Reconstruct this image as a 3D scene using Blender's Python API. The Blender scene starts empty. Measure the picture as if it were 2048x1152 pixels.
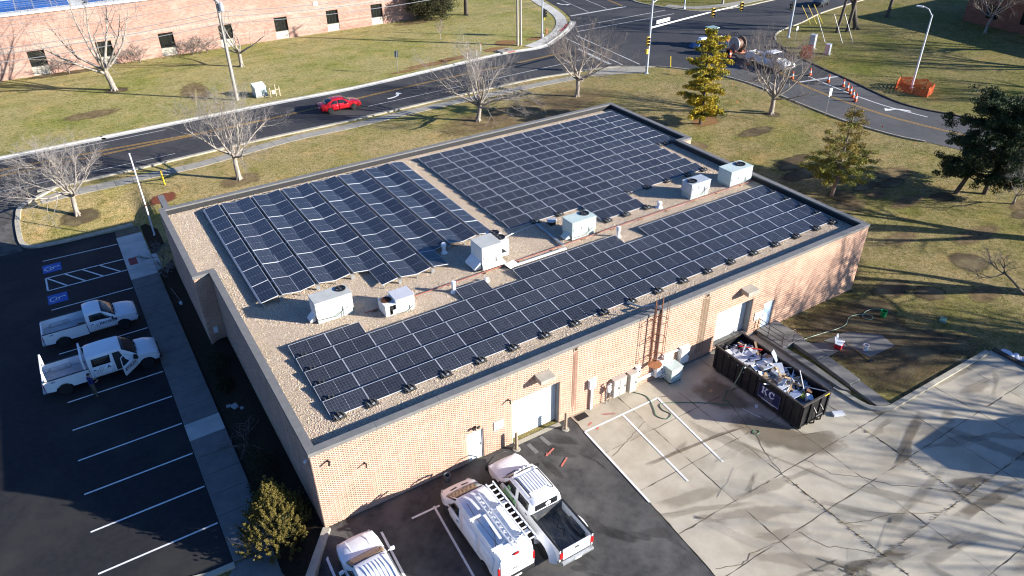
import bpy, bmesh, math, random
import numpy as np
from mathutils import Vector, Matrix
R = math.radians
random.seed(11)
rng = np.random.default_rng(11)
SC = bpy.context.scene
COL = SC.collection

# ------------------------------------------------------------ camera, sky, sun, exposure
F_PX, CX, CY, CZ, PITCH, YAW, ROLL = 1469.4055, -4.3857, -23.8671, 27.7035, 0.5734, 0.5535, -0.0143
cd = bpy.data.cameras.new('drone_camera')
cd.sensor_width = 36.0
cd.lens = 36.0 * F_PX / 2048.0
cd.clip_start, cd.clip_end = 0.5, 4000.0
cam = bpy.data.objects.new('drone_camera', cd)
COL.objects.link(cam)
_f = Vector((math.sin(YAW) * math.cos(PITCH), math.cos(YAW) * math.cos(PITCH), -math.sin(PITCH)))
_r = Vector((math.cos(YAW), -math.sin(YAW), 0))
_u = _r.cross(_f)
_r2 = _r * math.cos(ROLL) + _u * math.sin(ROLL)
_u2 = -_r * math.sin(ROLL) + _u * math.cos(ROLL)
cam.matrix_world = Matrix(((_r2.x, _u2.x, -_f.x, CX), (_r2.y, _u2.y, -_f.y, CY), (_r2.z, _u2.z, -_f.z, CZ), (0, 0, 0, 1)))
SC.camera = cam

SUN_EL, SUN_AZ = R(18.0), R(-43.0)          # azimuth counted from +X towards +Y
sund = Vector((math.cos(SUN_AZ) * math.cos(SUN_EL), math.sin(SUN_AZ) * math.cos(SUN_EL), math.sin(SUN_EL)))
W = bpy.data.worlds.new('World')
SC.world = W
W.use_nodes = True
_nt = W.node_tree
_nt.nodes.clear()
_sky = _nt.nodes.new('ShaderNodeTexSky')
_sky.sky_type = 'NISHITA'
_sky.sun_disc = False
_sky.sun_elevation = SUN_EL
_sky.sun_rotation = math.atan2(sund.x, sund.y)
_sky.air_density = 1.0
_sky.dust_density = 1.2
_sky.ozone_density = 2.0
_bg = _nt.nodes.new('ShaderNodeBackground')
_bg.inputs['Strength'].default_value = 0.055
_out = _nt.nodes.new('ShaderNodeOutputWorld')
_tint = _nt.nodes.new('ShaderNodeMix')              # clear winter sky seen with the camera's warm white balance
_tint.data_type = 'RGBA'
_tint.blend_type = 'MULTIPLY'
_tint.inputs['Factor'].default_value = 1.0
_tint.inputs['B'].default_value = (0.46, 0.80, 1.36, 1)
_nt.links.new(_sky.outputs[0], _tint.inputs['A'])
_nt.links.new(_tint.outputs['Result'], _bg.inputs['Color'])
_nt.links.new(_bg.outputs[0], _out.inputs['Surface'])
sl = bpy.data.lights.new('sun', 'SUN')
sl.energy = 5.0
sl.angle = R(0.55)
sl.color = (1.0, 0.95, 0.87)
so = bpy.data.objects.new('sun', sl)
COL.objects.link(so)
so.rotation_euler = sund.to_track_quat('Z', 'Y').to_euler()
so.location = sund * 120
SC.view_settings.view_transform = 'Standard'
SC.view_settings.look = 'None'
SC.view_settings.exposure = 1.42
SC.view_settings.gamma = 1.0
SC.view_settings.use_curve_mapping = False
SC.render.engine = 'CYCLES'
SC.cycles.use_denoising = True
SC.cycles.filter_width = 1.15
SC.cycles.max_bounces = 6
SC.cycles.diffuse_bounces = 3
SC.cycles.glossy_bounces = 3
SC.cycles.transparent_max_bounces = 6

# ------------------------------------------------------------ helpers
def ss(a, b, x):
    t = min(1.0, max(0.0, (x - a) / (b - a)))
    return t * t * (3 - 2 * t)

def gh(x, y):
    """height of the ground: the side lot lies a metre lower, the front lot falls gently to the right"""
    z = -0.96 * (1 - ss(-2.3, -0.3, x)) * (1 - ss(37.5, 48, y))
    return z - 0.008 * min(40.0, max(0.0, x)) * (1 - ss(20, 45, y))

MATS = {}
def mat(name, c1, c2=None, scale=3.0, rough=0.7, metal=0.0, spec=0.4, bump=0.0, bscale=None, c3=None, scale3=0.4, detail=5.0, coat=0.0, coords='Object', contrast=(0.35, 0.65), stretch=None):
    """procedural material: two colours mixed by noise, a third by a larger noise, fine bump"""
    if name in MATS:
        return MATS[name]
    m = bpy.data.materials.new(name)
    m.use_nodes = True
    nt = m.node_tree
    N, L = nt.nodes, nt.links
    b = N['Principled BSDF']
    b.inputs['Roughness'].default_value = rough
    b.inputs['Metallic'].default_value = metal
    b.inputs['Specular IOR Level'].default_value = spec
    if coat:
        b.inputs['Coat Weight'].default_value = coat
        b.inputs['Coat Roughness'].default_value = 0.05
    if c2 is None:
        c2 = tuple(v * 0.8 for v in c1)
    tc = N.new('ShaderNodeTexCoord')
    src = tc.outputs['Object']
    if coords == 'World':
        g = N.new('ShaderNodeNewGeometry')
        src = g.outputs['Position']
    if stretch:
        mp = N.new('ShaderNodeMapping')
        mp.inputs['Scale'].default_value = stretch
        L.new(src, mp.inputs['Vector'])
        src = mp.outputs[0]
    n = N.new('ShaderNodeTexNoise')
    n.inputs['Scale'].default_value = scale
    n.inputs['Detail'].default_value = detail
    n.inputs['Roughness'].default_value = 0.62
    L.new(src, n.inputs['Vector'])
    mr = N.new('ShaderNodeMapRange')
    mr.inputs['From Min'].default_value, mr.inputs['From Max'].default_value = contrast
    L.new(n.outputs['Fac'], mr.inputs['Value'])
    mx = N.new('ShaderNodeMix')
    mx.data_type = 'RGBA'
    L.new(mr.outputs[0], mx.inputs['Factor'])
    mx.inputs['A'].default_value = (*c1, 1)
    mx.inputs['B'].default_value = (*c2, 1)
    col = mx.outputs['Result']
    if c3 is not None:
        n3 = N.new('ShaderNodeTexNoise')
        n3.inputs['Scale'].default_value = scale3
        n3.inputs['Detail'].default_value = 6.0
        n3.inputs['Roughness'].default_value = 0.6
        L.new(src, n3.inputs['Vector'])
        m3 = N.new('ShaderNodeMapRange')
        m3.inputs['From Min'].default_value, m3.inputs['From Max'].default_value = 0.48, 0.66
        L.new(n3.outputs['Fac'], m3.inputs['Value'])
        x3 = N.new('ShaderNodeMix')
        x3.data_type = 'RGBA'
        L.new(m3.outputs[0], x3.inputs['Factor'])
        L.new(col, x3.inputs['A'])
        x3.inputs['B'].default_value = (*c3, 1)
        col = x3.outputs['Result']
    L.new(col, b.inputs['Base Color'])
    if bump:
        nb = N.new('ShaderNodeTexNoise')
        nb.inputs['Scale'].default_value = bscale or scale * 4
        nb.inputs['Detail'].default_value = 4.0
        L.new(src, nb.inputs['Vector'])
        bp = N.new('ShaderNodeBump')
        bp.inputs['Strength'].default_value = bump
        bp.inputs['Distance'].default_value = 0.05
        L.new(nb.outputs['Fac'], bp.inputs['Height'])
        L.new(bp.outputs[0], b.inputs['Normal'])
    MATS[name] = m
    return m

def island_mat(name, cols, rough=0.8, bump=0.0, bscale=40.0, stain=None):
    """every loose piece of the mesh takes its own colour out of a list [(position, colour)...]"""
    if name in MATS:
        return MATS[name]
    m = bpy.data.materials.new(name)
    m.use_nodes = True
    N, L = m.node_tree.nodes, m.node_tree.links
    b = N['Principled BSDF']
    b.inputs['Roughness'].default_value = rough
    b.inputs['Specular IOR Level'].default_value = 0.25
    g = N.new('ShaderNodeNewGeometry')
    cr = N.new('ShaderNodeValToRGB')
    cr.color_ramp.interpolation = 'CONSTANT'
    els = cr.color_ramp.elements
    els[0].position, els[0].color = cols[0][0], (*cols[0][1], 1)
    els[1].position, els[1].color = cols[1][0], (*cols[1][1], 1)
    for p, c in cols[2:]:
        e = els.new(p)
        e.color = (*c, 1)
    L.new(g.outputs['Random Per Island'], cr.inputs[0])
    col = cr.outputs[0]
    n = N.new('ShaderNodeTexNoise')
    n.inputs['Scale'].default_value = 1.1
    n.inputs['Detail'].default_value = 6
    L.new(g.outputs['Position'], n.inputs['Vector'])
    mr = N.new('ShaderNodeMapRange')
    mr.inputs['From Min'].default_value, mr.inputs['From Max'].default_value = 0.3, 0.7
    mr.inputs['To Min'].default_value, mr.inputs['To Max'].default_value = 0.86, 1.1
    L.new(n.outputs['Fac'], mr.inputs['Value'])
    hv = N.new('ShaderNodeHueSaturation')
    L.new(mr.outputs[0], hv.inputs['Value'])
    L.new(col, hv.inputs['Color'])
    col = hv.outputs[0]
    L.new(col, b.inputs['Base Color'])
    MATS[name] = m
    return m

class MB:
    """collects shapes and links them as ONE mesh object"""
    def __init__(s):
        s.v, s.f, s.m = [], [], []
    def add(s, vs, fs, mi=0):
        o = len(s.v)
        s.v += [tuple(p) for p in vs]
        s.f += [tuple(i + o for i in f) for f in fs]
        s.m += [mi] * len(fs)
        return s
    def box(s, x0, x1, y0, y1, z0, z1, mi=0):
        return s.add([(x0, y0, z0), (x1, y0, z0), (x1, y1, z0), (x0, y1, z0), (x0, y0, z1), (x1, y0, z1), (x1, y1, z1), (x0, y1, z1)],
                     [(0, 3, 2, 1), (4, 5, 6, 7), (0, 1, 5, 4), (1, 2, 6, 5), (2, 3, 7, 6), (3, 0, 4, 7)], mi)
    def obox(s, c, size, rot=(0, 0, 0), mi=0):
        M = Matrix.Translation(c) @ (Matrix.Rotation(rot[2], 4, 'Z') @ Matrix.Rotation(rot[1], 4, 'Y') @ Matrix.Rotation(rot[0], 4, 'X'))
        a, b, h = size[0] / 2, size[1] / 2, size[2] / 2
        vs = [M @ Vector(p) for p in [(-a, -b, -h), (a, -b, -h), (a, b, -h), (-a, b, -h), (-a, -b, h), (a, -b, h), (a, b, h), (-a, b, h)]]
        return s.add(vs, [(0, 3, 2, 1), (4, 5, 6, 7), (0, 1, 5, 4), (1, 2, 6, 5), (2, 3, 7, 6), (3, 0, 4, 7)], mi)
    def prism(s, poly, z0, z1, mi=0):
        n = len(poly)
        vs = [(x, y, z0) for x, y in poly] + [(x, y, z1) for x, y in poly]
        fs = [tuple(range(n - 1, -1, -1)), tuple(range(n, 2 * n))] + [(i, (i + 1) % n, n + (i + 1) % n, n + i) for i in range(n)]
        return s.add(vs, fs, mi)
    def prism_y(s, poly, y0, y1, mi=0):
        """polygon in x-z pushed from y0 to y1"""
        n = len(poly)
        vs = [(x, y0, z) for x, z in poly] + [(x, y1, z) for x, z in poly]
        fs = [tuple(range(n)), tuple(range(2 * n - 1, n - 1, -1))] + [(i, n + i, n + (i + 1) % n, (i + 1) % n) for i in range(n)]
        return s.add(vs, fs, mi)
    def tube(s, pts, r0, r1=None, n=8, mi=0, caps=True):
        r1 = r0 if r1 is None else r1
        P = [Vector(p) for p in pts]
        k = len(P)
        up = Vector((0, 0, 1))
        vs, fs = [], []
        for i, p in enumerate(P):
            d = (P[min(i + 1, k - 1)] - P[max(i - 1, 0)])
            d = d.normalized() if d.length > 1e-9 else up
            a = d.cross(up)
            if a.length < 1e-3:
                a = d.cross(Vector((1, 0, 0)))
            a.normalize()
            b = d.cross(a)
            r = r0 + (r1 - r0) * i / max(1, k - 1)
            for j in range(n):
                t = 2 * math.pi * j / n
                vs.append(p + (a * math.cos(t) + b * math.sin(t)) * r)
        for i in range(k - 1):
            for j in range(n):
                fs.append((i * n + j, i * n + (j + 1) % n, (i + 1) * n + (j + 1) % n, (i + 1) * n + j))
        if caps:
            fs.append(tuple(range(n - 1, -1, -1)))
            fs.append(tuple(range((k - 1) * n, k * n)))
        return s.add(vs, fs, mi)
    def lathe(s, prof, c=(0, 0, 0), n=16, axis='Z', mi=0):
        vs, fs = [], []
        for r, h in prof:
            for j in range(n):
                t = 2 * math.pi * j / n
                a, b = r * math.cos(t), r * math.sin(t)
                p = (a, b, h) if axis == 'Z' else ((a, h, b) if axis == 'Y' else (h, a, b))
                vs.append((p[0] + c[0], p[1] + c[1], p[2] + c[2]))
        for i in range(len(prof) - 1):
            for j in range(n):
                fs.append((i * n + j, i * n + (j + 1) % n, (i + 1) * n + (j + 1) % n, (i + 1) * n + j))
        fs.append(tuple(range(n - 1, -1, -1)))
        k = (len(prof) - 1) * n
        fs.append(tuple(range(k, k + n)))
        return s.add(vs, fs, mi)
    def ball(s, c, r, n=10, m=6, mi=0):
        prof = [(max(1e-4, r[0] * math.sin(math.pi * i / m)), -math.cos(math.pi * i / m)) for i in range(m + 1)]
        vs, fs = [], []
        for a, h in prof:
            for j in range(n):
                t = 2 * math.pi * j / n
                vs.append((c[0] + a * math.cos(t), c[1] + a / r[0] * r[1] * math.sin(t), c[2] + h * r[2]))
        for i in range(m):
            for j in range(n):
                fs.append((i * n + j, i * n + (j + 1) % n, (i + 1) * n + (j + 1) % n, (i + 1) * n + j))
        return s.add(vs, fs, mi)
    def mesh(s, name, mats, smooth=None):
        me = bpy.data.meshes.new(name)
        me.from_pydata(s.v, [], s.f)
        for m in (mats if isinstance(mats, (list, tuple)) else [mats]):
            me.materials.append(m)
        if len(set(s.m)) > 1:
            me.polygons.foreach_set('material_index', s.m)
        bm = bmesh.new()
        bm.from_mesh(me)
        bmesh.ops.recalc_face_normals(bm, faces=bm.faces)
        bm.to_mesh(me)
        bm.free()
        if smooth:
            me.shade_smooth()
            me.set_sharp_from_angle(angle=R(smooth))
        return me
    def build(s, name, mats, parent=None, smooth=None, bevel=0.0, loc=None, kind=None):
        o = bpy.data.objects.new(name, s.mesh(name, mats, smooth))
        COL.objects.link(o)
        if parent is not None:
            o.parent = parent
        if loc is not None:
            o.location = loc
        if bevel:
            b = o.modifiers.new('bevel', 'BEVEL')
            b.width = bevel
            b.segments = 2
            b.limit_method = 'ANGLE'
            b.angle_limit = R(40)
        if kind:
            o['kind'] = kind
        return o

def np_mesh(name, verts, quads, m, parent=None, kind=None, tri=False):
    """fast mesh from numpy arrays"""
    me = bpy.data.meshes.new(name)
    k = 3 if tri else 4
    nv, nf = len(verts), len(quads)
    me.vertices.add(nv)
    me.vertices.foreach_set('co', np.ascontiguousarray(verts, dtype=np.float32).ravel())
    me.loops.add(nf * k)
    me.loops.foreach_set('vertex_index', np.ascontiguousarray(quads, dtype=np.int32).ravel())
    me.polygons.add(nf)
    me.polygons.foreach_set('loop_start', np.arange(0, nf * k, k, dtype=np.int32))
    me.update(calc_edges=True)
    me.validate()
    me.materials.append(m)
    o = bpy.data.objects.new(name, me)
    COL.objects.link(o)
    if parent is not None:
        o.parent = parent
    if kind:
        o['kind'] = kind
    return o

def tag(o, label, cat, group=None):
    o['label'] = label
    o['category'] = cat
    if group:
        o['group'] = group
    return o

def thing(name, label, cat, loc=(0, 0, 0), rz=0.0, group=None):
    o = bpy.data.objects.new(name, None)
    o.empty_display_size = 0.3
    COL.objects.link(o)
    o.location = loc
    o.rotation_euler = (0, 0, rz)
    return tag(o, label, cat, group)

def dup(o, parent=None):
    """copy a thing with its parts and sub-parts"""
    c = o.copy()
    COL.objects.link(c)
    if parent is not None:
        c.parent = parent
    for ch in list(o.children):
        dup(ch, c)
    return c

def place(o, label, loc, rz=0.0, group=None, scale=None):
    c = dup(o)
    c.location = loc
    c.rotation_euler = (0, 0, rz)
    if scale:
        c.scale = scale if isinstance(scale, (tuple, list)) else (scale,) * 3
    c['label'] = label
    if group:
        c['group'] = group
    return c

def apply_mods(o):
    dg = bpy.context.evaluated_depsgraph_get()
    dg.update()
    me = bpy.data.meshes.new_from_object(o.evaluated_get(dg))
    o.modifiers.clear()
    o.data = me
    return o

# lines of the ground grid; every sheet laid on the ground is cut along the same lines
GX = [-1500, -400, -200, -100, -60, -40, -25, -18] + list(range(-14, -2)) + [-2.5 + 0.25 * i for i in range(11)] + [5, 10, 15, 20, 25, 30, 35, 40, 50, 60, 70, 80, 90, 100, 120, 140, 180, 250, 400, 800, 1500]
GY = [-1500, -400, -200, -100, -60, -40, -30, -20, -15, -10, -5, 0, 5, 10, 15, 20, 22, 24, 26, 28, 30, 32, 34, 36] + list(range(37, 49)) + [52, 56, 60, 70, 80, 90, 100, 120, 150, 200, 300, 500, 900, 1500]

def sheet(name, poly, m, dz, parent=None, kind='structure'):
    bm = bmesh.new()
    bm.faces.new([bm.verts.new((x, y, 0)) for x, y in poly])
    xs, ys = [p[0] for p in poly], [p[1] for p in poly]
    for x in GX:
        if min(xs) < x < max(xs):
            bmesh.ops.bisect_plane(bm, geom=bm.verts[:] + bm.edges[:] + bm.faces[:], plane_co=(x, 0, 0), plane_no=(1, 0, 0))
    for y in GY:
        if min(ys) < y < max(ys):
            bmesh.ops.bisect_plane(bm, geom=bm.verts[:] + bm.edges[:] + bm.faces[:], plane_co=(0, y, 0), plane_no=(0, 1, 0))
    bmesh.ops.triangulate(bm, faces=bm.faces[:])
    for v in bm.verts:
        v.co.z = gh(v.co.x, v.co.y) + dz
    bmesh.ops.recalc_face_normals(bm, faces=bm.faces[:])
    for f in bm.faces:
        if f.normal.z < 0:
            f.normal_flip()
    me = bpy.data.meshes.new(name)
    bm.to_mesh(me)
    bm.free()
    me.materials.append(m)
    o = bpy.data.objects.new(name, me)
    COL.objects.link(o)
    if parent is not None:
        o.parent = parent
    elif kind:
        o['kind'] = kind
    return o

def soft_mat(m, amount=1.0):
    """copy of a ground material that frays out towards the rim of a patch"""
    key = m.name + '_frayed'
    if key in MATS:
        return MATS[key]
    c = m.copy(); c.name = key
    N, L = c.node_tree.nodes, c.node_tree.links
    b = N['Principled BSDF']
    a = N.new('ShaderNodeAttribute'); a.attribute_name = 'inside'
    g = N.new('ShaderNodeNewGeometry')
    n = N.new('ShaderNodeTexNoise'); n.inputs['Scale'].default_value = 1.7; n.inputs['Detail'].default_value = 9; n.inputs['Roughness'].default_value = 0.68
    L.new(g.outputs['Position'], n.inputs['Vector'])
    ad = N.new('ShaderNodeMath'); ad.operation = 'ADD'; L.new(a.outputs['Fac'], ad.inputs[0]); L.new(n.outputs['Fac'], ad.inputs[1])
    mr = N.new('ShaderNodeMapRange'); mr.inputs['From Min'].default_value = 0.62; mr.inputs['From Max'].default_value = 1.05; mr.inputs['To Max'].default_value = amount
    L.new(ad.outputs[0], mr.inputs['Value']); L.new(mr.outputs[0], b.inputs['Alpha'])
    MATS[key] = c
    return c

def soft_patch(name, pts, m, dz, amount=1.0, parent=None):
    cx, cy = sum(p[0] for p in pts) / len(pts), sum(p[1] for p in pts) / len(pts)
    vs, fs, val = [], [], []
    n = len(pts)
    rings = [(1.0, 0.0), (0.85, 0.22), (0.66, 0.5), (0.4, 0.85)]
    for k, w in rings:
        for x, y in pts:
            X, Y = cx + (x - cx) * k, cy + (y - cy) * k
            vs.append((X, Y, gh(X, Y) + dz)); val.append(w)
    vs.append((cx, cy, gh(cx, cy) + dz)); val.append(1.0)
    for r in range(3):
        for i in range(n):
            fs.append((r * n + i, r * n + (i + 1) % n, (r + 1) * n + (i + 1) % n, (r + 1) * n + i))
    for i in range(n):
        fs.append((3 * n + i, 3 * n + (i + 1) % n, 4 * n))
    me = bpy.data.meshes.new(name)
    me.from_pydata(vs, [], fs)
    at = me.attributes.new('inside', 'FLOAT', 'POINT')
    at.data.foreach_set('value', val)
    me.materials.append(soft_mat(m, amount))
    o = bpy.data.objects.new(name, me)
    COL.objects.link(o)
    if parent is not None:
        o.parent = parent
    else:
        o['kind'] = 'structure'
    return o

def spline(pts, n=6, closed=False):
    """Catmull-Rom through 2D points"""
    P = [Vector((p[0], p[1])) for p in pts]
    k = len(P)
    out = []
    for i in range(k if closed else k - 1):
        if closed:
            a, b, c, d = P[i - 1], P[i], P[(i + 1) % k], P[(i + 2) % k]
        else:
            a, b, c, d = P[max(i - 1, 0)], P[i], P[i + 1], P[min(i + 2, k - 1)]
        for j in range(n):
            t = j / n
            q = 0.5 * ((2 * b) + (c - a) * t + (2 * a - 5 * b + 4 * c - d) * t * t + (3 * b - a - 3 * c + d) * t ** 3)
            out.append((q.x, q.y))
    if not closed:
        out.append((P[-1].x, P[-1].y))
    return out

def offset_line(pts, d):
    out = []
    k = len(pts)
    for i, p in enumerate(pts):
        a, b = pts[max(i - 1, 0)], pts[min(i + 1, k - 1)]
        dx, dy = b[0] - a[0], b[1] - a[1]
        L = math.hypot(dx, dy) or 1
        out.append((p[0] - dy / L * d, p[1] + dx / L * d))
    return out

def ribbon(name, pts, w, m, dz, parent=None, kind='structure', h=0.0):
    """a strip along a line, flat or with a height"""
    mb = MB()
    ribbon_mb(mb, pts, w, dz, h)
    return mb.build(name, m, parent, kind=None if parent else kind)

def ribbon_mb(mb, pts, w, dz, h=0.0):
    if len(pts) == 2:
        n = max(1, int(math.dist(pts[0], pts[1]) / 1.0)) if pts[0][0] < 1 and max(pts[0][1], pts[1][1]) > 35 else 1
        pts = [(pts[0][0] + (pts[1][0] - pts[0][0]) * i / n, pts[0][1] + (pts[1][1] - pts[0][1]) * i / n) for i in range(n + 1)]
    a, b = offset_line(pts, w / 2), offset_line(pts, -w / 2)
    vs, fs = [], []
    for p, q in zip(a, b):
        zp, zq = gh(*p) + dz, gh(*q) + dz
        if h:
            vs += [(p[0], p[1], zp - 0.05), (p[0], p[1], zp + h), (q[0], q[1], zq + h), (q[0], q[1], zq - 0.05)]
        else:
            vs += [(p[0], p[1], zp), (q[0], q[1], zq)]
    k = len(pts)
    if h:
        for i in range(k - 1):
            for j in range(4):
                fs.append((4 * i + j, 4 * i + (j + 1) % 4, 4 * i + 4 + (j + 1) % 4, 4 * i + 4 + j))
        fs += [(0, 1, 2, 3), (4 * k - 1, 4 * k - 2, 4 * k - 3, 4 * k - 4)]
    else:
        for i in range(k - 1):
            fs.append((2 * i, 2 * i + 1, 2 * i + 3, 2 * i + 2))
    mb.add(vs, fs)

def text_mesh(txt, size, font_bold=0.0, align='LEFT'):
    cu = bpy.data.curves.new('lettering', 'FONT')
    cu.body = txt
    cu.size = size
    cu.offset = font_bold
    cu.align_x = align
    cu.extrude = 0.002
    o = bpy.data.objects.new('lettering', cu)
    COL.objects.link(o)
    dg = bpy.context.evaluated_depsgraph_get()
    me = bpy.data.meshes.new_from_object(o.evaluated_get(dg))
    bpy.data.objects.remove(o)
    bpy.data.curves.remove(cu)
    return me

def text_obj(name, txt, size, m, parent, M, bold=0.0, align='LEFT'):
    me = text_mesh(txt, size, bold, align)
    me.materials.clear()
    me.materials.append(m)
    o = bpy.data.objects.new(name, me)
    COL.objects.link(o)
    o.parent = parent
    o.matrix_local = M
    return o

# ------------------------------------------------------------ common materials
M_white = mat('white_paint', (0.80, 0.80, 0.80), (0.74, 0.74, 0.73), 2.0, 0.35, spec=0.5)
M_body = mat('white_car_paint', (0.80, 0.81, 0.82), (0.76, 0.77, 0.78), 1.5, 0.28, spec=0.5, coat=0.35)
M_glass = mat('dark_glass', (0.012, 0.014, 0.016), (0.02, 0.022, 0.024), 2.0, 0.06, spec=0.6)
M_black = mat('black_plastic', (0.012, 0.012, 0.013), (0.02, 0.02, 0.02), 6.0, 0.5)
M_rubber = mat('tyre_rubber', (0.014, 0.014, 0.015), (0.024, 0.023, 0.022), 9.0, 0.85)
M_steel = mat('galvanised_steel', (0.45, 0.46, 0.47), (0.33, 0.34, 0.35), 5.0, 0.42, metal=0.6)
M_alu = mat('aluminium_frame', (0.72, 0.73, 0.75), (0.62, 0.63, 0.66), 5.0, 0.35, metal=0.35)
M_rim = mat('wheel_rim', (0.50, 0.51, 0.53), (0.38, 0.39, 0.41), 8.0, 0.35, metal=0.7)
M_red = mat('red_lens', (0.42, 0.012, 0.012), (0.30, 0.01, 0.01), 5.0, 0.2)
M_lamp = mat('clear_lens', (0.62, 0.64, 0.66), (0.30, 0.31, 0.33), 14.0, 0.1)
M_line = mat('white_road_paint', (0.78, 0.78, 0.76), (0.62, 0.62, 0.60), 7.0, 0.75, coords='World')
M_oldline = mat('worn_white_road_paint', (0.58, 0.58, 0.56), (0.30, 0.30, 0.29), 5.0, 0.8, coords='World')
M_yline = mat('yellow_road_paint', (0.42, 0.24, 0.05), (0.26, 0.16, 0.05), 5.0, 0.8, coords='World')
M_blue = mat('blue_road_paint', (0.02, 0.10, 0.42), (0.03, 0.12, 0.36), 5.0, 0.7)
M_orange = mat('safety_orange', (0.80, 0.12, 0.02), (0.65, 0.09, 0.02), 4.0, 0.6)
M_yellow = mat('safety_yellow', (0.75, 0.55, 0.02), (0.62, 0.44, 0.02), 4.0, 0.5)
M_rust = mat('rusty_steel', (0.20, 0.075, 0.03), (0.11, 0.05, 0.03), 9.0, 0.8)
M_navy = mat('navy_decal', (0.012, 0.02, 0.10), (0.015, 0.022, 0.08), 4.0, 0.5)
# ============================================================ THE GROUND
def lawn_mat():
    """winter grass: its tone comes from the mesh, broken up by fine blades, litter and bare spots"""
    m = bpy.data.materials.new('winter_lawn'); m.use_nodes = True
    N, L = m.node_tree.nodes, m.node_tree.links
    b = N['Principled BSDF']; b.inputs['Roughness'].default_value = 0.95; b.inputs['Specular IOR Level'].default_value = 0.08
    g = N.new('ShaderNodeNewGeometry')
    at = N.new('ShaderNodeAttribute'); at.attribute_name = 'tone'
    col = at.outputs['Color']
    def layer(col, scale, detail, lo, hi, tint, blend='MULTIPLY', rough=0.65):
        n = N.new('ShaderNodeTexNoise'); n.inputs['Scale'].default_value = scale; n.inputs['Detail'].default_value = detail; n.inputs['Roughness'].default_value = rough
        L.new(g.outputs['Position'], n.inputs['Vector'])
        mr = N.new('ShaderNodeMapRange'); mr.inputs['From Min'].default_value = lo; mr.inputs['From Max'].default_value = hi
        L.new(n.outputs['Fac'], mr.inputs['Value'])
        x = N.new('ShaderNodeMix'); x.data_type = 'RGBA'; x.blend_type = blend
        L.new(mr.outputs[0], x.inputs['Factor']); L.new(col, x.inputs['A']); x.inputs['B'].default_value = (*tint, 1)
        return x.outputs['Result']
    col = layer(col, 0.10, 6, 0.45, 0.68, (0.66, 0.80, 0.45))
    col = layer(col, 0.55, 8, 0.48, 0.72, (0.60, 0.66, 0.48))
    col = layer(col, 0.33, 7, 0.52, 0.75, (1.35, 1.15, 1.05))
    col = layer(col, 2.6, 9, 0.47, 0.62, (0.50, 0.56, 0.40), rough=0.78)
    col = layer(col, 5.0, 9, 0.52, 0.62, (0.45, 0.50, 0.36), rough=0.8)
    col = layer(col, 7.5, 6, 0.50, 0.68, (1.55, 1.40, 1.35), rough=0.8)
    col = layer(col, 14.0, 4, 0.48, 0.62, (0.45, 0.48, 0.40), rough=0.8)
    L.new(col, b.inputs['Base Color'])
    nb = N.new('ShaderNodeTexNoise'); nb.inputs['Scale'].default_value = 9; nb.inputs['Detail'].default_value = 8; nb.inputs['Roughness'].default_value = 0.75
    L.new(g.outputs['Position'], nb.inputs['Vector'])
    bp = N.new('ShaderNodeBump'); bp.inputs['Strength'].default_value = 1.0; bp.inputs['Distance'].default_value = 0.14
    L.new(nb.outputs['Fac'], bp.inputs['Height']); L.new(bp.outputs[0], b.inputs['Normal'])
    return m
M_lawn = lawn_mat()
def tone(x, y):
    far, back, isl, right, ne = (0.450, 0.375, 0.175), (0.470, 0.355, 0.185), (0.52, 0.39, 0.19), (0.345, 0.270, 0.135), (0.265, 0.220, 0.095)
    c = right
    def mixc(c, d, t): return tuple(a + (b - a) * t for a, b in zip(c, d))
    c = mixc(c, back, ss(44, 34, x) * ss(24, 30, y)) if False else mixc(c, back, (1 - ss(36, 56, x)) * ss(20, 30, y))
    c = mixc(c, isl, (1 - ss(-1, 8, x)) * ss(28, 34, y))
    c = mixc(c, far, ss(54, 57, y) * (1 - ss(75, 82, x)))
    c = mixc(c, ne, ss(70, 76, x))
    return c
M_dirt = mat('bare_dirt', (0.12, 0.088, 0.048), (0.065, 0.05, 0.03), 2.2, 0.95, spec=0.1, bump=1.0, bscale=18, c3=(0.20, 0.16, 0.085), scale3=0.55, detail=9, coords='World')
M_redsoil = mat('red_clay_patch', (0.30, 0.135, 0.06), (0.24, 0.16, 0.07), 2.5, 0.95, spec=0.1, bump=0.8, bscale=20, coords='World')
M_mulch = mat('dark_mulch', (0.045, 0.030, 0.020), (0.022, 0.016, 0.012), 9, 0.95, spec=0.1, bump=1.0, bscale=30, coords='World')
M_redmulch = mat('red_mulch', (0.24, 0.075, 0.04), (0.15, 0.05, 0.03), 8, 0.95, spec=0.1, bump=1.0, bscale=24, coords='World')
M_asph = mat('road_asphalt', (0.050, 0.050, 0.054), (0.038, 0.038, 0.041), 2.0, 0.85, spec=0.25, bump=0.25, bscale=60, c3=(0.066, 0.064, 0.064), scale3=0.12, coords='World', stretch=(1, 1, 1))
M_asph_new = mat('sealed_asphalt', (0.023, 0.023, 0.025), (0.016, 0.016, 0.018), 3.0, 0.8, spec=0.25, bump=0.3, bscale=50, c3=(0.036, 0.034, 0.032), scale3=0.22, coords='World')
M_asph_old = mat('grey_old_asphalt', (0.115, 0.108, 0.10), (0.07, 0.067, 0.064), 1.4, 0.9, spec=0.2, bump=0.3, bscale=40, c3=(0.04, 0.038, 0.037), scale3=0.5, coords='World')
M_asph_front = mat('front_lot_asphalt', (0.072, 0.069, 0.066), (0.045, 0.044, 0.043), 2.6, 0.85, spec=0.25, bump=0.35, bscale=45, c3=(0.105, 0.10, 0.093), scale3=0.45, detail=9, coords='World')
M_conc = mat('concrete_walk', (0.34, 0.315, 0.265), (0.27, 0.25, 0.21), 1.5, 0.85, spec=0.2, bump=0.2, bscale=40, coords='World')
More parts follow.
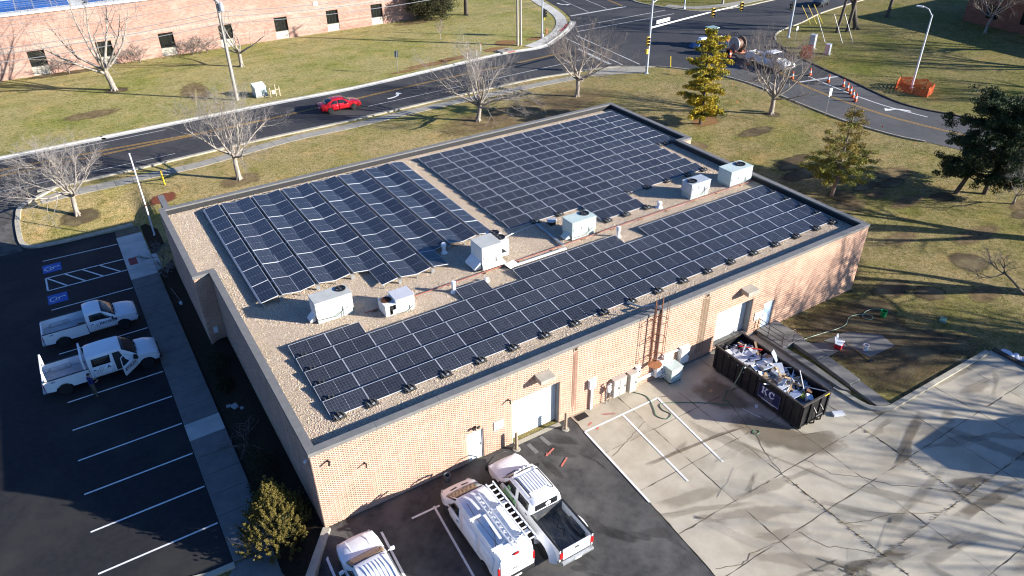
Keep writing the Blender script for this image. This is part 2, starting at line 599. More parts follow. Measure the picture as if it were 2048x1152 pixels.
M_conc_grey = mat('grey_concrete_walk', (0.20, 0.195, 0.18), (0.155, 0.15, 0.14), 1.6, 0.9, spec=0.2, bump=0.25, bscale=40, coords='World')
M_conc_new = mat('pale_new_concrete', (0.56, 0.535, 0.48), (0.45, 0.43, 0.385), 0.9, 0.85, spec=0.2, bump=0.15, bscale=40, coords='World')
M_kerb = mat('concrete_kerb', (0.42, 0.385, 0.31), (0.31, 0.285, 0.23), 2.0, 0.85, spec=0.2, bump=0.2, bscale=30, coords='World')
M_kerb_dark = mat('dark_stained_kerb', (0.085, 0.075, 0.06), (0.045, 0.04, 0.035), 2.0, 0.9, spec=0.2, bump=0.2, bscale=30, coords='World')
M_joint = mat('dark_joint', (0.13, 0.105, 0.075), (0.20, 0.165, 0.115), 6, 0.95, spec=0.1, coords='World')

def apron_mat(name, base, dark, damp):
    """old concrete: blotches, damp stains and tyre streaks"""
    m = mat(name, base, dark, 0.9, 0.8, spec=0.25, bump=0.22, bscale=34, c3=damp, scale3=0.33, detail=10, coords='World', contrast=(0.36, 0.70))
    return m
M_apron = apron_mat('apron_concrete', (0.48, 0.425, 0.33), (0.39, 0.345, 0.265), (0.36, 0.31, 0.23))
M_apron_b = apron_mat('apron_concrete_weathered', (0.44, 0.395, 0.31), (0.35, 0.315, 0.245), (0.29, 0.25, 0.185))

# ground sheet reaching the horizon
_vs = [(x, y, gh(x, y)) for y in GY for x in GX]
_nx = len(GX)
_fs = [(j * _nx + i, j * _nx + i + 1, (j + 1) * _nx + i + 1, (j + 1) * _nx + i) for j in range(len(GY) - 1) for i in range(_nx - 1)]
_me = bpy.data.meshes.new('ground')
_me.from_pydata(_vs, [], _fs)
_ca = _me.color_attributes.new('tone', 'FLOAT_COLOR', 'POINT')
_ca.data.foreach_set('color', [c for v in _vs for c in (*tone(v[0], v[1]), 1.0)])
_me.materials.append(M_lawn)
_o = bpy.data.objects.new('ground', _me); COL.objects.link(_o); _o['kind'] = 'structure'
GROUND = _o

# bare earth, leaf litter and clay, frayed into the grass
M_litter = mat('leaf_litter', (0.25, 0.175, 0.095), (0.13, 0.09, 0.05), 2.2, 0.95, spec=0.1, bump=1.0, bscale=22, c3=(0.30, 0.23, 0.11), scale3=0.7, detail=9, coords='World')
soft_patch('dirt_patch', spline([(29.6, -1.0), (32, 0.3), (36, 0.2), (39.6, -1.0), (38.5, -3.6), (37.8, -5.2), (40.0, -7.2), (39.8, -9.2), (34, -9.4), (30.0, -9.2), (29.3, -6)], 4, True), M_dirt, 0.010, 1.0, GROUND)
soft_patch('dirt_patch', spline([(36.5, -1.5), (41.5, 0), (44, 5), (43.5, 11), (42, 17), (39.6, 19.5), (37.0, 17), (37, 8)], 4, True), M_dirt, 0.012, 0.8, GROUND)
soft_patch('dirt_patch', spline([(26, 40.5), (31, 38.5), (39, 38.5), (48, 39.5), (53, 42), (47.5, 46.5), (38, 45.8), (29, 45)], 4, True), M_litter, 0.011, 0.75, GROUND)
soft_patch('dirt_patch', spline([(38.0, 28), (44, 27), (50, 31), (49, 37), (43, 37), (38, 33)], 4, True), M_litter, 0.013, 0.6, GROUND)
rl_ = random.Random(8)
for k in range(30):
    cx, cy = rl_.uniform(40, 62), rl_.uniform(-6, 26)
    if cx - 40 < 2 and 0 < cy < 20 or (cx > 60 and cy > 10): continue
    a_, b_ = rl_.uniform(1.2, 3.4), rl_.uniform(0.6, 1.6)
    soft_patch('dirt_patch', [(cx + a_ * math.cos(i * math.pi / 6), cy + b_ * math.sin(i * math.pi / 6)) for i in range(12)], M_litter if k % 2 else M_dirt, 0.018 + 0.0002 * k, rl_.uniform(0.3, 0.6), GROUND)
def disc(cx, cy, rx, ry, n=14):
    return [(cx + rx * math.cos(t * 2 * math.pi / n) * random.uniform(0.85, 1.15), cy + ry * math.sin(t * 2 * math.pi / n) * random.uniform(0.85, 1.15)) for t in range(n)]
for cx, cy, rx, ry, m in ((53.2, 29.4, 2.2, 1.6, M_redsoil), (-6.1, 42.6, 1.9, 1.5, M_dirt), (1.6, 76.4, 1.6, 1.4, M_dirt), (7.1, 41.5, 2.4, 1.6, M_litter), (32.7, 42.5, 2.2, 1.5, M_litter), (60.7, 27, 1.2, 1.0, M_dirt), (-2.2, 68.5, 3.5, 1.6, M_litter), (9.5, 70.5, 2.0, 4.5, M_litter), (46.5, 87, 4.0, 1.6, M_litter), (-3, 88, 6, 1.1, M_dirt)):
    soft_patch('dirt_patch', disc(cx, cy, rx, ry), m, 0.016, 0.85, GROUND)
for cx, cy, rx, ry in ((38, 64.6, 4, 0.9), (42, 65.3, 3.2, 1.0), (52, 68, 2.2, 1.8), (57, 67.6, 2.2, 1.0), (49, 66.0, 2.2, 1.2), (34, 63.6, 2.5, 0.6)):
    soft_patch('red_soil_patch', disc(cx, cy, rx, ry), M_redsoil, 0.014, 0.8, GROUND)

# roads
west_kerb = spline([(57.9, 49.6), (60.4, 47.7), (62.6, 46.1), (65.4, 41.2), (66.5, 35.7), (66.25, 30.7), (65.9, 26.9), (65.6, 20.8), (66.3, 15.4), (67.5, 12.2), (70, 3), (74, -12), (82, -50)], 5)
east_kerb = spline([(90, -50), (82, -12), (79, 5), (77.1, 14.7), (75.8, 18.7), (75.55, 21.5), (76.2, 24.6), (77.7, 29.8), (79.2, 36), (81.5, 43), (87, 49.4), (96, 52.1), (107.5, 55.3), (140, 60)], 5)
ne_kerb = spline([(140, 68), (105, 65.6), (98, 65.0), (91.5, 65.6), (88, 67.2), (86.2, 70.5), (85.4, 74), (85.0, 80), (90, 100), (97, 140)], 5)
nw_kerb = spline([(84, 140), (78, 108), (72.5, 87), (71.2, 82.2), (69.2, 76.7), (67.2, 73.1), (63.7, 69.5), (59, 65.9), (54.5, 63.4), (48.4, 63.7), (37, 62.3), (25.4, 61.0), (15.8, 60.95), (7.8, 60.7), (-1.4, 60.3), (-11.3, 59.9), (-90, 57.6)], 5)
south_kerb = spline([(-90, 46.4), (-30, 48.0), (-11.6, 48.75), (0.75, 49.4), (10.4, 50.1), (21.1, 50.3), (33.8, 51.0), (45.2, 51.4), (50, 50.9), (54, 50.6), (57.9, 49.6)], 5)
sheet('road', south_kerb + west_kerb[1:] + east_kerb + ne_kerb + nw_kerb, M_asph, 0.02)
sheet('side_road', west_kerb[13:] + east_kerb[:44], mat('lighter_asphalt', (0.088, 0.087, 0.088), (0.068, 0.067, 0.068), 2.0, 0.85, spec=0.25, bump=0.25, bscale=60, c3=(0.105, 0.10, 0.098), scale3=0.15, coords='World'), 0.0235)
sheet('road_patch', [(66.9, 36.2), (72.6, 31.0), (78.2, 33.0), (79.3, 36.6), (74, 38.5)], mat('dark_patched_asphalt', (0.034, 0.034, 0.036), (0.027, 0.027, 0.029), 2.0, 0.85, coords='World'), 0.0262)
sheet('driveway', [(-30, 48.2), (-11.6, 48.95), (-7.3, 49.2), (-7.9, 48.6), (-9.0, 47.2), (-10.0, 46.3), (-10.5, 44.8), (-10.75, 43.4), (-10.75, 41.1), (-10.6, 39.5), (-30, 39.3)], M_asph_old, 0.026)
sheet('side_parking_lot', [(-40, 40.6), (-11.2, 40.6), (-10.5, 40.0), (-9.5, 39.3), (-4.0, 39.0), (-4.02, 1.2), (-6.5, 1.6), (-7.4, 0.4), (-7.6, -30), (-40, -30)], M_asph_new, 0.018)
FLOT = sheet('front_parking_lot', [(0.02, -0.02), (13.95, -0.02), (13.95, -1.4), (13.65, -6.9), (13.35, -11.6), (12.9, -19), (12.5, -40), (-2.9, -40), (-2.9, -4.0), (-0.55, -0.9)], M_asph_front, 0.016)

# concrete apron, slab by slab over a dark bed
apron = sheet('concrete_apron', [(14.0, -0.02), (28.3, -0.02), (28.3, -7.9), (28.6, -8.7), (29.3, -9.02), (39.3, -9.02), (39.3, -40), (12.55, -40), (13.0, -19), (13.4, -11.6), (13.7, -6.9), (14.0, -1.4)], M_joint, 0.010)
def left_edge(y):
    return 14.0 if y > -1.4 else (14.0 - (-1.4 - y) * 0.0545 if y > -6.9 else (13.7 - (-6.9 - y) * 0.064 if y > -11.6 else 13.4 - (-11.6 - y) * 0.054))
xj = [None, 17.2, 20.42, 23.6, 26.65, 29.9, 33.1, 36.3, 39.3]
yj = [0.0, -3.2, -6.1, -9.02, -11.75, -14.75, -17.8, -21, -25, -32]
ns = 0
for j in range(len(yj) - 1):
    for i in range(len(xj) - 1):
        ya, yb = yj[j] - 0.018, yj[j + 1] + 0.018
        if xj[i + 1] <= 28.3 or yj[j] <= -9.0 or xj[i] == 26.65:
            xr = min(xj[i + 1], 28.3 if yj[j] > -9.0 else 99) - 0.018
            if xj[i] is None:
                poly = [(left_edge(ya) + 0.0, ya), (left_edge(yb) + 0.0, yb), (xr, yb), (xr, ya)]
            else:
                xl = xj[i] + 0.018
                if xl >= xr:
                    continue
                poly = [(xl, ya), (xl, yb), (xr, yb), (xr, ya)]
            # broken edges: subdivide and jitter a little
            pp = []
            for k in range(4):
                a, b = poly[k], poly[(k + 1) % 4]
                n = 9
                for q in range(n):
                    t = q / n
                    jx = 0 if q == 0 else random.gauss(0, 0.018)
                    pp.append((a[0] + (b[0] - a[0]) * t + jx, a[1] + (b[1] - a[1]) * t + (0 if q == 0 else random.gauss(0, 0.018))))
            sheet('concrete_slab', pp, M_apron if (i + j * 2) % 5 else M_apron_b, 0.026 + random.uniform(0, 0.008), parent=apron)
            ns += 1
# cracks in the slabs, filled with dirt
crack = MB()
for pts in ([(20.44, -9.0), (20.9, -7.5), (21.4, -6.6), (21.65, -5.5), (22.0, -4.5), (22.24, -3.5)], [(24.9, -14.7), (23, -13.6), (21.6, -13.2), (20.4, -12.7)], [(13.7, -11.3), (14.8, -11.7), (15.6, -11.5), (17.2, -11.85)], [(14.0, -3.6), (15.0, -3.3), (16.0, -2.9), (17.2, -2.5)],
            [(22.2, -9.1), (22.5, -10.4), (23.6, -11.3), (24.4, -12.4), (25.4, -13.2)], [(18.2, -11.8), (18.7, -13.1), (19.5, -13.7), (20.42, -14.7)]):
    fine = []
    for a, b in zip(pts[:-1], pts[1:]):
        for q in range(5):
            fine.append((a[0] + (b[0] - a[0]) * q / 5 + random.gauss(0, 0.035), a[1] + (b[1] - a[1]) * q / 5 + random.gauss(0, 0.035)))
    fine.append(pts[-1])
    ribbon_mb(crack, fine, 0.035, 0.037)
crack.build('crack', M_joint, apron)
tuft = MB()
for _ in range(420):
    if random.random() < 0.5:
        x, y = 20.42 + random.gauss(0, 0.05) + (6.2 if random.random() < 0.45 else 0), random.uniform(-16, -9)
    else:
        x, y = random.uniform(17.2, 33), -14.75 + random.gauss(0, 0.06)
    z = gh(x, y) + 0.03
    for q in range(3):
        a = random.uniform(0, 6.28); h = random.uniform(0.03, 0.10)
        tuft.add([(x, y, z), (x + 0.03, y + 0.01, z), (x + math.cos(a) * h, y + math.sin(a) * h, z + h)], [(0, 1, 2)])
tuft.build('dry_weeds', mat('dry_weeds', (0.26, 0.19, 0.085), (0.15, 0.12, 0.05), 4, 0.9), kind='stuff')
# damp stains where water ran out from under the dumpster
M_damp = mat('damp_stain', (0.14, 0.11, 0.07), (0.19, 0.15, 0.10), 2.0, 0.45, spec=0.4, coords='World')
M_grime = mat('old_grime', (0.17, 0.145, 0.105), (0.25, 0.21, 0.155), 2.0, 0.8, spec=0.2, coords='World')
M_bleach = mat('bleached_concrete', (0.55, 0.51, 0.42), (0.48, 0.44, 0.36), 2.0, 0.85, spec=0.2, coords='World')
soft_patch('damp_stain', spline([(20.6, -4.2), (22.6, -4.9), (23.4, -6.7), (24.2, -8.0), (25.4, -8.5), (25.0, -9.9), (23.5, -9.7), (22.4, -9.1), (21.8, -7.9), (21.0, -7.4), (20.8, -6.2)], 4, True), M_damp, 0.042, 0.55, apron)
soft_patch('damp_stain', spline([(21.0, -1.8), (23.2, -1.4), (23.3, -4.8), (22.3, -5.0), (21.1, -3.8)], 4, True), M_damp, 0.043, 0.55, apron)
rs_ = random.Random(4)
for k in range(90):        # tyre streaks, drips and bleached spots of a much used yard
    cx, cy = rs_.uniform(15, 38), rs_.uniform(-20, -5)
    if cy > -9 and cx > 22.5: continue
    L_, w_, a_ = rs_.uniform(0.8, 3.8), rs_.uniform(0.12, 0.5), rs_.choice([rs_.uniform(-0.5, 0.1), rs_.uniform(-1.3, -0.7), rs_.uniform(-0.9, 0.6)])
    pts = [(cx + L_ * math.cos(t) * math.cos(a_) - w_ * math.sin(t) * math.sin(a_) + rs_.gauss(0, .12), cy + L_ * math.cos(t) * math.sin(a_) + w_ * math.sin(t) * math.cos(a_) + rs_.gauss(0, .12)) for t in [2 * math.pi * i / 12 for i in range(12)]]
    soft_patch('yard_stain', pts, M_bleach if k % 3 == 2 else (M_damp if k % 7 == 0 else M_grime), 0.044 + 0.0002 * k, rs_.uniform(0.08, 0.30), apron)
for k in range(26):        # light dust and scuffs on the asphalt by the wall
    cx, cy = rs_.uniform(8, 13.4), rs_.uniform(-13, -0.8)
    L_, w_, a_ = rs_.uniform(0.4, 1.8), rs_.uniform(0.15, 0.5), rs_.uniform(-1.6, -0.6)
    pts = [(min(13.3, cx + L_ * math.cos(t) * math.cos(a_) - w_ * math.sin(t) * math.sin(a_)), min(-0.1, cy + L_ * math.cos(t) * math.sin(a_) + w_ * math.sin(t) * math.cos(a_))) for t in [2 * math.pi * i / 12 for i in range(12)]]
    soft_patch('dust_patch', pts, MATS['grey_old_asphalt'], 0.0185 + 0.0002 * k, rs_.uniform(0.3, 0.7), FLOT)

# kerbs
kerbs = [('kerb', nw_kerb[25:], 0.30, M_conc_new), ('kerb', south_kerb[11:], 0.22, M_kerb), ('kerb', west_kerb[:45], 0.16, M_kerb), ('kerb', ne_kerb, 0.25, M_kerb), ('kerb', east_kerb[:48], 0.22, M_kerb_dark), ('kerb', east_kerb[48:], 0.22, M_kerb)]
for n, p, w, m in kerbs:
    ribbon(n, p, w, m, 0.0, h=0.13)
ribbon('gutter_pan', offset_line(nw_kerb[25:], 0.46), 0.60, M_conc_new, 0.026)
ribbon('gutter_pan', offset_line(south_kerb[11:], 0.36), 0.40, M_conc, 0.026)
isl = spline([(-7.3, 49.0), (-8.6, 47.8), (-10.1, 46.4), (-10.45, 44.8), (-10.6, 43.4), (-10.6, 41.1), (-10.4, 40.2), (-10.0, 39.75), (-9.3, 39.5), (-8.1, 39.35), (-6.0, 39.3), (-2.5, 39.35)], 5)
ribbon('kerb', isl, 0.36, M_kerb, 0.0, h=0.15)
ribbon('kerb', spline([(28.15, -6.2), (28.2, -7.8), (28.45, -8.5), (29.25, -8.98), (30, -9.0), (34, -9.02), (38.8, -9.05)], 5), 0.30, M_kerb, 0.0, h=0.16)
ribbon('kerb', [(39.35, -9.1), (39.3, -14), (39.3, -30)], 0.30, M_kerb_dark, 0.0, h=0.16)
ribbon('kerb', [(-4.05, 1.05), (-5.2, 1.1), (-6.5, 1.5), (-7.3, 0.6), (-7.5, -8), (-7.5, -30)], 0.28, M_kerb, 0.0, h=0.14)
# sloping retaining kerb at the corner of the building
_mb = MB()
for a, b in (((0.06, -0.10), (-2.9, -4.1)),):
    dx, dy = b[0] - a[0], b[1] - a[1]
    Ld = math.hypot(dx, dy); nx, ny = -dy / Ld * 0.19, dx / Ld * 0.19
    _mb.add([(a[0] + nx, a[1] + ny, -0.9), (a[0] - nx, a[1] - ny, -0.9), (b[0] - nx, b[1] - ny, -1.2), (b[0] + nx, b[1] + ny, -1.2), (a[0] + nx, a[1] + ny, 0.16), (a[0] - nx, a[1] - ny, 0.16), (b[0] - nx, b[1] - ny, 0.12), (b[0] + nx, b[1] + ny, 0.12)],
            [(0, 3, 2, 1), (4, 5, 6, 7), (0, 1, 5, 4), (1, 2, 6, 5), (2, 3, 7, 6), (3, 0, 4, 7)])
_mb.build('retaining_kerb', M_kerb, kind='structure', bevel=0.03)

# walks
def walk(name, centre, w, m, step, h=0.05, alt=None):
    """a walk of slabs: each slab is a part"""
    base = ribbon(name, centre, w - 0.02, M_joint, 0.012)
    L = 0.0
    seg = []
    for i in range(len(centre) - 1):
        seg.append(math.dist(centre[i], centre[i + 1]))
    tot = sum(seg)
    def at(s):
        for i, q in enumerate(seg):
            if s <= q or i == len(seg) - 1:
                t = s / q
                a, b = centre[i], centre[i + 1]
                return (a[0] + (b[0] - a[0]) * t, a[1] + (b[1] - a[1]) * t), ((b[0] - a[0]) / q, (b[1] - a[1]) / q)
            s -= q
    n = int(tot / step)
    for k in range(n):
        mb = MB()
        (p, d), (p2, d2) = at(k * step + 0.015), at((k + 1) * step - 0.015)
        vs = []
        for (q, e) in ((p, d), (p2, d2)):
            for sgn in (1, -1):
                x, y = q[0] - e[1] * w / 2 * sgn, q[1] + e[0] * w / 2 * sgn
                vs.append((x, y, gh(x, y) + h))
        mb.add([(x, y, z - 0.08) for x, y, z in vs] + vs, [(4, 5, 7, 6), (0, 2, 3, 1), (0, 1, 5, 4), (1, 3, 7, 5), (3, 2, 6, 7), (2, 0, 4, 6)])
        mm = alt if alt and alt[0](p) else m
        mb.build('slab', mm if not isinstance(mm, tuple) else mm[1], base)
    return base
walk('side_walk', [(-3.1, 1.2), (-3.1, 39.1)], 1.9, M_conc_grey, 1.52, 0.10, (lambda p: p[1] > 29.9 or 9.7 < p[1] < 11.2, M_conc_new))
walk('road_walk', spline([(-8.6, 46.9), (-6.2, 47.1), (-0.4, 47.1), (4.8, 47.2), (9, 47.95), (15, 48.8), (21, 48.8), (30, 49.4), (40, 49.4), (47, 49.3), (52.5, 48.9)], 4), 1.35, M_conc, 1.5, 0.04)
sheet('corner_ramp', [(52.5, 49.5), (55.9, 50.3), (58.0, 49.5), (60.3, 47.6), (59.2, 45.8), (56.1, 47.0), (52.5, 48.3)], M_conc, 0.036)
walk('corner_walk', spline([(53.5, 64.3), (57.6, 66.1), (61.6, 68.9), (65.0, 72.6), (67.6, 76.9), (69.7, 82.8), (71.2, 88.5), (76, 104)], 4), 1.7, M_conc_new, 1.6, 0.05)
walk('corner_walk', spline([(87.0, 73), (88.5, 70.3), (91, 68.5), (98, 67.4), (110, 68)], 4), 1.8, M_conc, 1.6, 0.05)
_mb = MB(); _mb.box(-2.12, -0.96, 30.5, 33.2, -0.95, -0.78)
_mb.build('entry_walk', M_conc_new, kind='structure')
_mb = MB(); _mb.box(-3.78, -3.2, 32.35, 33.55, -0.86, -0.852)
pad = _mb.build('tactile_pad', mat('red_tactile', (0.34, 0.06, 0.05), (0.27, 0.05, 0.045), 6, 0.8), kind='structure')
_mb = MB()
for i in range(6):
    for j in range(11):
        _mb.lathe([(0.03, 0), (0.018, 0.008)], (-3.72 + i * 0.094, 32.43 + j * 0.104, -0.852), 6)
_mb.build('truncated_dome', MATS['red_tactile'], pad, kind='stuff')
_mb = MB()
for a, b in (((62.2, 68.8), (64.3, 70.4)), ((64.0, 70.0), (65.9, 72.0))):
    ribbon_mb(_mb, [a, b], 0.9, 0.065)
_mb.build('tactile_pad', MATS['red_tactile'], kind='structure')
soft_ = None
sheet('end_walk', [(-4.05, 1.15), (-2.3, 1.15), (-1.5, -3.2), (-2.9, -6), (-5.5, -6), (-5.2, -0.5)], M_conc_grey, 0.014)
sheet('planting_bed', [(-2.3, 1.5), (-0.1, -0.1), (-0.35, -0.7), (-1.75, -2.7), (-2.35, -0.5)], M_mulch, 0.020)
sheet('planting_bed', [(-2.12, -0.3), (-0.02, -0.1), (-0.02, 17.7), (-0.99, 17.9), (-0.99, 30.4), (-2.1, 30.4), (-2.12, 20), (-2.14, 10), (-2.3, 5.5), (-2.6, 1.5)], M_mulch, 0.012)
sheet('planting_bed', [(-2.05, 33.3), (-0.99, 33.3), (-0.99, 36.2), (-1.6, 38.6), (-2.05, 38.9)], M_mulch, 0.016)
soft_patch('mulch_patch', spline([(-1.0, 40.6), (0.2, 40.0), (1.5, 40.6), (1.7, 42.2), (0.7, 42.6), (-0.5, 42.0)], 5, True), M_redmulch, 0.02)
# walk and steps beside the dock
_mb = MB()
_mb.box(28.45, 30.35, -2.2, -0.02, -0.5, 0.06)
_mb.build('door_landing', M_conc_grey, kind='structure', bevel=0.02)
dockwalk = None
_mb = MB(); _mb.prism([(29.35, -2.25), (30.2, -2.25), (30.15, -4.1), (29.25, -4.1)], -0.4, 0.05); dockwalk = _mb.build('dock_walk', M_conc_grey, kind='structure')
_mb = MB(); _mb.prism([(29.23, -4.13), (30.12, -4.13), (29.85, -6.6), (28.95, -6.6)], -0.4, 0.0); _mb.build('slab', M_conc_grey, dockwalk)
_mb = MB(); _mb.prism([(28.93, -6.63), (29.83, -6.63), (29.5, -8.85), (28.75, -8.5)], -0.4, -0.06); _mb.build('slab', M_conc_grey, dockwalk)
_mb = MB(); _mb.prism([(28.3, -0.3), (28.6, -2.25), (28.75, -4.2), (28.5, -7.0), (28.2, -6.6), (28.25, -3)], -0.5, 0.02)
_mb.build('dock_kerb', M_conc_grey, kind='structure', bevel=0.03)
ledge = None
for poly in ([(30.2, -2.5), (31.3, -3.0), (32.1, -4.1), (30.1, -4.12)], [(31.4, -2.9), (33.4, -3.05), (35.0, -4.45), (34.7, -5.6), (32.4, -5.5), (32.1, -4.1)]):
    ledge = sheet('path_slab', poly, M_conc_grey, 0.03 + 0.004 * poly[0][0] / 30)

# painted markings
def stripes(name, lines, m, dz=0.030, w=0.1, parent=None):
    mb = MB()
    for ln in lines:
        if len(ln) == 3:
            ribbon_mb(mb, [ln[0], ln[1]], ln[2], dz)
        else:
            ribbon_mb(mb, ln, w, dz)
    o = mb.build(name, m, parent)
    if parent is None:
        o['kind'] = 'structure'
    return o
Yl = [14.9 - 2.74 * i for i in range(5)]
for y in [36.7, 29.0, 23.1, 17.64] + Yl:
    stripes('parking_line', [((-9.4, y + (0.25 if y > 36 else 0)), (-4.12, y))], M_line, 0.026)
hx = [((-9.4, 33.98), (-4.06, 33.84)), ((-9.4, 31.95), (-4.06, 31.95)), ((-9.4, 33.98), (-9.4, 31.95))]
hx += [((-9.3 + k * 1.17, 33.9), (-8.12 + k * 1.2, 31.97)) for k in range(4)]
stripes('access_aisle_marking', hx, M_line, 0.026, 0.12)
for cy in (35.45, 30.5):
    mb = MB(); mb.add([(-9.5, cy - 0.68, gh(-9, cy) + 0.026), (-8.25, cy - 0.68, gh(-9, cy) + 0.026), (-8.25, cy + 0.66, gh(-9, cy) + 0.026), (-9.5, cy + 0.66, gh(-9, cy) + 0.026)], [(0, 1, 2, 3)])
    bo = mb.build('accessible_bay_symbol', M_blue, kind='structure')
    mb = MB(); zz = 0.0305
    # wheelchair figure, its head towards the walk
    arc = [(-9.08 + 0.30 * math.cos(t), cy - 0.05 + 0.30 * math.sin(t)) for t in [1.05 + 0.29 * i for i in range(16)]]
    ribbon_mb(mb, arc, 0.075, zz)
    ribbon_mb(mb, [(-8.55, cy + 0.10), (-8.95, cy + 0.05)], 0.085, zz)
    ribbon_mb(mb, [(-8.78, cy + 0.07), (-8.80, cy - 0.22), (-9.02, cy - 0.34), (-9.22, cy - 0.40)], 0.075, zz)
    ribbon_mb(mb, [(-8.95, cy + 0.05), (-9.0, cy - 0.20), (-9.05, cy - 0.36)], 0.075, zz)
    mb.add([(-8.45 + 0.085 * math.cos(k * math.pi / 6), cy + 0.11 + 0.085 * math.sin(k * math.pi / 6), gh(-9, cy) + zz) for k in range(12)], [tuple(range(12))])
    mb.build('wheelchair_figure', M_line, bo)
for ln in (((-0.5, -1.6), (5.1, -1.66)), ((2.12, -1.6), (1.9, -7.3)), ((4.85, -1.55), (4.4, -8)), ((-0.5, -1.6), (-0.7, -7))):
    stripes('parking_line', [(*ln, 0.11)], M_line, 0.024)
for ln in (((13.95, -1.4), (19.05, -1.42)), ((13.95, -1.4), (13.68, -6.9)), ((16.5, -1.5), (16.15, -6.9)), ((19.05, -1.42), (18.56, -6.9))):
    stripes('parking_line', [(*ln, 0.115)], M_line, 0.046)
M_redpaint = mat('red_marking_spray', (0.55, 0.12, 0.08), (0.36, 0.16, 0.13), 9, 0.9, coords='World')
mb = MB()
for a, b in (((11.2, -1.75), (11.85, -1.5)), ((11.3, -1.6), (11.5, -1.72)), ((11.45, -2.75), (12.05, -2.4)), ((14.4, -1.1), (14.7, -1.0)), ((14.6, -1.6), (14.8, -1.45))):
    ribbon_mb(mb, [a, b], 0.10, 0.045)
for k in range(6):
    ribbon_mb(mb, [(15.55 + k * 0.12, -0.75 - k * 0.05), (15.7 + k * 0.1, -0.95 - k * 0.05)], 0.035, 0.045)
mb.build('spray_mark', M_redpaint, kind='structure')
M_scuff = mat('pale_scuff', (0.17, 0.165, 0.155), (0.11, 0.105, 0.10), 8, 0.9, coords='World')
mb = MB()
ribbon_mb(mb, [(10.9, -0.5), (10.95, -1.3)], 0.22, 0.024); ribbon_mb(mb, [(11.75, -0.4), (11.85, -1.2)], 0.22, 0.024)
mb.build('tyre_scuff', M_scuff, kind='structure')
sheet('door_sill_gravel', [(10.3, -0.02), (13.2, -0.02), (13.2, -0.3), (10.3, -0.3)], mat('sill_gravel', (0.42, 0.38, 0.30), (0.26, 0.23, 0.18), 14, 0.9, coords='World'), 0.03)
# main road
yel = spline([(-90, 52.0), (-30, 54.1), (-11.4, 54.85), (-1.5, 55.15), (7.3, 55.5), (15.2, 56.0), (25, 57.0), (34, 57.8), (45, 58.4), (57, 59.3)], 6)
stripes('centre_line', [offset_line(yel, 0.12), offset_line(yel, -0.12)], M_yline, 0.031, 0.13)
y2 = spline([(-11.4, 56.4), (-2, 56.2), (7.3, 55.75), (13, 55.95)], 6)
stripes('centre_line', [offset_line(y2, 0.12), offset_line(y2, -0.12)], M_yline, 0.031, 0.13)
stripes('lane_line', [((-40, 57.3), (-11.3, 58.3), 0.11), ((-11.3, 58.3), (3.9, 58.85), 0.11)], M_oldline, 0.031)
stripes('lane_line', [((-40, 49.9), (-11.5, 50.9), 0.11), ((-11.5, 50.9), (3.4, 51.35), 0.11)], M_oldline, 0.031)
stripes('lane_line', [((24.7, 53.65), (44.6, 54.5), 0.13), ((44.6, 54.5), (58.9, 55.1), 0.13)], M_oldline, 0.031)
def turn_arrow(c, ang, size, flip=1):
    """a left-turn arrow painted on the road: stem along +x, head bent to the left"""
    pts = []
    stem = spline([(-1.25, -0.25), (-0.5, -0.2), (0.1, 0.05), (0.45, 0.5)], 6)
    a, b = offset_line(stem, 0.13), offset_line(stem, -0.13)
    poly = a + [(0.15, 0.55), (0.62, 1.15), (0.95, 0.45)] + b[::-1]
    ca, sa = math.cos(ang), math.sin(ang)
    P = [(c[0] + (x * ca - y * flip * sa) * size, c[1] + (x * sa + y * flip * ca) * size) for x, y in poly]
    if flip < 0:
        P = P[::-1]
    return sheet('turn_arrow', P, M_line, 0.031)
turn_arrow((28.9, 55.15), R(4), 1.05)
turn_arrow((73.4, 20.6), R(105), 1.15)
for a, b in (((62.7, 65.6), (60.7, 49.0)), ((60.6, 65.7), (58.7, 50.1))):
    stripes('crossing_line', [(a, b, 0.2)], M_oldline, 0.031)
stripes('stop_line', [((58.6, 59.6), (57.6, 51.2), 0.5)], M_oldline, 0.031)
for a, b in (((65.4, 69.9), (84.5, 70.5)), ((64.2, 67.4), (84, 67.8))):
    stripes('crossing_line', [(a, b, 0.2)], M_oldline, 0.031)
stripes('stop_line', [((69.3, 76.2), (81.1, 76.4), 0.5)], M_oldline, 0.031)
for a, b in (((73.5, 77), (76.5, 95)), ((77.4, 77), (80.5, 95))):
    stripes('lane_line', [(a, b, 0.13)], M_oldline, 0.031)
stripes('centre_line', [offset_line([(80.9, 77.2), (84.3, 97)], 0.12), offset_line([(80.9, 77.2), (84.3, 97)], -0.12)], M_yline, 0.031, 0.13)
turn_arrow((73.2, 84.0), R(-100), 1.1)
turn_arrow((79.3, 88.0), R(-100), 1.1)
# right road
ry = spline([(73.2, 37.0), (71.6, 32.2), (71.0, 27.5), (70.75, 23.4), (70.8, 19.0), (71.7, 13.8), (74, 5), (78, -12)], 6)
stripes('centre_line', [offset_line(ry, 0.12), offset_line(ry, -0.12)], M_yline, 0.031, 0.13)
stripes('lane_line', [spline([(74.8, 33.6), (74.1, 29.8), (73.5, 25), (73.4, 21.5), (73.9, 17.2)], 6)], M_line, 0.031, 0.14)
stripes('stop_line', [((72.1, 32.7), (77.9, 31.6), 0.35)], M_oldline, 0.031)
mb = MB()
for _ in range(60):
    x, y = 48 + random.gauss(0, 14), 33 + random.gauss(0, 6)
    if not (39.5 < x < 66 and 5 < y < 46):
        continue
    a = random.uniform(0, 3)
    mb.add([(x, y, 0.02 + gh(x, y)), (x + 0.12 * math.cos(a), y + 0.12 * math.sin(a), 0.05 + gh(x, y)), (x - 0.1 * math.sin(a), y + 0.1 * math.cos(a), 0.03 + gh(x, y))], [(0, 1, 2)])
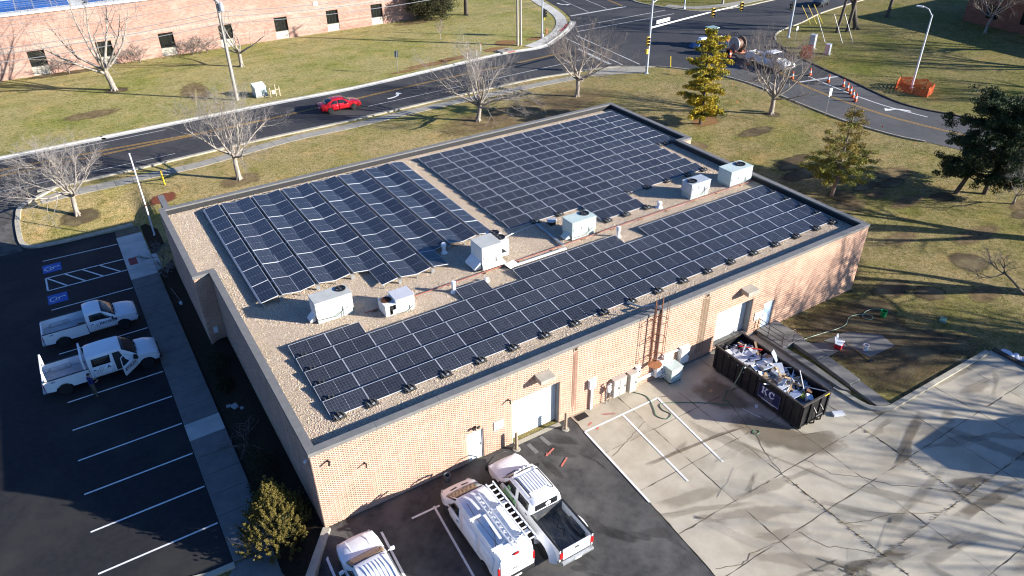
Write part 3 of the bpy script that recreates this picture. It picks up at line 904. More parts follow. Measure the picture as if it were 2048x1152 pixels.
mb.build('fallen_leaves', mat('fallen_leaf', (0.36, 0.25, 0.10), (0.28, 0.17, 0.07), 5, 0.9), kind='stuff')
# thin old snow beside the lot
mb = MB()
for k in range(26):
    t = k / 25
    mb.ball((39.75 + random.gauss(0, 0.12) + 0.1 * t, -9.6 - 2.6 * t, gh(39, 0) + 0.03), (random.uniform(0.16, 0.3), random.uniform(0.16, 0.3), random.uniform(0.05, 0.11)), 8, 5)
mb.build('snow_ridge', mat('old_snow', (0.75, 0.78, 0.84), (0.60, 0.62, 0.66), 5, 0.8), kind='stuff', smooth=60)
# ============================================================ THE BRICK BUILDING AND ITS ROOF
BW, BD, BH, RZ, JY, XL, XB = 38.02, 28.41, 4.79, 4.35, 17.75, -0.98, 39.15
bld = thing('brick_building', 'low tan brick building with a gravel roof covered in solar panels', 'building')
M_mortar = mat('mortar', (0.575, 0.375, 0.275), (0.55, 0.355, 0.26), 5, 0.9, spec=0.15)
M_brick = island_mat('tan_brick', [(0.0, (0.560, 0.345, 0.245)), (0.22, (0.580, 0.362, 0.26)), (0.46, (0.540, 0.325, 0.228)), (0.66, (0.590, 0.375, 0.272)), (0.88, (0.515, 0.33, 0.238)), (0.955, (0.44, 0.29, 0.215)), (0.985, (0.36, 0.25, 0.19))], 0.85)
M_coping = mat('grey_coping', (0.19, 0.182, 0.172), (0.155, 0.15, 0.143), 3, 0.55, spec=0.3)
M_memb = mat('black_membrane', (0.020, 0.020, 0.022), (0.032, 0.031, 0.030), 5, 0.8)
FRONT_OPEN = [(7.62, 8.53, -0.9, 1.90), (10.28, 13.20, -0.9, 2.76), (24.65, 27.66, 0.15, 2.72), (28.83, 29.74, -0.9, 1.90)]

def wall_boxes(mb, length, openings, z0, z1, put):
    us = sorted({0.0, length} | {o[0] for o in openings} | {o[1] for o in openings})
    for a, b in zip(us[:-1], us[1:]):
        zs = [z0]
        for o in openings:
            if o[0] <= a + 1e-6 and o[1] >= b - 1e-6:
                zs += [max(z0, o[2]), o[3]]
        zs.append(z1)
        for k in range(0, len(zs), 2):
            if zs[k + 1] - zs[k] > 1e-4:
                put(mb, a, b, zs[k], zs[k + 1])
mb = MB()
wall_boxes(mb, BW, FRONT_OPEN, -1.3, BH - 0.09, lambda m, a, b, z0, z1: m.box(a, b, 0.0, 0.32, z0, z1))
mb.box(0.0, 0.32, 0.32, JY + 0.32, -1.3, BH - 0.09)
mb.box(XL, 0.0, JY, JY + 0.32, -1.3, BH - 0.09)
mb.box(XL, XL + 0.32, JY + 0.32, BD, -1.3, BH - 0.09)
mb.box(XL + 0.32, XB, BD - 0.32, BD, -1.3, BH - 0.09)
mb.box(BW - 0.32, BW, 0.32, JY, -1.3, BH - 0.09)
mb.box(BW - 0.32, XB, JY, JY + 0.32, -1.3, BH - 0.09)
mb.box(XB - 0.32, XB, JY + 0.32, BD - 0.32, -1.3, BH - 0.09)
mb.box(-0.62, -0.3, BD, BD + 2.3, -1.3, BH - 0.09)
mb.build('wall', M_mortar, bld)

def bricks(name, o, du, nrm, length, z0, z1, openings, m):
    """running-bond bricks standing 9 mm proud of the mortar, joined as one part"""
    CO, BL, J = 0.0680, 0.198, 0.0095
    V = []
    nz = int((z1 - z0) / CO)
    for r in range(nz):
        za, zb = z0 + r * CO + J / 2, z0 + (r + 1) * CO - J / 2
        u = np.arange(-BL if r % 2 else 0.0, length, BL + J) + (0.5 * (BL + J) if r % 2 else 0)
        ua, ub = np.clip(u, 0, length), np.clip(u + BL, 0, length)
        keep = ub - ua > 0.03
        ua, ub = ua[keep], ub[keep]
        for (oa, ob, oz0, oz1) in openings:
            if zb > oz0 and za < oz1:
                inside = (ua >= oa - 0.01) & (ub <= ob + 0.01)
                ua, ub = ua[~inside], ub[~inside]
                left = (ua < oa) & (ub > oa)
                ub = np.where(left, oa, ub)
                right = (ua < ob) & (ub > ob)
                ua = np.where(right, ob, ua)
                k = ub - ua > 0.02
                ua, ub = ua[k], ub[k]
        V.append(np.stack([ua, ub, np.full_like(ua, za), np.full_like(ua, zb)], 1))
    B = np.concatenate(V)
    n = len(B)
    d = 0.004 + rng.random(n) * 0.003
    P = np.zeros((n, 8, 3))
    o, du, nrm = map(np.array, (o, du, nrm))
    for k, (iu, iz, dd) in enumerate([(0, 2, 0), (1, 2, 0), (1, 3, 0), (0, 3, 0), (0, 2, 1), (1, 2, 1), (1, 3, 1), (0, 3, 1)]):
        P[:, k, :] = o + du[None, :] * B[:, iu, None] + nrm[None, :] * (d[:, None] * dd - 0.004 * (1 - dd))
        P[:, k, 2] = B[:, iz]
    base = (np.arange(n) * 8)[:, None, None]
    Q = np.array([(4, 5, 6, 7), (0, 1, 5, 4), (1, 2, 6, 5), (2, 3, 7, 6), (3, 0, 4, 7)])[None] + base
    if np.dot(np.cross(du, (0, 0, 1)), nrm) < 0:
        Q = Q[:, :, ::-1]
    return np_mesh(name, P.reshape(-1, 3), Q.reshape(-1, 4), m, bld, 'stuff')
bricks('brick', (0, 0, 0), (1, 0, 0), (0, -1, 0), BW, -0.55, 4.68, FRONT_OPEN + [(22.4, 28.4, -2, -0.02)], M_brick)
bricks('brick', (0, JY, 0), (0, -1, 0), (-1, 0, 0), JY, -0.9, 4.68, [], M_brick)
bricks('brick', (0, JY, 0), (-1, 0, 0), (0, -1, 0), 0.98, -0.9, 4.68, [], M_brick)
bricks('brick', (XL, BD, 0), (0, -1, 0), (-1, 0, 0), BD - JY, -0.9, 4.68, [(9.2, 10.4, -2, 1.5)], M_brick)
bricks('brick', (BW, JY, 0), (1, 0, 0), (0, -1, 0), XB - BW, -0.5, 4.68, [], M_brick)
# coping: one length of metal after another
def coping(a, b, inner=0.36):
    L = math.dist(a, b)
    n = max(1, round(L / 3.05))
    d = ((b[0] - a[0]) / L, (b[1] - a[1]) / L)
    nx, ny = -d[1], d[0]
    for k in range(n):
        s0, s1 = k * L / n + (0.006 if k else 0), (k + 1) * L / n - (0.006 if k < n - 1 else 0)
        p = [(a[0] + d[0] * s + nx * w, a[1] + d[1] * s + ny * w) for s, w in ((s0, -0.035), (s1, -0.035), (s1, inner), (s0, inner))]
        mb = MB(); mb.prism(p, BH - 0.10, BH + random.uniform(-0.003, 0.003))
        mb.prism([p[0], p[1], (p[1][0] + nx * 0.025, p[1][1] + ny * 0.025), (p[0][0] + nx * 0.025, p[0][1] + ny * 0.025)], BH - 0.20, BH - 0.101)
        mb.build('coping', M_coping, bld)
e = 0.035
coping((-e, 0), (BW + e, 0))
coping((BW, 0.37), (BW, JY + 0.0))
coping((BW - 0.33, JY - 0.005), (XB + e, JY - 0.005))
coping((XB, JY + 0.37), (XB, BD - 0.37))
coping((XB + e, BD), (XL - e, BD))
coping((XL, BD - 0.37), (XL, JY + 0.37))
coping((XL - e, JY), (0.33, JY))
coping((0, JY - 0.01), (0, 0.37))
mb = MB(); mb.box(-0.66, -0.26, BD + 0.04, BD + 2.34, BH - 0.09, BH + 0.004); mb.build('coping', M_coping, bld)
# parapet lining and roof deck
mb = MB()
mb.box(0.36, BW - 0.36, 0.33, 0.365, RZ, BH - 0.11); mb.box(0.33, 0.365, 0.37, JY + 0.3, RZ, BH - 0.11)
mb.box(XL + 0.33, XL + 0.365, JY + 0.36, BD - 0.36, RZ, BH - 0.11); mb.box(XL + 0.36, XB - 0.36, BD - 0.365, BD - 0.33, RZ, BH - 0.11)
mb.box(BW - 0.365, BW - 0.33, 0.36, JY + 0.4, RZ, BH - 0.11); mb.box(XB - 0.365, XB - 0.33, JY + 0.36, BD - 0.36, RZ, BH - 0.11)
mb.build('parapet_lining', M_memb, bld)
M_gravel = mat('roof_gravel', (0.60, 0.49, 0.37), (0.34, 0.26, 0.19), 24, 0.95, spec=0.1, bump=1.0, bscale=34, c3=(0.52, 0.40, 0.31), scale3=0.9, detail=3, coords='World', contrast=(0.40, 0.60))
mb = MB()
mb.prism([(0.3, 0.3), (BW - 0.3, 0.3), (BW - 0.3, JY + 0.3), (XB - 0.3, JY + 0.3), (XB - 0.3, BD - 0.3), (XL + 0.3, BD - 0.3), (XL + 0.3, JY + 0.3), (0.3, JY + 0.3)], RZ - 0.3, RZ)
mb.build('roof', M_gravel, bld)
soft_patch('dirty_gravel', [(1 + 34.5 * i / 19, 0.9 + 0.25 * (i % 2)) for i in range(20)] + [(36.5 - 35.5 * i / 19, 2.1) for i in range(20)], mat('mossy_gravel', (0.24, 0.18, 0.11), (0.15, 0.12, 0.075), 18, 0.95, spec=0.1, coords='World'), RZ + 0.25, 0.6, bld) if False else None
# loose stones
def on_roof(x, y):
    a = (x > 0.38) & (x < BW - 0.38) & (y > 0.38) & (y < JY + 0.35)
    b = (x > XL + 0.38) & (x < XB - 0.38) & (y >= JY + 0.35) & (y < BD - 0.38)
    return a | b
NP_ = 230000
px_, py_ = rng.uniform(XL, XB, NP_), rng.uniform(0.3, BD - 0.3, NP_)
ok = on_roof(px_, py_)
ok &= ~((px_ > 2.1) & (px_ < 36.8) & (py_ > 2.4) & (py_ < 7.0))
ok &= ~((px_ > 2.2) & (px_ < 16.3) & (py_ > 13.6) & (py_ < 26.6))
ok &= ~((px_ > 18.8) & (px_ < 35.7) & (py_ > 13.3) & (py_ < 26.6))
px_, py_ = px_[ok], py_[ok]
n = len(px_)
rad = rng.uniform(0.016, 0.034, n) * np.where(rng.random(n) < 0.06, 1.5, 1.0)
oct_ = np.array([(1, 0, 0), (0, 1, 0), (-1, 0, 0), (0, -1, 0), (0, 0, 0.75), (0, 0, -0.5)], float)
th = rng.uniform(0, 6.28, n)
ca, sa = np.cos(th), np.sin(th)
V = np.zeros((n, 6, 3))
jit = rng.uniform(0.7, 1.25, (n, 6))
for k in range(6):
    x, y, z = oct_[k]
    V[:, k, 0] = px_ + (ca * x - sa * y * 0.75) * rad * jit[:, k]
    V[:, k, 1] = py_ + (sa * x + ca * y * 0.75) * rad * jit[:, k]
    V[:, k, 2] = RZ + 0.008 + z * rad * jit[:, k]
T = np.array([(0, 1, 4), (1, 2, 4), (2, 3, 4), (3, 0, 4), (1, 0, 5), (2, 1, 5), (3, 2, 5), (0, 3, 5)])
M_stone = island_mat('roof_stones', [(0.0, (0.70, 0.58, 0.43)), (0.25, (0.52, 0.40, 0.28)), (0.42, (0.72, 0.62, 0.49)), (0.58, (0.58, 0.39, 0.29)), (0.70, (0.30, 0.24, 0.19)), (0.82, (0.72, 0.60, 0.36)), (0.92, (0.78, 0.73, 0.66))], 0.9)
np_mesh('stone', V.reshape(-1, 3), (T[None] + (np.arange(n) * 6)[:, None, None]).reshape(-1, 3), M_stone, bld, 'stuff', tri=True)

# ---- doors and openings of the front
M_door = mat('white_door', (0.80, 0.80, 0.80), (0.74, 0.75, 0.76), 2, 0.45)
M_bdoor = mat('pale_blue_door', (0.42, 0.53, 0.66), (0.34, 0.45, 0.58), 2, 0.45)
M_jamb = mat('door_jamb', (0.30, 0.30, 0.30), (0.24, 0.24, 0.24), 3, 0.6)
M_roll = mat('overhead_door', (0.66, 0.67, 0.65), (0.56, 0.57, 0.56), 2.5, 0.5, stretch=(1, 1, 0.2))
def man_door(x0, x1, z0, z1, m, hinge_left=True):
    mb = MB(); mb.box(x0 + 0.05, x1 - 0.05, 0.06, 0.105, z0 + 0.02, z1 - 0.05)
    d = mb.build('door', m, bld, bevel=0.006)
    mb = MB(); hx = x1 - 0.14 if hinge_left else x0 + 0.14
    mb.box(hx - 0.025, hx + 0.025, 0.030, 0.062, z0 + 0.9, z0 + 1.12); mb.tube([(hx, 0.04, z0 + 1.0), (hx, -0.005, z0 + 1.0), (hx - 0.1, -0.005, z0 + 1.0)], 0.012, n=6)
    mb.build('handle', M_steel, d)
    mb = MB()
    hg = x0 + 0.055 if hinge_left else x1 - 0.055
    for z in (z0 + 0.25, z0 + 1.0, z0 + 1.75):
        mb.tube([(hg, 0.052, z - 0.05), (hg, 0.052, z + 0.05)], 0.012, n=6)
    mb.build('hinge', M_steel, d)
    mb = MB(); mb.box(x0, x0 + 0.048, 0.02, 0.2, z0, z1); mb.box(x1 - 0.048, x1, 0.02, 0.2, z0, z1); mb.box(x0 + 0.048, x1 - 0.048, 0.02, 0.2, z1 - 0.048, z1)
    mb.build('door_frame', M_jamb, bld)
    mb = MB(); mb.box(x0 + 0.048, x1 - 0.048, 0.107, 0.3, -1.0, z1); mb.build('door_backing', M_black, bld)
man_door(7.62, 8.53, -0.12, 1.90, M_door)
man_door(28.83, 29.74, -0.10, 1.90, M_bdoor, False)
def roll_door(x0, x1, z0, z1, depth, sections):
    h = (z1 - z0) / sections
    base = MB(); base.box(x0, x1, depth + 0.05, depth + 0.07, z0, z1); b = base.build('overhead_door', M_roll, bld)
    for k in range(sections):
        mb = MB(); za, zb = z0 + k * h + 0.006, z0 + (k + 1) * h - 0.006
        mb.box(x0 + 0.02, x1 - 0.02, depth, depth + 0.049, za, zb)
        for q in range(4):
            zc = za + (q + 0.5) * (zb - za) / 4
            mb.box(x0 + 0.06, x1 - 0.06, depth - 0.010, depth - 0.001, zc - 0.035, zc + 0.02)
        mb.build('door_panel', M_roll, b)
    mb = MB(); mb.tube([((x0 + x1) / 2 - 0.1, depth - 0.03, z0 + 0.35), ((x0 + x1) / 2 + 0.1, depth - 0.03, z0 + 0.35)], 0.012, n=6); mb.build('handle', M_steel, b)
    
    for xa in (x0, x1 - 0.03):
        mb = MB(); mb.box(xa, xa + 0.03, 0.03, depth + 0.1, z0, z1); mb.build('door_track', M_jamb, bld)
roll_door(10.28, 13.20, -0.08, 2.76, 0.30, 5)
roll_door(24.65, 27.66, 0.2, 2.72, 0.42, 5)
mb = MB(); mb.box(24.65, 27.66, 0.0, 0.7, -0.6, 0.195); mb.build('dock_sill', M_conc_grey, bld)
mb = MB(); mb.box(10.28, 13.2, 0.5, 0.6, -0.5, 2.8); mb.build('door_backing', M_black, bld)
mb = MB(); mb.box(22.45, 28.4, -0.05, -0.012, -1.0, -0.05); mb.build('foundation', M_conc_grey, bld)
mb = MB(); mb.box(28.05, 28.78, -0.045, -0.01, 0.86, 1.47); mb.build('wall_board', mat('pale_board', (0.62, 0.62, 0.58), (0.52, 0.52, 0.48), 3, 0.7), bld)
for x0, x1, z0, z1 in ((14.02, 14.32, 4.38, 4.62), (23.36, 23.68, 4.32, 4.58)):
    mb = MB(); mb.box(x0, x1, -0.035, -0.009, z0, z1); f = mb.build('scupper', mat('tan_scupper', (0.34, 0.25, 0.18), (0.28, 0.2, 0.14), 4, 0.7), bld)
    mb = MB(); mb.box(x0 + 0.07, x1 - 0.07, -0.045, -0.036, z0 + 0.05, z1 - 0.05); mb.build('outlet', M_black, f)
# water stains below the scuppers, dirt of the brick
def stain(x0, x1, z0, z1, c, name):
    mb = MB()
    n = 14
    for k in range(n):
        a = x0 + (x1 - x0) * k / n + random.uniform(-.02, .02)
        mb.box(a, a + (x1 - x0) / n * random.uniform(0.5, 0.98), -0.0135, -0.0125, z0 + random.uniform(0, 0.9), z1 - random.uniform(0, 0.15))
    return mb.build('water_stain', mat(name, c, tuple(v * 0.75 for v in c), 6, 0.9), bld)
stain(23.2, 23.75, 0.3, 4.3, (0.27, 0.20, 0.13), 'algae_streak')
stain(14.0, 14.3, 0.2, 4.35, (0.38, 0.22, 0.155), 'rust_streak')

# ---- things fixed to the front wall
M_cab = mat('grey_beige_cabinet', (0.46, 0.42, 0.37), (0.38, 0.35, 0.31), 3, 0.55)
M_cabw = mat('white_cabinet', (0.78, 0.78, 0.76), (0.70, 0.70, 0.69), 3, 0.45)
def cabinet(label, x0, x1, z0, z1, d, m, two=False, group=None):
    t = thing('electrical_cabinet', label, 'cabinet', ((x0 + x1) / 2, -0.012, z0), 0, group)
    w, h = x1 - x0, z1 - z0
    mb = MB(); mb.box(-w / 2, w / 2, -d, 0, 0, h); mb.box(-w / 2 - 0.02, w / 2 + 0.02, -d - 0.03, 0, h + 0.001, h + 0.03)
    mb.build('housing', m, t, bevel=0.008)
    for k in range(2 if two else 1):
        a = -w / 2 + 0.025 + k * (w / 2 - 0.015)
        b = a + (w - 0.05 if not two else w / 2 - 0.04)
        mb = MB(); mb.box(a, b, -d - 0.018, -d - 0.002, 0.04, h - 0.05)
        dd = mb.build('cabinet_door', m, t, bevel=0.004)
        mb = MB(); mb.box(b - 0.09, b - 0.05, -d - 0.045, -d - 0.019, h * 0.45, h * 0.45 + 0.13); mb.build('handle', M_black, dd)
    return t
cabinet('wide grey two-door electrical cabinet beside the gas meter', 16.72, 17.62, 0.12, 1.34, 0.28, M_cab, True)
cabinet('narrow grey electrical cabinet right of the two-door cabinet', 17.82, 18.36, 0.03, 1.32, 0.34, M_cab)
cabinet('small white box mounted right of the grey cabinets', 18.42, 18.72, 0.82, 1.45, 0.16, M_cabw)
cabinet('white electrical cabinet directly below the caged ladder', 19.84, 20.30, 0.2, 1.26, 0.30, M_cabw)
cabinet('widest white electrical cabinet behind the grey condenser', 20.34, 21.04, 0.25, 1.42, 0.30, M_cabw)
cabinet('white cabinet farthest along the wall near the dumpster', 21.72, 22.40, 0.32, 1.45, 0.26, M_cabw)
t = thing('service_box', 'white pull box on a conduit by the first overhead door', 'service box', (15.3, -0.012, -0.1))
mb = MB(); mb.box(-0.22, 0.22, -0.2, 0, 1.55, 2.1); mb.box(-0.24, 0.24, -0.22, 0, 2.101, 2.13); mb.build('housing', M_cabw, t, bevel=0.01)
mb = MB(); mb.tube([(-0.02, -0.1, 0), (-0.02, -0.1, 1.55)], 0.045, n=8); mb.build('conduit', M_cabw, t)
mb = MB(); mb.tube([(0.08, -0.1, 0), (0.08, -0.1, 1.55)], 0.03, n=8); mb.build('conduit', M_cabw, t)
t = thing('gas_meter', 'grey gas meter with pipes left of the two-door cabinet', 'gas meter', (16.4, -0.25, -0.12))
mb = MB(); mb.ball((0, 0, 1.0), (0.16, 0.12, 0.2), 12, 8); mb.box(-0.12, 0.12, -0.06, 0.06, 1.16, 1.26); mb.build('meter_body', M_cabw, t, smooth=40)
mb = MB(); mb.tube([(-0.1, 0.05, 0), (-0.1, 0.05, 0.7), (-0.1, 0.02, 1.3), (-0.02, 0.02, 1.4)], 0.03, n=8); mb.tube([(0.1, 0.02, 1.2), (0.17, 0.05, 1.0), (0.17, 0.1, 0.0)], 0.03, n=8); mb.build('pipe', M_steel, t)
mb = MB(); mb.ball((0.02, -0.05, 1.44), (0.1, 0.1, 0.06), 10, 6); mb.build('regulator', M_steel, t, smooth=40)
t = thing('wall_conduit', 'white conduits running low along the wall between cabinets', 'conduit', (18.4, -0.08, 0.35))
mb = MB(); mb.tube([(0, 0, 0), (1.4, 0, 0.0)], 0.055, n=8); mb.build('pipe', M_cabw, t)
mb = MB(); mb.tube([(0, 0, 0.13), (1.4, 0, 0.13)], 0.055, n=8); mb.build('pipe', M_cabw, t)
mb = MB(); mb.tube([(2.0, 0, 1.12), (3.3, 0, 1.0)], 0.06, n=8); mb.build('pipe', M_cabw, t)
# roof ladder with cage
t = thing('roof_ladder', 'rusty caged steel ladder climbing the front wall to the roof', 'ladder', (19.52, -0.02, 0))
for sx in (-0.24, 0.24):
    mb = MB(); mb.box(sx - 0.035, sx + 0.035, -0.26, -0.22, 1.25, 5.75); mb.build('rail', M_rust, t)
for k in range(14):
    mb = MB(); mb.tube([(-0.2, -0.24, 1.45 + k * 0.3), (0.2, -0.24, 1.45 + k * 0.3)], 0.014, n=6); mb.build('rung', M_rust, t)
arc = [(-0.24, -0.26)] + [(0.40 * math.sin(a), -0.45 - 0.40 * math.cos(a)) for a in [-1.9 + 0.38 * i for i in range(11)]] + [(0.24, -0.26)]
for z in (2.05, 3.3, 4.55):
    mb = MB(); mb.tube([(x, y, z) for x, y in arc], 0.020, n=6); mb.build('cage_hoop', M_rust, t)
for a in (-1.5, -0.75, 0, 0.75, 1.5):
    mb = MB(); x, y = 0.40 * math.sin(a), -0.45 - 0.40 * math.cos(a); mb.tube([(x, y, 2.0), (x, y, 5.7)], 0.014, n=6); mb.build('cage_bar', M_rust, t)
mb = MB(); mb.prism([(0.42 * math.cos(k * math.pi / 10), -0.42 + 0.38 * math.sin(k * math.pi / 10)) for k in range(20)], 1.42, 1.45); mb.build('guard_plate', mat('bare_rust', (0.36, 0.15, 0.06), (0.26, 0.11, 0.05), 7, 0.8), t)
for z in (1.9, 3.2, 4.4):
    mb = MB(); mb.box(-0.26, -0.22, -0.24, 0.012, z, z + 0.05); mb.box(0.22, 0.26, -0.24, 0.012, z, z + 0.05); mb.build('bracket', M_rust, t)
t = thing('roof_conduit', 'grey pipe beside the ladder running over the parapet to the panels', 'conduit', (19.95, -0.09, 0))
mb = MB(); mb.tube([(0, 0, 1.35), (0, 0, 4.85)], 0.06, n=8); mb.build('pipe', M_steel, t)
mb = MB(); mb.tube([(0, 0, 4.85), (-0.05, 0.25, 4.93), (-0.25, 0.6, 4.86), (-0.45, 1.2, 4.5), (-0.8, 2.0, 4.46)], 0.06, n=8); mb.build('pipe', M_steel, t)
def lamp_hood(label, x, z):
    t = thing('wall_light', label, 'wall light', (x, -0.012, z))
    mb = MB(); mb.add([(-0.45, 0, 0), (0.45, 0, 0), (0.45, -0.62, 0.02), (-0.45, -0.62, 0.02), (-0.45, 0, 0.34), (0.45, 0, 0.34), (0.45, -0.62, 0.26), (-0.45, -0.62, 0.26)], [(0, 3, 2, 1), (4, 5, 6, 7), (0, 1, 5, 4), (1, 2, 6, 5), (2, 3, 7, 6), (3, 0, 4, 7)])
    mb.build('hood', mat('tan_lamp_metal', (0.36, 0.335, 0.28), (0.29, 0.27, 0.23), 3, 0.5), t, bevel=0.012)
    mb = MB(); mb.box(-0.36, 0.36, -0.55, -0.12, -0.03, -0.002); mb.build('lens', M_lamp, t)
lamp_hood('boxy tan wall light above the nearer overhead door', 12.05, 3.62)
lamp_hood('boxy tan wall light above the dock door by the dumpster', 26.75, 3.60)
def camera_thing(label, x, z, s=1.0):
    t = thing('security_camera', label, 'camera', (x, -0.012, z))
    mb = MB(); mb.box(-0.05 * s, 0.05 * s, -0.03, 0, -0.06, 0.06); mb.tube([(0, -0.02, 0), (0.0, -0.14, 0.03)], 0.018, n=6); mb.build('mount', M_black, t)
    mb = MB(); mb.tube([(0.05, -0.12, 0.05), (-0.04, -0.30, -0.02)], 0.05 * s, n=8); mb.build('camera_body', M_black, t)
camera_thing('small black camera high on the wall near the left corner', 0.73, 4.0)
camera_thing('small black wall fitting with dangling wires left of the white door', 2.33, 2.95, 0.8)
camera_thing('small dark camera beside the top corner of the overhead door', 10.02, 3.05, 0.8)
t = thing('floodlight', 'twin-head black floodlight above the white door', 'floodlight', (8.07, -0.012, 2.22))
mb = MB(); mb.box(-0.06, 0.06, -0.05, 0, -0.06, 0.06); mb.build('mount', M_black, t)
for s_ in (-1, 1):
    mb = MB(); mb.obox((0.12 * s_, -0.16, 0.03), (0.17, 0.12, 0.13), (0.5, 0, 0.3 * s_)); mb.build('lamp_head', M_black, t, bevel=0.01)
t = thing('wall_sign', 'small grey sign with white lines beside the white door', 'sign', (9.15, -0.012, 1.40))
M_sign = mat('grey_sign', (0.40, 0.385, 0.365), (0.36, 0.35, 0.33), 3, 0.6)
mb = MB(); mb.box(0, 0.6, -0.025, 0, 0.10, 0.56); mb.build('board', M_sign, t)
mb = MB(); mb.box(0.0, 0.6, -0.03, 0, 0.0, 0.095); mb.build('strip', M_white, t)
mb = MB()
for a in ((0.13, 0.42, 0.33, 0.355), (0.13, 0.42, 0.18, 0.205), (0.13, 0.16, 0.18, 0.355), (0.22, 0.40, 0.42, 0.445), (0.28, 0.36, 0.475, 0.5)):
    mb.box(a[0], a[1], -0.029, -0.0255, a[2], a[3])
mb.build('white_lettering', M_white, t)
t = thing('security_camera', 'white dome camera on the shaded left wall near the front corner', 'camera', (-0.012, 0.55, 3.9))
mb = MB(); mb.ball((-0.09, 0, 0), (0.08, 0.08, 0.08), 10, 6); mb.box(-0.06, 0, -0.05, 0.05, 0.04, 0.1); mb.build('camera_body', M_white, t, smooth=40)
t = thing('air_conditioner', 'pale green condenser box standing against the front wall', 'condenser', (20.87, -0.3, gh(21, 0) + 0.03))
M_ac = mat('pale_green_metal', (0.43, 0.50, 0.47), (0.36, 0.43, 0.41), 3, 0.5)
mb = MB(); mb.box(-0.42, 0.42, -0.62, 0.1, 0.09, 0.98); mb.build('cabinet', M_ac, t, bevel=0.02)
mb = MB(); mb.box(-0.45, 0.45, -0.66, 0.13, 0.98, 1.02); mb.build('lid', M_ac, t, bevel=0.012)
for x in (-0.36, 0.36):
    for y in (-0.55, 0.03):
        mb = MB(); mb.box(x - 0.05, x + 0.05, y - 0.05, y + 0.05, -0.01, 0.09); mb.build('foot', M_black, t)
for z in (0.35, 0.6):
    mb = MB(); mb.box(-0.2, 0.25, -0.632, -0.622, z, z + 0.12); mb.build('label_plate', M_white, t)
mb = MB(); mb.tube([(-0.43, -0.1, 0.5), (-0.75, -0.05, 0.42), (-0.85, 0.2, 0.5)], 0.035, n=8); mb.build('pipe', M_cabw, t)
mb = MB(); mb.tube([(-0.43, -0.2, 0.42), (-0.75, -0.12, 0.34), (-0.85, 0.2, 0.42)], 0.025, n=8); mb.build('pipe', M_cabw, t)

# ---- solar arrays
def cell_mat(name, bw, rh, mort, base, line):
    m = bpy.data.materials.new(name); m.use_nodes = True
    N, L = m.node_tree.nodes, m.node_tree.links
    b = N['Principled BSDF']
    tc = N.new('ShaderNodeTexCoord')
    br = N.new('ShaderNodeTexBrick')
    br.offset = 0.0; br.squash = 1.0
    br.inputs['Scale'].default_value = 1.0
    br.inputs['Brick Width'].default_value = bw
    br.inputs['Row Height'].default_value = rh
    br.inputs['Mortar Size'].default_value = mort
    br.inputs['Mortar Smooth'].default_value = 0.3
    br.inputs['Color1'].default_value = (*base, 1)
    br.inputs['Color2'].default_value = (*[v * 1.35 for v in base], 1)
    br.inputs['Mortar'].default_value = (*line, 1)
    L.new(tc.outputs['Object'], br.inputs['Vector'])
    oi = N.new('ShaderNodeObjectInfo')
    mr = N.new('ShaderNodeMapRange')
    mr.inputs['To Min'].default_value, mr.inputs['To Max'].default_value = 0.8, 1.25
    L.new(oi.outputs['Random'], mr.inputs['Value'])
    hv = N.new('ShaderNodeHueSaturation')
    L.new(br.outputs['Color'], hv.inputs['Color'])
    L.new(mr.outputs[0], hv.inputs['Value'])
    L.new(hv.outputs[0], b.inputs['Base Color'])
    b.inputs['Roughness'].default_value = 0.24
    b.inputs['Specular IOR Level'].default_value = 0.65
    return m
M_cell = cell_mat('solar_cells', 0.1625, 0.180, 0.0035, (0.022, 0.024, 0.031), (0.16, 0.17, 0.18))
M_back = mat('panel_back', (0.03, 0.03, 0.035), (0.02, 0.02, 0.025), 4, 0.7)
def panel_meshes(L, Wd):
    g = MB(); g.box(-L / 2 + 0.017, L / 2 - 0.017, -Wd / 2 + 0.017, Wd / 2 - 0.017, -0.02, 0.012)
    gm = g.mesh('solar_panel', [M_cell])
    f = MB()
    a, b = L / 2, Wd / 2
    f.box(-a, a, -b, -b + 0.0165, -0.025, 0.017); f.box(-a, a, b - 0.0165, b, -0.025, 0.017)
    f.box(-a, -a + 0.0165, -b + 0.0166, b - 0.0166, -0.025, 0.017); f.box(a - 0.0165, a, -b + 0.0166, b - 0.0166, -0.025, 0.017)
    fm = f.mesh('frame', [M_alu])
    d = MB()
    for k in range(-2, 3):
        y = k * 0.18
        d.add([(-0.02, y, 0.0145), (0, y - 0.02, 0.0145), (0.02, y, 0.0145), (0, y + 0.02, 0.0145)], [(0, 1, 2, 3)])
    d.add([(-0.003, -b + 0.02, 0.0138), (0.003, -b + 0.02, 0.0138), (0.003, b - 0.02, 0.0138), (-0.003, b - 0.02, 0.0138)], [(0, 1, 2, 3)])
    dm = d.mesh('cell_gap', [M_alu])
    return gm, fm, dm
PM_A, PM_B, PM_T = panel_meshes(1.955, 1.12), panel_meshes(1.955, 1.095), panel_meshes(1.985, 1.02)
def panel(parent, pm, loc, rot):
    p = bpy.data.objects.new('solar_panel', pm[0]); COL.objects.link(p)
    p.parent = parent; p.location = loc; p.rotation_euler = rot
    for n, me in (('frame', pm[1]), ('cell_gap', pm[2])):
        c = bpy.data.objects.new(n, me); COL.objects.link(c); c.parent = p
    return p
tray = MB()
tray.add([(-0.30, -0.22, 0), (0.30, -0.22, 0), (0.30, 0.22, 0), (-0.30, 0.22, 0), (-0.36, -0.28, 0.07), (0.36, -0.28, 0.07), (0.36, 0.28, 0.07), (-0.36, 0.28, 0.07)], [(0, 3, 2, 1), (0, 1, 5, 4), (1, 2, 6, 5), (2, 3, 7, 6), (3, 0, 4, 7), (4, 5, 6, 7)])
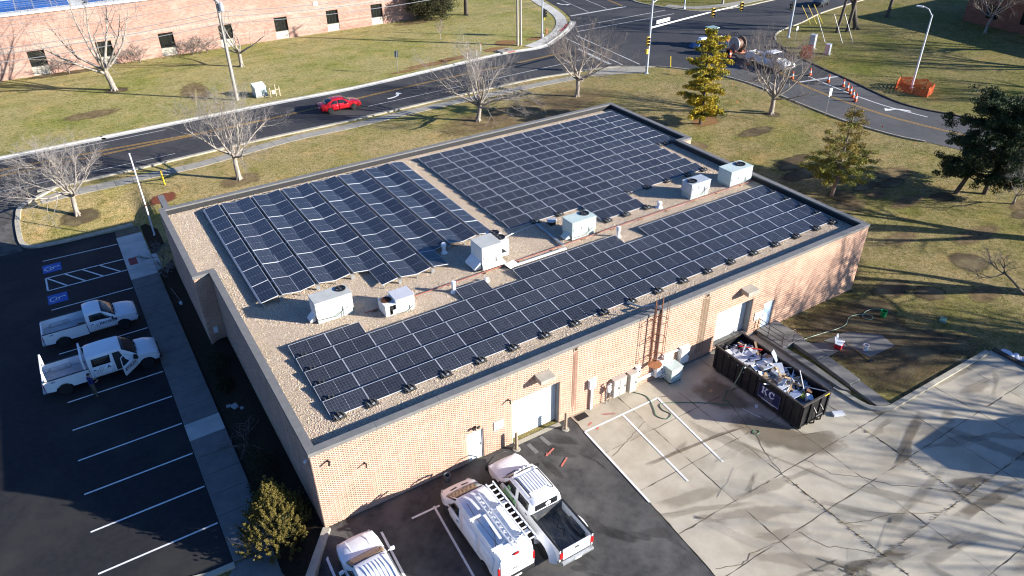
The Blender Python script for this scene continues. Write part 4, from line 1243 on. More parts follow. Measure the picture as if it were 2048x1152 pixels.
tray.obox((-0.15, -0.02, 0.12), (0.2, 0.4, 0.09), (0, 0, 0.06)); tray.obox((0.14, -0.05, 0.125), (0.2, 0.38, 0.09), (0.06, 0, -0.1))
tray.obox((0.05, -0.16, 0.19), (0.16, 0.10, 0.012), (0.55, 0, 0.3), 1); tray.obox((-0.2, -0.1, 0.18), (0.05, 0.3, 0.012), (0.2, 0.2, 0.2), 1); tray.obox((0.0, 0.12, 0.20), (0.07, 0.3, 0.16), (0.3, 0, 0)); tray.obox((0.26, 0.0, 0.17), (0.12, 0.3, 0.08), (0.2, 0.3, 0.3)); tray.obox((-0.28, 0.05, 0.16), (0.1, 0.36, 0.07), (0.1, -0.3, -0.2))
tray.v = [(x * 0.85, y * 0.85, z * 0.75) for x, y, z in tray.v]
TRAY = tray.mesh('ballast_tray', [mat('dusty_black_tray', (0.035, 0.033, 0.030), (0.06, 0.055, 0.048), 6, 0.8), M_steel])
def ballast(parent, x, y, rz=0.0):
    o = bpy.data.objects.new('ballast_tray', TRAY); COL.objects.link(o); o.parent = parent
    o.location = (x, y, RZ + 0.01); o.rotation_euler = (0, 0, rz + random.uniform(-0.12, 0.12))
def rails(parent, x0, x1, y, z):
    mb = MB(); mb.box(x0, x1, y - 0.02, y + 0.02, z - 0.05, z - 0.012)
    k = x0 + 0.1
    while k < x1:
        mb.box(k, k + 0.03, y - 0.018, y + 0.018, RZ, z - 0.05); k += 1.974
    mb.build('rail', M_steel, parent)
A1 = thing('solar_array', 'long front solar array of five rows beside the parapet', 'solar array', (0, 0, 0))
X0, PW = 1.72, 1.974
tl = math.asin(0.15 / 1.12)
for k in range(5):
    yb = 3.124 + 1.293 * k
    idx = range(18) if k < 4 else [0, 1, 5, 7, 8, 9, 10, 12, 13, 14, 15, 16, 17]
    for i in idx:
        panel(A1, PM_A, (X0 + PW * (i + 0.5), yb - 0.555, 4.50 + random.uniform(-.004, .004)), (tl + random.gauss(0, .0035), random.gauss(0, .003), random.gauss(0, .001)))
    runs = [(X0, X0 + 18 * PW)] if k < 4 else [(X0, X0 + 2 * PW), (X0 + 5 * PW, X0 + 6 * PW), (X0 + 7 * PW, X0 + 11 * PW), (X0 + 12 * PW, X0 + 18 * PW)]
    for a, b in runs:
        rails(A1, a + 0.05, b - 0.05, yb - 0.08, 4.54); rails(A1, a + 0.05, b - 0.05, yb - 1.0, 4.43)
for i in range(19):
    ballast(A1, X0 + PW * i + (0.35 if i == 0 else (-0.35 if i == 18 else 0.0)), 1.93)
for k in range(1, 5):
    ballast(A1, X0 + 0.4, 1.95 + 1.293 * k); ballast(A1, X0 + 18 * PW - 0.3, 1.95 + 1.293 * k)
A2 = thing('solar_array', 'largest solar array of twelve flat rows at the far right of the roof', 'solar array', (0, 0, 0))
BX, BY, BP = 18.33, 27.03, 1.178
for k in range(14):
    yb = BY - BP * k
    if k < 7: idx = [(BX + 1.982 * i) for i in range(10)]
    elif k < 12: idx = [(BX - 0.02 + 1.974 * i) for i in range(9)]
    else: idx = [24.15, 26.12]
    for x in idx:
        panel(A2, PM_B, (x + 0.987, yb - 0.545, 4.50 + random.uniform(-.004, .004)), (tl + random.gauss(0, .0035), random.gauss(0, .003), random.gauss(0, .001)))
    rails(A2, idx[0] + 0.05, idx[-1] + 1.9, yb - 0.08, 4.54); rails(A2, idx[0] + 0.05, idx[-1] + 1.9, yb - 1.0, 4.43)
for x in (20.3, 22.3, 28.3, 30.2, 32.2, 34.2, 35.9):
    ballast(A2, x, 12.95)
for x in (24.5, 26.1, 28.0):
    ballast(A2, x, 10.40)
for x in (36.4, 37.2, 37.9):
    ballast(A2, x, 18.6)
A3 = thing('solar_array', 'ridged east-west solar array at the left of the roof', 'solar array', (0, 0, 0))
zr, zv = 4.74, 4.58
tt = math.atan2(zr - zv, 0.99)
for i in range(7):
    rx = 2.835 + 2.17 * i
    nd = 8 if i in (3, 4) else 7
    nl = 8 if i in (3, 4) else 7
    for side, nr in ((-1, nd), (1, nl)):
        for j in range(nr):
            xc = rx + side * (0.12 + 0.495)
            panel(A3, PM_T, (xc, 27.05 - 2.006 * (j + 0.5), (zr + zv) / 2 + random.uniform(-.004, .004)), (random.gauss(0, .004), side * tt + random.gauss(0, .004), math.pi / 2)).rotation_mode = 'ZYX'
    mb = MB()
    for dx in (-0.09, 0.09):
        mb.box(rx + dx - 0.02, rx + dx + 0.02, 27.0 - 2.006 * nd, 27.0, zr - 0.10, zr - 0.05)
    for j in range(nd + 1):
        mb.box(rx - 0.1, rx + 0.1, 27.0 - 2.006 * j - 0.02, 27.0 - 2.006 * j + 0.02, RZ, zr - 0.11)
        mb.box(rx - 1.08, rx - 1.04, 27.0 - 2.006 * j - 0.04, 27.0 - 2.006 * j + 0.04, RZ, zv - 0.05)
    mb.build('rail', M_steel, A3)
mb = MB(); mb.box(1.62, 1.70, 12.98, 27.05, 4.44, 4.60); mb.build('edge_deflector', mat('blue_grey_metal', (0.16, 0.20, 0.27), (0.12, 0.15, 0.21), 4, 0.4, metal=0.4), A3)

# ---- roof units
M_hw = mat('white_unit_metal', (0.74, 0.74, 0.71), (0.66, 0.66, 0.63), 2, 0.45)
M_htop = mat('grey_unit_top', (0.47, 0.47, 0.44), (0.39, 0.39, 0.36), 1.6, 0.5)
M_hg = mat('pale_green_unit', (0.50, 0.58, 0.54), (0.43, 0.51, 0.48), 2, 0.45)
M_hs = mat('silver_unit', (0.52, 0.55, 0.58), (0.44, 0.47, 0.50), 2, 0.4, metal=0.3)
M_curb = mat('unit_curb', (0.40, 0.44, 0.41), (0.33, 0.36, 0.34), 2, 0.55)
def fan(parent, x, y, z, r, rusty=False):
    mb = MB(); mb.lathe([(r + 0.03, 0), (r + 0.03, 0.05), (r, 0.05), (r, -0.06), (0.0, -0.06)], (x, y, z), 20)
    s = mb.build('fan_shroud', M_rust if rusty else M_black, parent, smooth=40)
    mb = MB()
    for k in range(4):
        a = k * math.pi / 2 + 0.4
        ca, sa = math.cos(a), math.sin(a)
        pts = [(0.05, -0.04, 0), (r * 0.92, -0.16, 0.02), (r * 0.92, 0.16, -0.03), (0.05, 0.04, -0.02)]
        mb.add([(x + p * ca - q * sa, y + p * sa + q * ca, z + 0.0 + h) for p, q, h in pts], [(0, 1, 2, 3)])
    mb.lathe([(0.07, -0.03), (0.07, 0.03), (0.02, 0.04)], (x, y, z), 8)
    mb.build('fan_blade', M_steel if not rusty else M_rust, s)
    mb = MB()
    for q in (0.35, 0.65, 0.95):
        pts = [(x + r * q * math.cos(t * math.pi / 8), y + r * q * math.sin(t * math.pi / 8), z + 0.05) for t in range(17)]
        mb.tube(pts, 0.006, n=3, caps=False)
    for k in range(4):
        a = k * math.pi / 4
        mb.tube([(x - r * math.cos(a), y - r * math.sin(a), z + 0.05), (x + r * math.cos(a), y + r * math.sin(a), z + 0.05)], 0.006, n=3)
    mb.build('fan_guard', M_black if not rusty else M_rust, s)
def unit(label, x0, x1, y0, y1, h, m, mtop, fx=None, fy=None, fr=0.36, curb=0.28, panels=3, hood=None):
    t = thing('rooftop_unit', label, 'air handler', ((x0 + x1) / 2, (y0 + y1) / 2, RZ))
    w, d = (x1 - x0) / 2, (y1 - y0) / 2
    mb = MB(); mb.box(-w + 0.05, w - 0.05, -d + 0.05, d - 0.05, 0, curb); mb.build('curb', M_curb, t)
    mb = MB(); mb.box(-w, w, -d, d, curb, h - 0.03); mb.build('cabinet', m, t, bevel=0.012)
    mb = MB(); mb.box(-w - 0.025, w + 0.025, -d - 0.025, d + 0.025, h - 0.03, h); mb.build('lid', mtop, t, bevel=0.012)
    for k in range(panels):
        a = -w + 0.03 + (2 * w - 0.06) * k / panels
        mb = MB(); mb.box(a + 0.012, a + (2 * w - 0.06) / panels - 0.012, -d - 0.012, -d - 0.001, curb + 0.05, h - 0.08)
        p = mb.build('access_panel', m, t, bevel=0.004)
        if k == panels - 1:
            mb = MB(); mb.box(a + 0.2, a + 0.34, -d - 0.022, -d - 0.013, h - 0.38, h - 0.22); mb.build('data_plate', M_htop, p)
        else:
            mb = MB(); mb.box(a + 0.06, a + 0.09, -d - 0.03, -d - 0.013, curb + 0.35, curb + 0.48); mb.build('latch', M_black, p)
    mb = MB(); mb.box(-w - 0.012, -w - 0.001, -d + 0.06, -0.02, curb + 0.05, h - 0.08); mb.build('access_panel', m, t)
    mb = MB(); mb.box(-w - 0.012, -w - 0.001, 0.02, d - 0.06, curb + 0.05, h - 0.08); mb.build('access_panel', m, t)
    if fx is not None:
        fan(t, fx - (x0 + x1) / 2, fy - (y0 + y1) / 2, h + 0.01, fr)
    if hood:
        mb = MB(); hz0, hz1, hl, hy0, hy1 = hood
        mb.add([(-w - 0.014, hy0, hz0), (-w - 0.014, hy1, hz0), (-w - 0.014, hy1, hz1), (-w - 0.014, hy0, hz1), (-w - hl, hy0, hz0), (-w - hl, hy1, hz0), (-w - hl, hy1, hz0 + 0.08), (-w - hl, hy0, hz0 + 0.08)],
               [(0, 1, 5, 4), (3, 7, 6, 2), (4, 5, 6, 7), (0, 4, 7, 3), (1, 2, 6, 5), (0, 3, 2, 1)])
        mb.build('intake_hood', m, t)
    mb = MB()
    mb.tube([(-w + 0.15, -d - 0.03, curb * 0.7), (0, -d - 0.05, curb * 0.55), (w * 0.5, -d - 0.04, curb + 0.1), (w * 0.75, -d - 0.03, curb + 0.2)], 0.014, n=6)
    mb.tube([(w * 0.4, -d - 0.04, 0.02), (w * 0.4, -d - 0.04, curb + 0.3), (w * 0.4, -d, curb + 0.3)], 0.018, n=6)
    mb.build('gas_line', M_black, t)
    return t, w, d
unit('largest white rooftop unit casting a long shadow near the left parapet', 3.78, 5.88, 9.52, 10.56, 1.39, M_hw, M_htop, 5.5, 10.2, 0.27, 0.42, 2, (0.12, 0.5, 0.32, -0.25, 0.3))
t, w, d = unit('small white rooftop unit with an open rusty fan section', 7.80, 8.92, 8.02, 9.05, 1.0, M_hw, mat('cool_grey_top', (0.52, 0.52, 0.55), (0.46, 0.46, 0.49), 2, 0.45), None, None, 0.3, 0.14, 2)
mb = MB(); x = -w - 0.64
mb.box(x, -w - 0.005, -d, -d + 0.03, 0.1, 0.14); mb.box(x, x + 0.03, -d, d, 0.1, 0.74); mb.box(x + 0.03, -w - 0.005, d - 0.03, d, 0.1, 0.74)
mb.box(x, -w - 0.005, -d, d, 0.74, 0.78); mb.box(x + 0.03, x + 0.24, -d, -d + 0.02, 0.14, 0.74); mb.box(x + 0.42, -w - 0.005, -d - 0.0, -d + 0.02, 0.14, 0.42)
mb.build('condenser_frame', M_hw, t)
mb = MB(); mb.box(x + 0.08, -w - 0.05, -d + 0.12, d - 0.08, 0.1, 0.6); mb.build('coil', M_black, t)
fan(t, x + 0.31, 0.1, 0.79, 0.27, True)
t, w, d = unit('tall white rooftop unit with two fans in the middle of the roof', 14.16, 15.56, 9.52, 10.90, 1.56, M_hw, M_htop, None, None, 0.3, 0.40, 3, (0.1, 0.62, 0.5, -0.6, 0.6))
mb = MB(); mb.box(w + 0.01, w + 0.72, -d + 0.35, d + 0.55, 0.3, 1.38); mb.build('condenser', M_hw, t, bevel=0.012)
mb = MB(); mb.add([(w + 0.1, -d + 0.344, 1.0), (w + 0.6, -d + 0.344, 0.55), (w + 0.1, -d + 0.344, 0.55)], [(0, 1, 2)]); mb.build('louvre_opening', M_black, t)
fan(t, w + 0.37, 0.15, 1.39, 0.30); fan(t, w + 0.37, 0.85, 1.39, 0.30)
mb = MB(); mb.add([(-w, -d, 0.42), (w, -d, 0.42), (w + 0.1, -d - 0.32, 0.3), (-w - 0.1, -d - 0.32, 0.3), (-w, -d, 0.02), (w, -d, 0.02), (w + 0.1, -d - 0.32, 0.2), (-w - 0.1, -d - 0.32, 0.2)], [(0, 1, 2, 3), (4, 7, 6, 5), (3, 2, 6, 7), (0, 3, 7, 4), (1, 5, 6, 2)]); mb.build('skirt', M_hw, t)
unit('pale green rooftop unit with a slotted front beside the large array', 20.83, 22.75, 9.48, 10.58, 1.31, M_hg, M_hg, 22.3, 10.2, 0.30, 0.36, 3, (0.15, 0.5, 0.4, -0.4, 0.15))
unit('silver rooftop unit with its fan at the left end', 31.40, 33.22, 9.67, 10.70, 1.20, M_hs, M_hs, 31.85, 10.15, 0.33, 0.42, 3)
unit('pale green rooftop unit nearest the right parapet', 35.20, 37.42, 9.58, 10.85, 1.26, M_hg, M_hg, 36.8, 10.3, 0.36, 0.2, 3)
def vent(label, x, y, h, r=0.11):
    t = thing('roof_vent', label, 'roof vent', (x, y, RZ))
    mb = MB(); mb.lathe([(r * 1.9, 0), (r * 1.7, 0.06), (r, 0.14), (r, h * 0.72)], n=14); mb.build('pipe', M_cabw, t, smooth=40)
    mb = MB(); mb.lathe([(r * 1.35, h * 0.66), (r * 1.35, h * 0.92), (r * 0.9, h), (0.01, h)], n=14); mb.build('cap', M_cabw, t, smooth=40)
vent('tall white flue beside the lone single panel', 11.55, 8.36, 0.76)
vent('tall white flue beside the gap in the back row of panels', 23.72, 8.33, 0.76)
vent('short stubby white vent near the silver unit', 28.8, 10.06, 0.46, 0.14)
vent('white flue at the end of the ridged array', 13.2, 12.72, 0.72, 0.12)
vent('small white plumbing vent by the tall white unit', 13.75, 8.35, 0.25, 0.09)
t = thing('exhaust_cap', 'flat grey exhaust cap left of the slotted green unit', 'roof vent', (21.1, 12.15, RZ))
mb = MB(); mb.box(-0.2, 0.2, -0.2, 0.2, 0, 0.25); mb.build('base', M_black, t)
mb = MB(); mb.prism([(0.36 * math.cos(k * math.pi / 4 + .4), 0.3 * math.sin(k * math.pi / 4 + .4)) for k in range(8)], 0.25, 0.36); mb.build('cap', M_hs, t, bevel=0.02)
t = thing('gas_pipe', 'long thin red gas pipe crossing the roof past the units', 'pipe', (6.3, 9.05, RZ + 0.12))
mb = MB(); mb.tube([(0, 0, 0), (7, 0.1, 0), (14, 0.2, 0), (24, 0.35, 0), (31.2, 0.35, 0)], 0.028, n=6); mb.build('pipe', mat('red_oxide_pipe', (0.34, 0.09, 0.05), (0.27, 0.08, 0.05), 5, 0.6), t)
M_wood = mat('weathered_wood', (0.26, 0.19, 0.12), (0.17, 0.125, 0.08), 6, 0.85, stretch=(1, 6, 6))
for k in range(13):
    mb = MB(); x = 0.6 + k * 2.45; mb.obox((x, 0.014 * x, -0.075), (0.3, 0.12, 0.09), (0, 0, random.uniform(-.3, .3))); mb.build('support_block', M_wood, t)
t = thing('cable_tray', 'white cable tray along the back of the front array', 'cable tray', (15.6, 8.82, RZ + 0.06))
mb = MB(); mb.box(0, 4.3, -0.07, 0.07, 0, 0.09); mb.build('tray', M_cabw, t)
t = thing('cable_tray', 'blue grey cable tray crossing the shadow of the green unit', 'cable tray', (19.95, 9.2, RZ + 0.06))
mb = MB(); mb.box(-0.08, 0.08, 0, 3.4, 0, 0.09); mb.build('tray', M_steel, t).rotation_euler = (0, 0, -0.06)
mb = MB(); mb.tube([(0.2, 3.4, 0.05), (-2.0, 3.1, 0.05), (-3.8, 2.6, 0.05)], 0.02, n=6); mb.build('pipe', M_steel, t)
t = thing('loose_panel', 'white metal panel lying on the gravel beside the tall unit', 'panel', (15.9, 8.95, RZ + 0.16))
mb = MB(); mb.obox((0, 0, 0), (0.8, 0.5, 0.03), (0.25, 0.05, 0.3)); mb.build('sheet_metal', M_hw, t)
mb = MB(); mb.obox((-0.1, 0.05, -0.09), (0.5, 0.3, 0.12), (0, 0, 0.3)); mb.build('packing', M_black, t)
mb = MB(); mb.obox((13.2, 8.05, RZ + 0.05), (0.45, 0.3, 0.02), (0.1, 0.1, 0.7)); tag(mb.build('scrap_sheet', M_hw), 'small white scrap of sheet metal on the gravel by the lone panel', 'scrap')
# ============================================================ VEHICLES
class Loft:
    """body skin from cross-sections (x, sill z, belt z, half width, glass top z, roof half width, roof z)"""
    def __init__(s, sts):
        s.x = [q[0] for q in sts]
        s.rings = []
        for (x, zs, zb, wb, zt, wr, zr) in sts:
            s.rings.append([(0, zs), (wb * 0.90, zs), (wb * 0.985, zs + 0.10), (wb, zs + (zb - zs) * 0.55), (wb * 0.972, zb), (wr + 0.01, zt), (wr - 0.07, zr - 0.018), (wr * 0.55, zr + 0.012), (0, zr + 0.02)])
    def S(s, x, v, side=1):
        x = min(max(x, s.x[0]), s.x[-1])
        i = max(k for k in range(len(s.x) - 1) if s.x[k] <= x + 1e-9)
        t = (x - s.x[i]) / (s.x[i + 1] - s.x[i])
        v = min(max(v, 0), 8)
        j = min(int(v), 7)
        q = v - j
        def P(r):
            a, b = r[j], r[j + 1]
            return a[0] + (b[0] - a[0]) * q, a[1] + (b[1] - a[1]) * q
        a, b = P(s.rings[i]), P(s.rings[i + 1])
        return Vector((x, side * (a[0] + (b[0] - a[0]) * t), a[1] + (b[1] - a[1]) * t))
    def body(s, name, m, parent, wells=(), wr=0.47, wz=0.40, sub=3, bevel=True):
        xs = []
        for a, b in zip(s.x[:-1], s.x[1:]):
            n = max(1, min(sub, int((b - a) / 0.12)))
            xs += [a + (b - a) * k / n for k in range(n)]
        xs.append(s.x[-1])
        vs, fs = [], []
        for x in xs:
            L_ = [s.S(x, v) for v in range(9)]
            vs += L_ + [Vector((p.x, -p.y, p.z)) for p in L_[7:0:-1]]
        n = 16
        for i in range(len(xs) - 1):
            for j in range(n):
                fs.append((i * n + j, i * n + (j + 1) % n, (i + 1) * n + (j + 1) % n, (i + 1) * n + j))
        fs.append(tuple(range(n - 1, -1, -1)))
        fs.append(tuple(range((len(xs) - 1) * n, len(xs) * n)))
        mb = MB(); mb.add(vs, fs)
        o = mb.build(name, m, parent)
        if wells:
            cut = MB()
            for wx in wells:
                for sd in (-1, 1):
                    cut.lathe([(wr, 0.58 * sd), (wr, 1.4 * sd)], (wx, 0, wz), 24, 'Y')
            c = cut.build('wheel_well_cut', m)
            b = o.modifiers.new('wells', 'BOOLEAN')
            b.operation = 'DIFFERENCE'; b.object = c; b.solver = 'EXACT'
            par = o.parent; o.parent = None
            apply_mods(o)
            o.parent = par
            bpy.data.objects.remove(c)
        o.data.shade_smooth()
        o.data.set_sharp_from_angle(angle=R(32))
        return o
    def patch(s, name, corners, m, parent, side=1, off=0.012, nu=6, nv=4, across=False, thick=0.0):
        """a panel that follows the body between four (x, v) corners"""
        vs, fs = [], []
        (xa, va), (xb, vb), (xc, vc), (xd, vd) = corners
        for i in range(nu + 1):
            u = i / nu
            for j in range(nv + 1):
                w = j / nv
                x = (1 - w) * ((1 - u) * xa + u * xb) + w * ((1 - u) * xd + u * xc)
                v = (1 - w) * ((1 - u) * va + u * vb) + w * ((1 - u) * vd + u * vc)
                sd = side
                if across:
                    sd, v = (1, v) if v <= 8 else (-1, 16 - v)
                p = s.S(x, v, sd)
                e = 0.03
                dx = s.S(x + e, v, sd) - s.S(x - e, v, sd)
                dv = s.S(x, min(v + e, 8), sd) - s.S(x, max(v - e, 0), sd)
                n = dx.cross(dv)
                if n.length > 1e-9:
                    n.normalize()
                if n.y * sd < -0.05 or (abs(n.y) <= 0.05 and n.z < 0):
                    n = -n
                vs.append(p + n * off)
        for i in range(nu):
            for j in range(nv):
                fs.append((i * (nv + 1) + j, (i + 1) * (nv + 1) + j, (i + 1) * (nv + 1) + j + 1, i * (nv + 1) + j + 1))
        mb = MB(); mb.add(vs, fs)
        o = mb.build(name, m, parent, smooth=40)
        sol = o.modifiers.new('thickness', 'SOLIDIFY'); sol.thickness = off * 0.9; sol.offset = -1
        return o

def wheel(parent, x, y, z, r=0.39, w=0.26, steel=False):
    sd = 1 if y > 0 else -1
    o = bpy.data.objects.new('wheel', None); COL.objects.link(o); o.parent = parent; o.location = (x, y, z); o.empty_display_size = 0.1
    key = ('tyre', round(r, 2), sd)
    if key not in CACHE:
        mb = MB(); a = w / 2
        mb.lathe([(r * 0.60, -a), (r * 0.90, -a), (r * 0.985, -a * 0.7), (r, -a * 0.3), (r, a * 0.3), (r * 0.985, a * 0.7), (r * 0.90, a), (r * 0.60, a)], (0, 0, 0), 24, 'Y')
        rm = MB(); f = sd * a
        rm.lathe([(r * 0.61, f * 0.6), (r * 0.61, f * 0.98), (r * 0.55, f * 0.98), (r * 0.50, f * 0.62), (0.0, f * 0.60)], (0, 0, 0), 24, 'Y')
        for k in range(6):
            t = k * math.pi / 3
            rm.obox((r * 0.32 * math.cos(t), f * 0.70, r * 0.32 * math.sin(t)), (r * 0.42, 0.03, r * 0.13), (0, -t, 0))
        rm.lathe([(r * 0.15, f * 0.6), (r * 0.15, f * 0.9), (r * 0.10, f * 0.98), (0.001, f)], (0, 0, 0), 12, 'Y')
        CACHE[key] = (mb.mesh('tyre', M_rubber, 35), rm.mesh('rim', M_rim, 35))
    for n, me in zip(('tyre', 'rim'), CACHE[key]):
        c = bpy.data.objects.new(n, me); COL.objects.link(c); c.parent = o
    return o
CACHE = {}
def mirror(parent, x, y, z, m):
    sd = 1 if y > 0 else -1
    mb = MB(); mb.tube([(x, y, z - 0.02), (x - 0.02, y + 0.12 * sd, z)], 0.025, n=6); mb.obox((x - 0.02, y + 0.2 * sd, z + 0.03), (0.1, 0.2, 0.15), (0, 0, 0.15 * sd))
    return mb.build('mirror', m, parent, bevel=0.015)

def logo(parent, x, z, y, L=1.0, word='ARTISUN', skip=None, col=None):
    """company decal on the right side: fan of dashes and the name"""
    m = M_navy
    mb = MB()
    for k in range(3):
        for q in range(5):
            t = q / 5.0
            xa = x + L * (0.02 + 0.10 * k + 0.30 * t); za = z + L * (-0.16 + 0.34 * math.sin(t * 1.4) - 0.015 * k * (1 - t))
            mb.add([(xa, y - 0.004, za), (xa + 0.055 * L, y - 0.004, za + 0.03 * L), (xa + 0.085 * L, y - 0.004, za + 0.075 * L), (xa + 0.03 * L, y - 0.004, za + 0.04 * L)], [(0, 1, 2, 3)])
    mb.build('logo', m, parent)
    if word:
        text_obj('lettering', word, 0.26 * L, m, parent, Matrix.Translation((x + 0.36 * L, y - 0.004, z - 0.04 * L)) @ Matrix.Rotation(R(90), 4, 'X'), 0.004)

M_liner = mat('bed_liner', (0.50, 0.51, 0.53), (0.40, 0.41, 0.42), 2.5, 0.6)
M_seat = mat('car_interior', (0.03, 0.03, 0.032), (0.02, 0.02, 0.022), 4, 0.8)
def pickup(label, loc, rz, L, bed, roof0, roof1, cowl, xr, xf, W=2.0, H=1.93, crew=False, bedm=None, group=None, rwell=0.47, wr=0.39, sy=1.0, open_door=False):
    t = thing('pickup_truck', label, 'pickup truck', loc, rz, group)
    h = W / 2
    R_ = 0.80 * h
    lf = Loft([(bed + 0.02, 0.50, 1.24, h * 0.98, H - 0.13, R_, H - 0.06), (roof0 + 0.08, 0.50, 1.24, h, H - 0.10, R_ + 0.01, H - 0.01), ((roof0 + roof1) / 2, 0.50, 1.235, h, H - 0.09, R_ + 0.015, H + 0.01), (roof1, 0.50, 1.22, h, H - 0.10, R_, H - 0.02),
               (roof1 + (cowl - roof1) * 0.5, 0.50, 1.20, h, 1.55, R_ + 0.02, 1.62), (cowl, 0.50, 1.16, h, 1.22, h * 0.86, 1.25), (cowl + 0.5, 0.50, 1.13, h * 0.99, 1.18, h * 0.84, 1.23), (L - 0.45, 0.47, 1.08, h * 0.965, 1.12, h * 0.80, 1.17), (L - 0.16, 0.44, 0.98, h * 0.92, 1.03, h * 0.76, 1.07), (L - 0.04, 0.46, 0.86, h * 0.86, 0.90, h * 0.74, 0.94)])
    lf.body('body', M_body, t, [xf], rwell, wr + 0.01)
    lf.patch('windshield', [(cowl - 0.03, 4.95), (cowl - 0.03, 11.05), (roof1 + 0.06, 10.75), (roof1 + 0.06, 5.25)], M_glass, t, across=True, nu=10, nv=5)
    # cab rear window, doors, side windows
    mb = MB(); mb.box(bed - 0.005, bed + 0.012, -R_ * 0.85, R_ * 0.85, 1.36, H - 0.2); mb.build('rear_window', M_glass, t)
    d0, d1 = roof0 + 0.02, cowl - 0.02
    cuts = [(d0, d1)] if not crew else [(d0, d0 + (d1 - d0) * crew), (d0 + (d1 - d0) * crew + 0.02, d1)]
    for sd in (1, -1):
        for k, (a, b) in enumerate(cuts):
            front = k == len(cuts) - 1
            if front and open_door and sd == -1:
                lf.patch('door_opening', [(a + 0.05, 1.4), (b - 0.05, 1.4), (roof1 - 0.1, 4.9), (a + 0.05, 4.9)], M_seat, t, sd)
                continue
            dd = lf.patch('door', [(a + 0.015, 1.25), (b - 0.02, 1.25), (b - 0.06, 3.97), (a + 0.015, 3.97)], M_body, t, sd, 0.010)
            wb1 = (roof1 + 0.02, 4.86) if front else (b - 0.08, 4.86)
            lf.patch('side_window', [(a + 0.09, 4.10), (b - 0.14, 4.10), wb1, (a + 0.12, 4.86)], M_glass, t, sd)
            p = lf.S(a + 0.16, 3.55, sd)
            mb = MB(); mb.box(p.x - 0.08, p.x + 0.08, p.y - 0.02, p.y + 0.035 * sd if sd > 0 else p.y + 0.02, p.z - 0.02, p.z + 0.02) if sd > 0 else mb.box(p.x - 0.08, p.x + 0.08, p.y - 0.035, p.y + 0.02, p.z - 0.02, p.z + 0.02)
            mb.build('handle', M_black, dd)
        mirror(t, cowl - 0.22, sd * (h * 0.97), 1.24, M_black)
    # bed
    bm_ = bedm or M_liner
    for sd in (1, -1):
        arch = [(xr + rwell * math.cos(math.pi * k / 14), wr + 0.01 + rwell * math.sin(math.pi * k / 14)) for k in range(15)]
        poly = [(0.06, 0.56), (0.04, 1.30), (bed - 0.015, 1.30), (bed - 0.015, 0.50)] + [(x, max(z, 0.5)) for x, z in arch]
        mb = MB(); mb.prism_y(poly, sd * (h - 0.075), sd * h); mb.build('bed_side', M_body, t, bevel=0.012)
        mb = MB(); mb.box(0.05, bed - 0.02, sd * h - 0.10 if sd > 0 else -h - 0.004, sd * h + 0.004 if sd > 0 else -h + 0.10, 1.301, 1.325); mb.build('bed_rail', M_black, t)
        mb = MB(); mb.box(xr - 0.55, xr + 0.55, *(sorted((sd * (h - 0.077), sd * (h - 0.30)))), 0.745, 0.98); mb.build('wheel_housing', bm_, t, bevel=0.05)
        mb = MB(); mb.box(0.0, 0.05, *(sorted((sd * (h - 0.17), sd * (h + 0.004)))), 0.80, 1.16); mb.build('tail_light', M_red, t, bevel=0.012)
        mb = MB(); mb.box(L - 0.19, L - 0.05, *(sorted((sd * (h * 0.66), sd * (h * 0.895)))), 0.80, 0.97); mb.build('headlight', M_lamp, t, bevel=0.02)
        wheel(t, xr, sd * (h - 0.15), wr, wr); wheel(t, xf, sd * (h - 0.15), wr, wr)
    mb = MB(); mb.box(0.09, bed - 0.02, -h + 0.076, h - 0.076, 0.66, 0.74)
    for k in range(11):
        y = -h + 0.2 + k * (2 * h - 0.4) / 10
        mb.box(0.10, bed - 0.04, y - 0.03, y + 0.03, 0.7405, 0.752)
    mb.build('bed_floor', bm_, t)
    mb = MB(); mb.box(bed - 0.06, bed - 0.021, -h + 0.076, h - 0.076, 0.745, 1.28); mb.build('bed_front_panel', bm_, t)
    mb = MB(); mb.box(0.01, 0.085, -h + 0.172, h - 0.172, 0.66, 1.29); tg = mb.build('tailgate', M_body, t, bevel=0.02)
    mb = MB(); mb.box(-0.012, 0.009, -0.12, 0.12, 1.08, 1.16); mb.build('handle', M_black, tg)
    mb = MB(); mb.box(-0.14, 0.03, -h + 0.06, h - 0.06, 0.46, 0.62); bp = mb.build('rear_bumper', M_steel, t, bevel=0.03)
    mb = MB(); mb.box(-0.15, -0.141, -0.17, 0.17, 0.48, 0.60); mb.build('licence_plate', M_white, bp)
    mb = MB(); mb.box(L - 0.12, L + 0.06, -h * 0.88, h * 0.88, 0.46, 0.66); mb.build('front_bumper', M_black, t, bevel=0.05)
    mb = MB(); mb.box(L - 0.06, L - 0.025, -h * 0.62, h * 0.62, 0.70, 0.94)
    mb.build('grille', M_black, t)
    mb = MB(); mb.box(0.12, bed, -h * 0.4, h * 0.4, 0.42, 0.62); mb.box(bed, L - 0.6, -h * 0.5, h * 0.5, 0.36, 0.499); mb.build('chassis', M_black, t)
    mb = MB(); mb.obox((cowl + 0.02, 0.25, 1.285), (0.02, 0.55, 0.02), (0, 0, 0.1)); mb.obox((cowl + 0.02, -0.3, 1.285), (0.02, 0.55, 0.02), (0, 0, 0.1)); mb.build('wiper', M_black, t)
    return t, lf, h

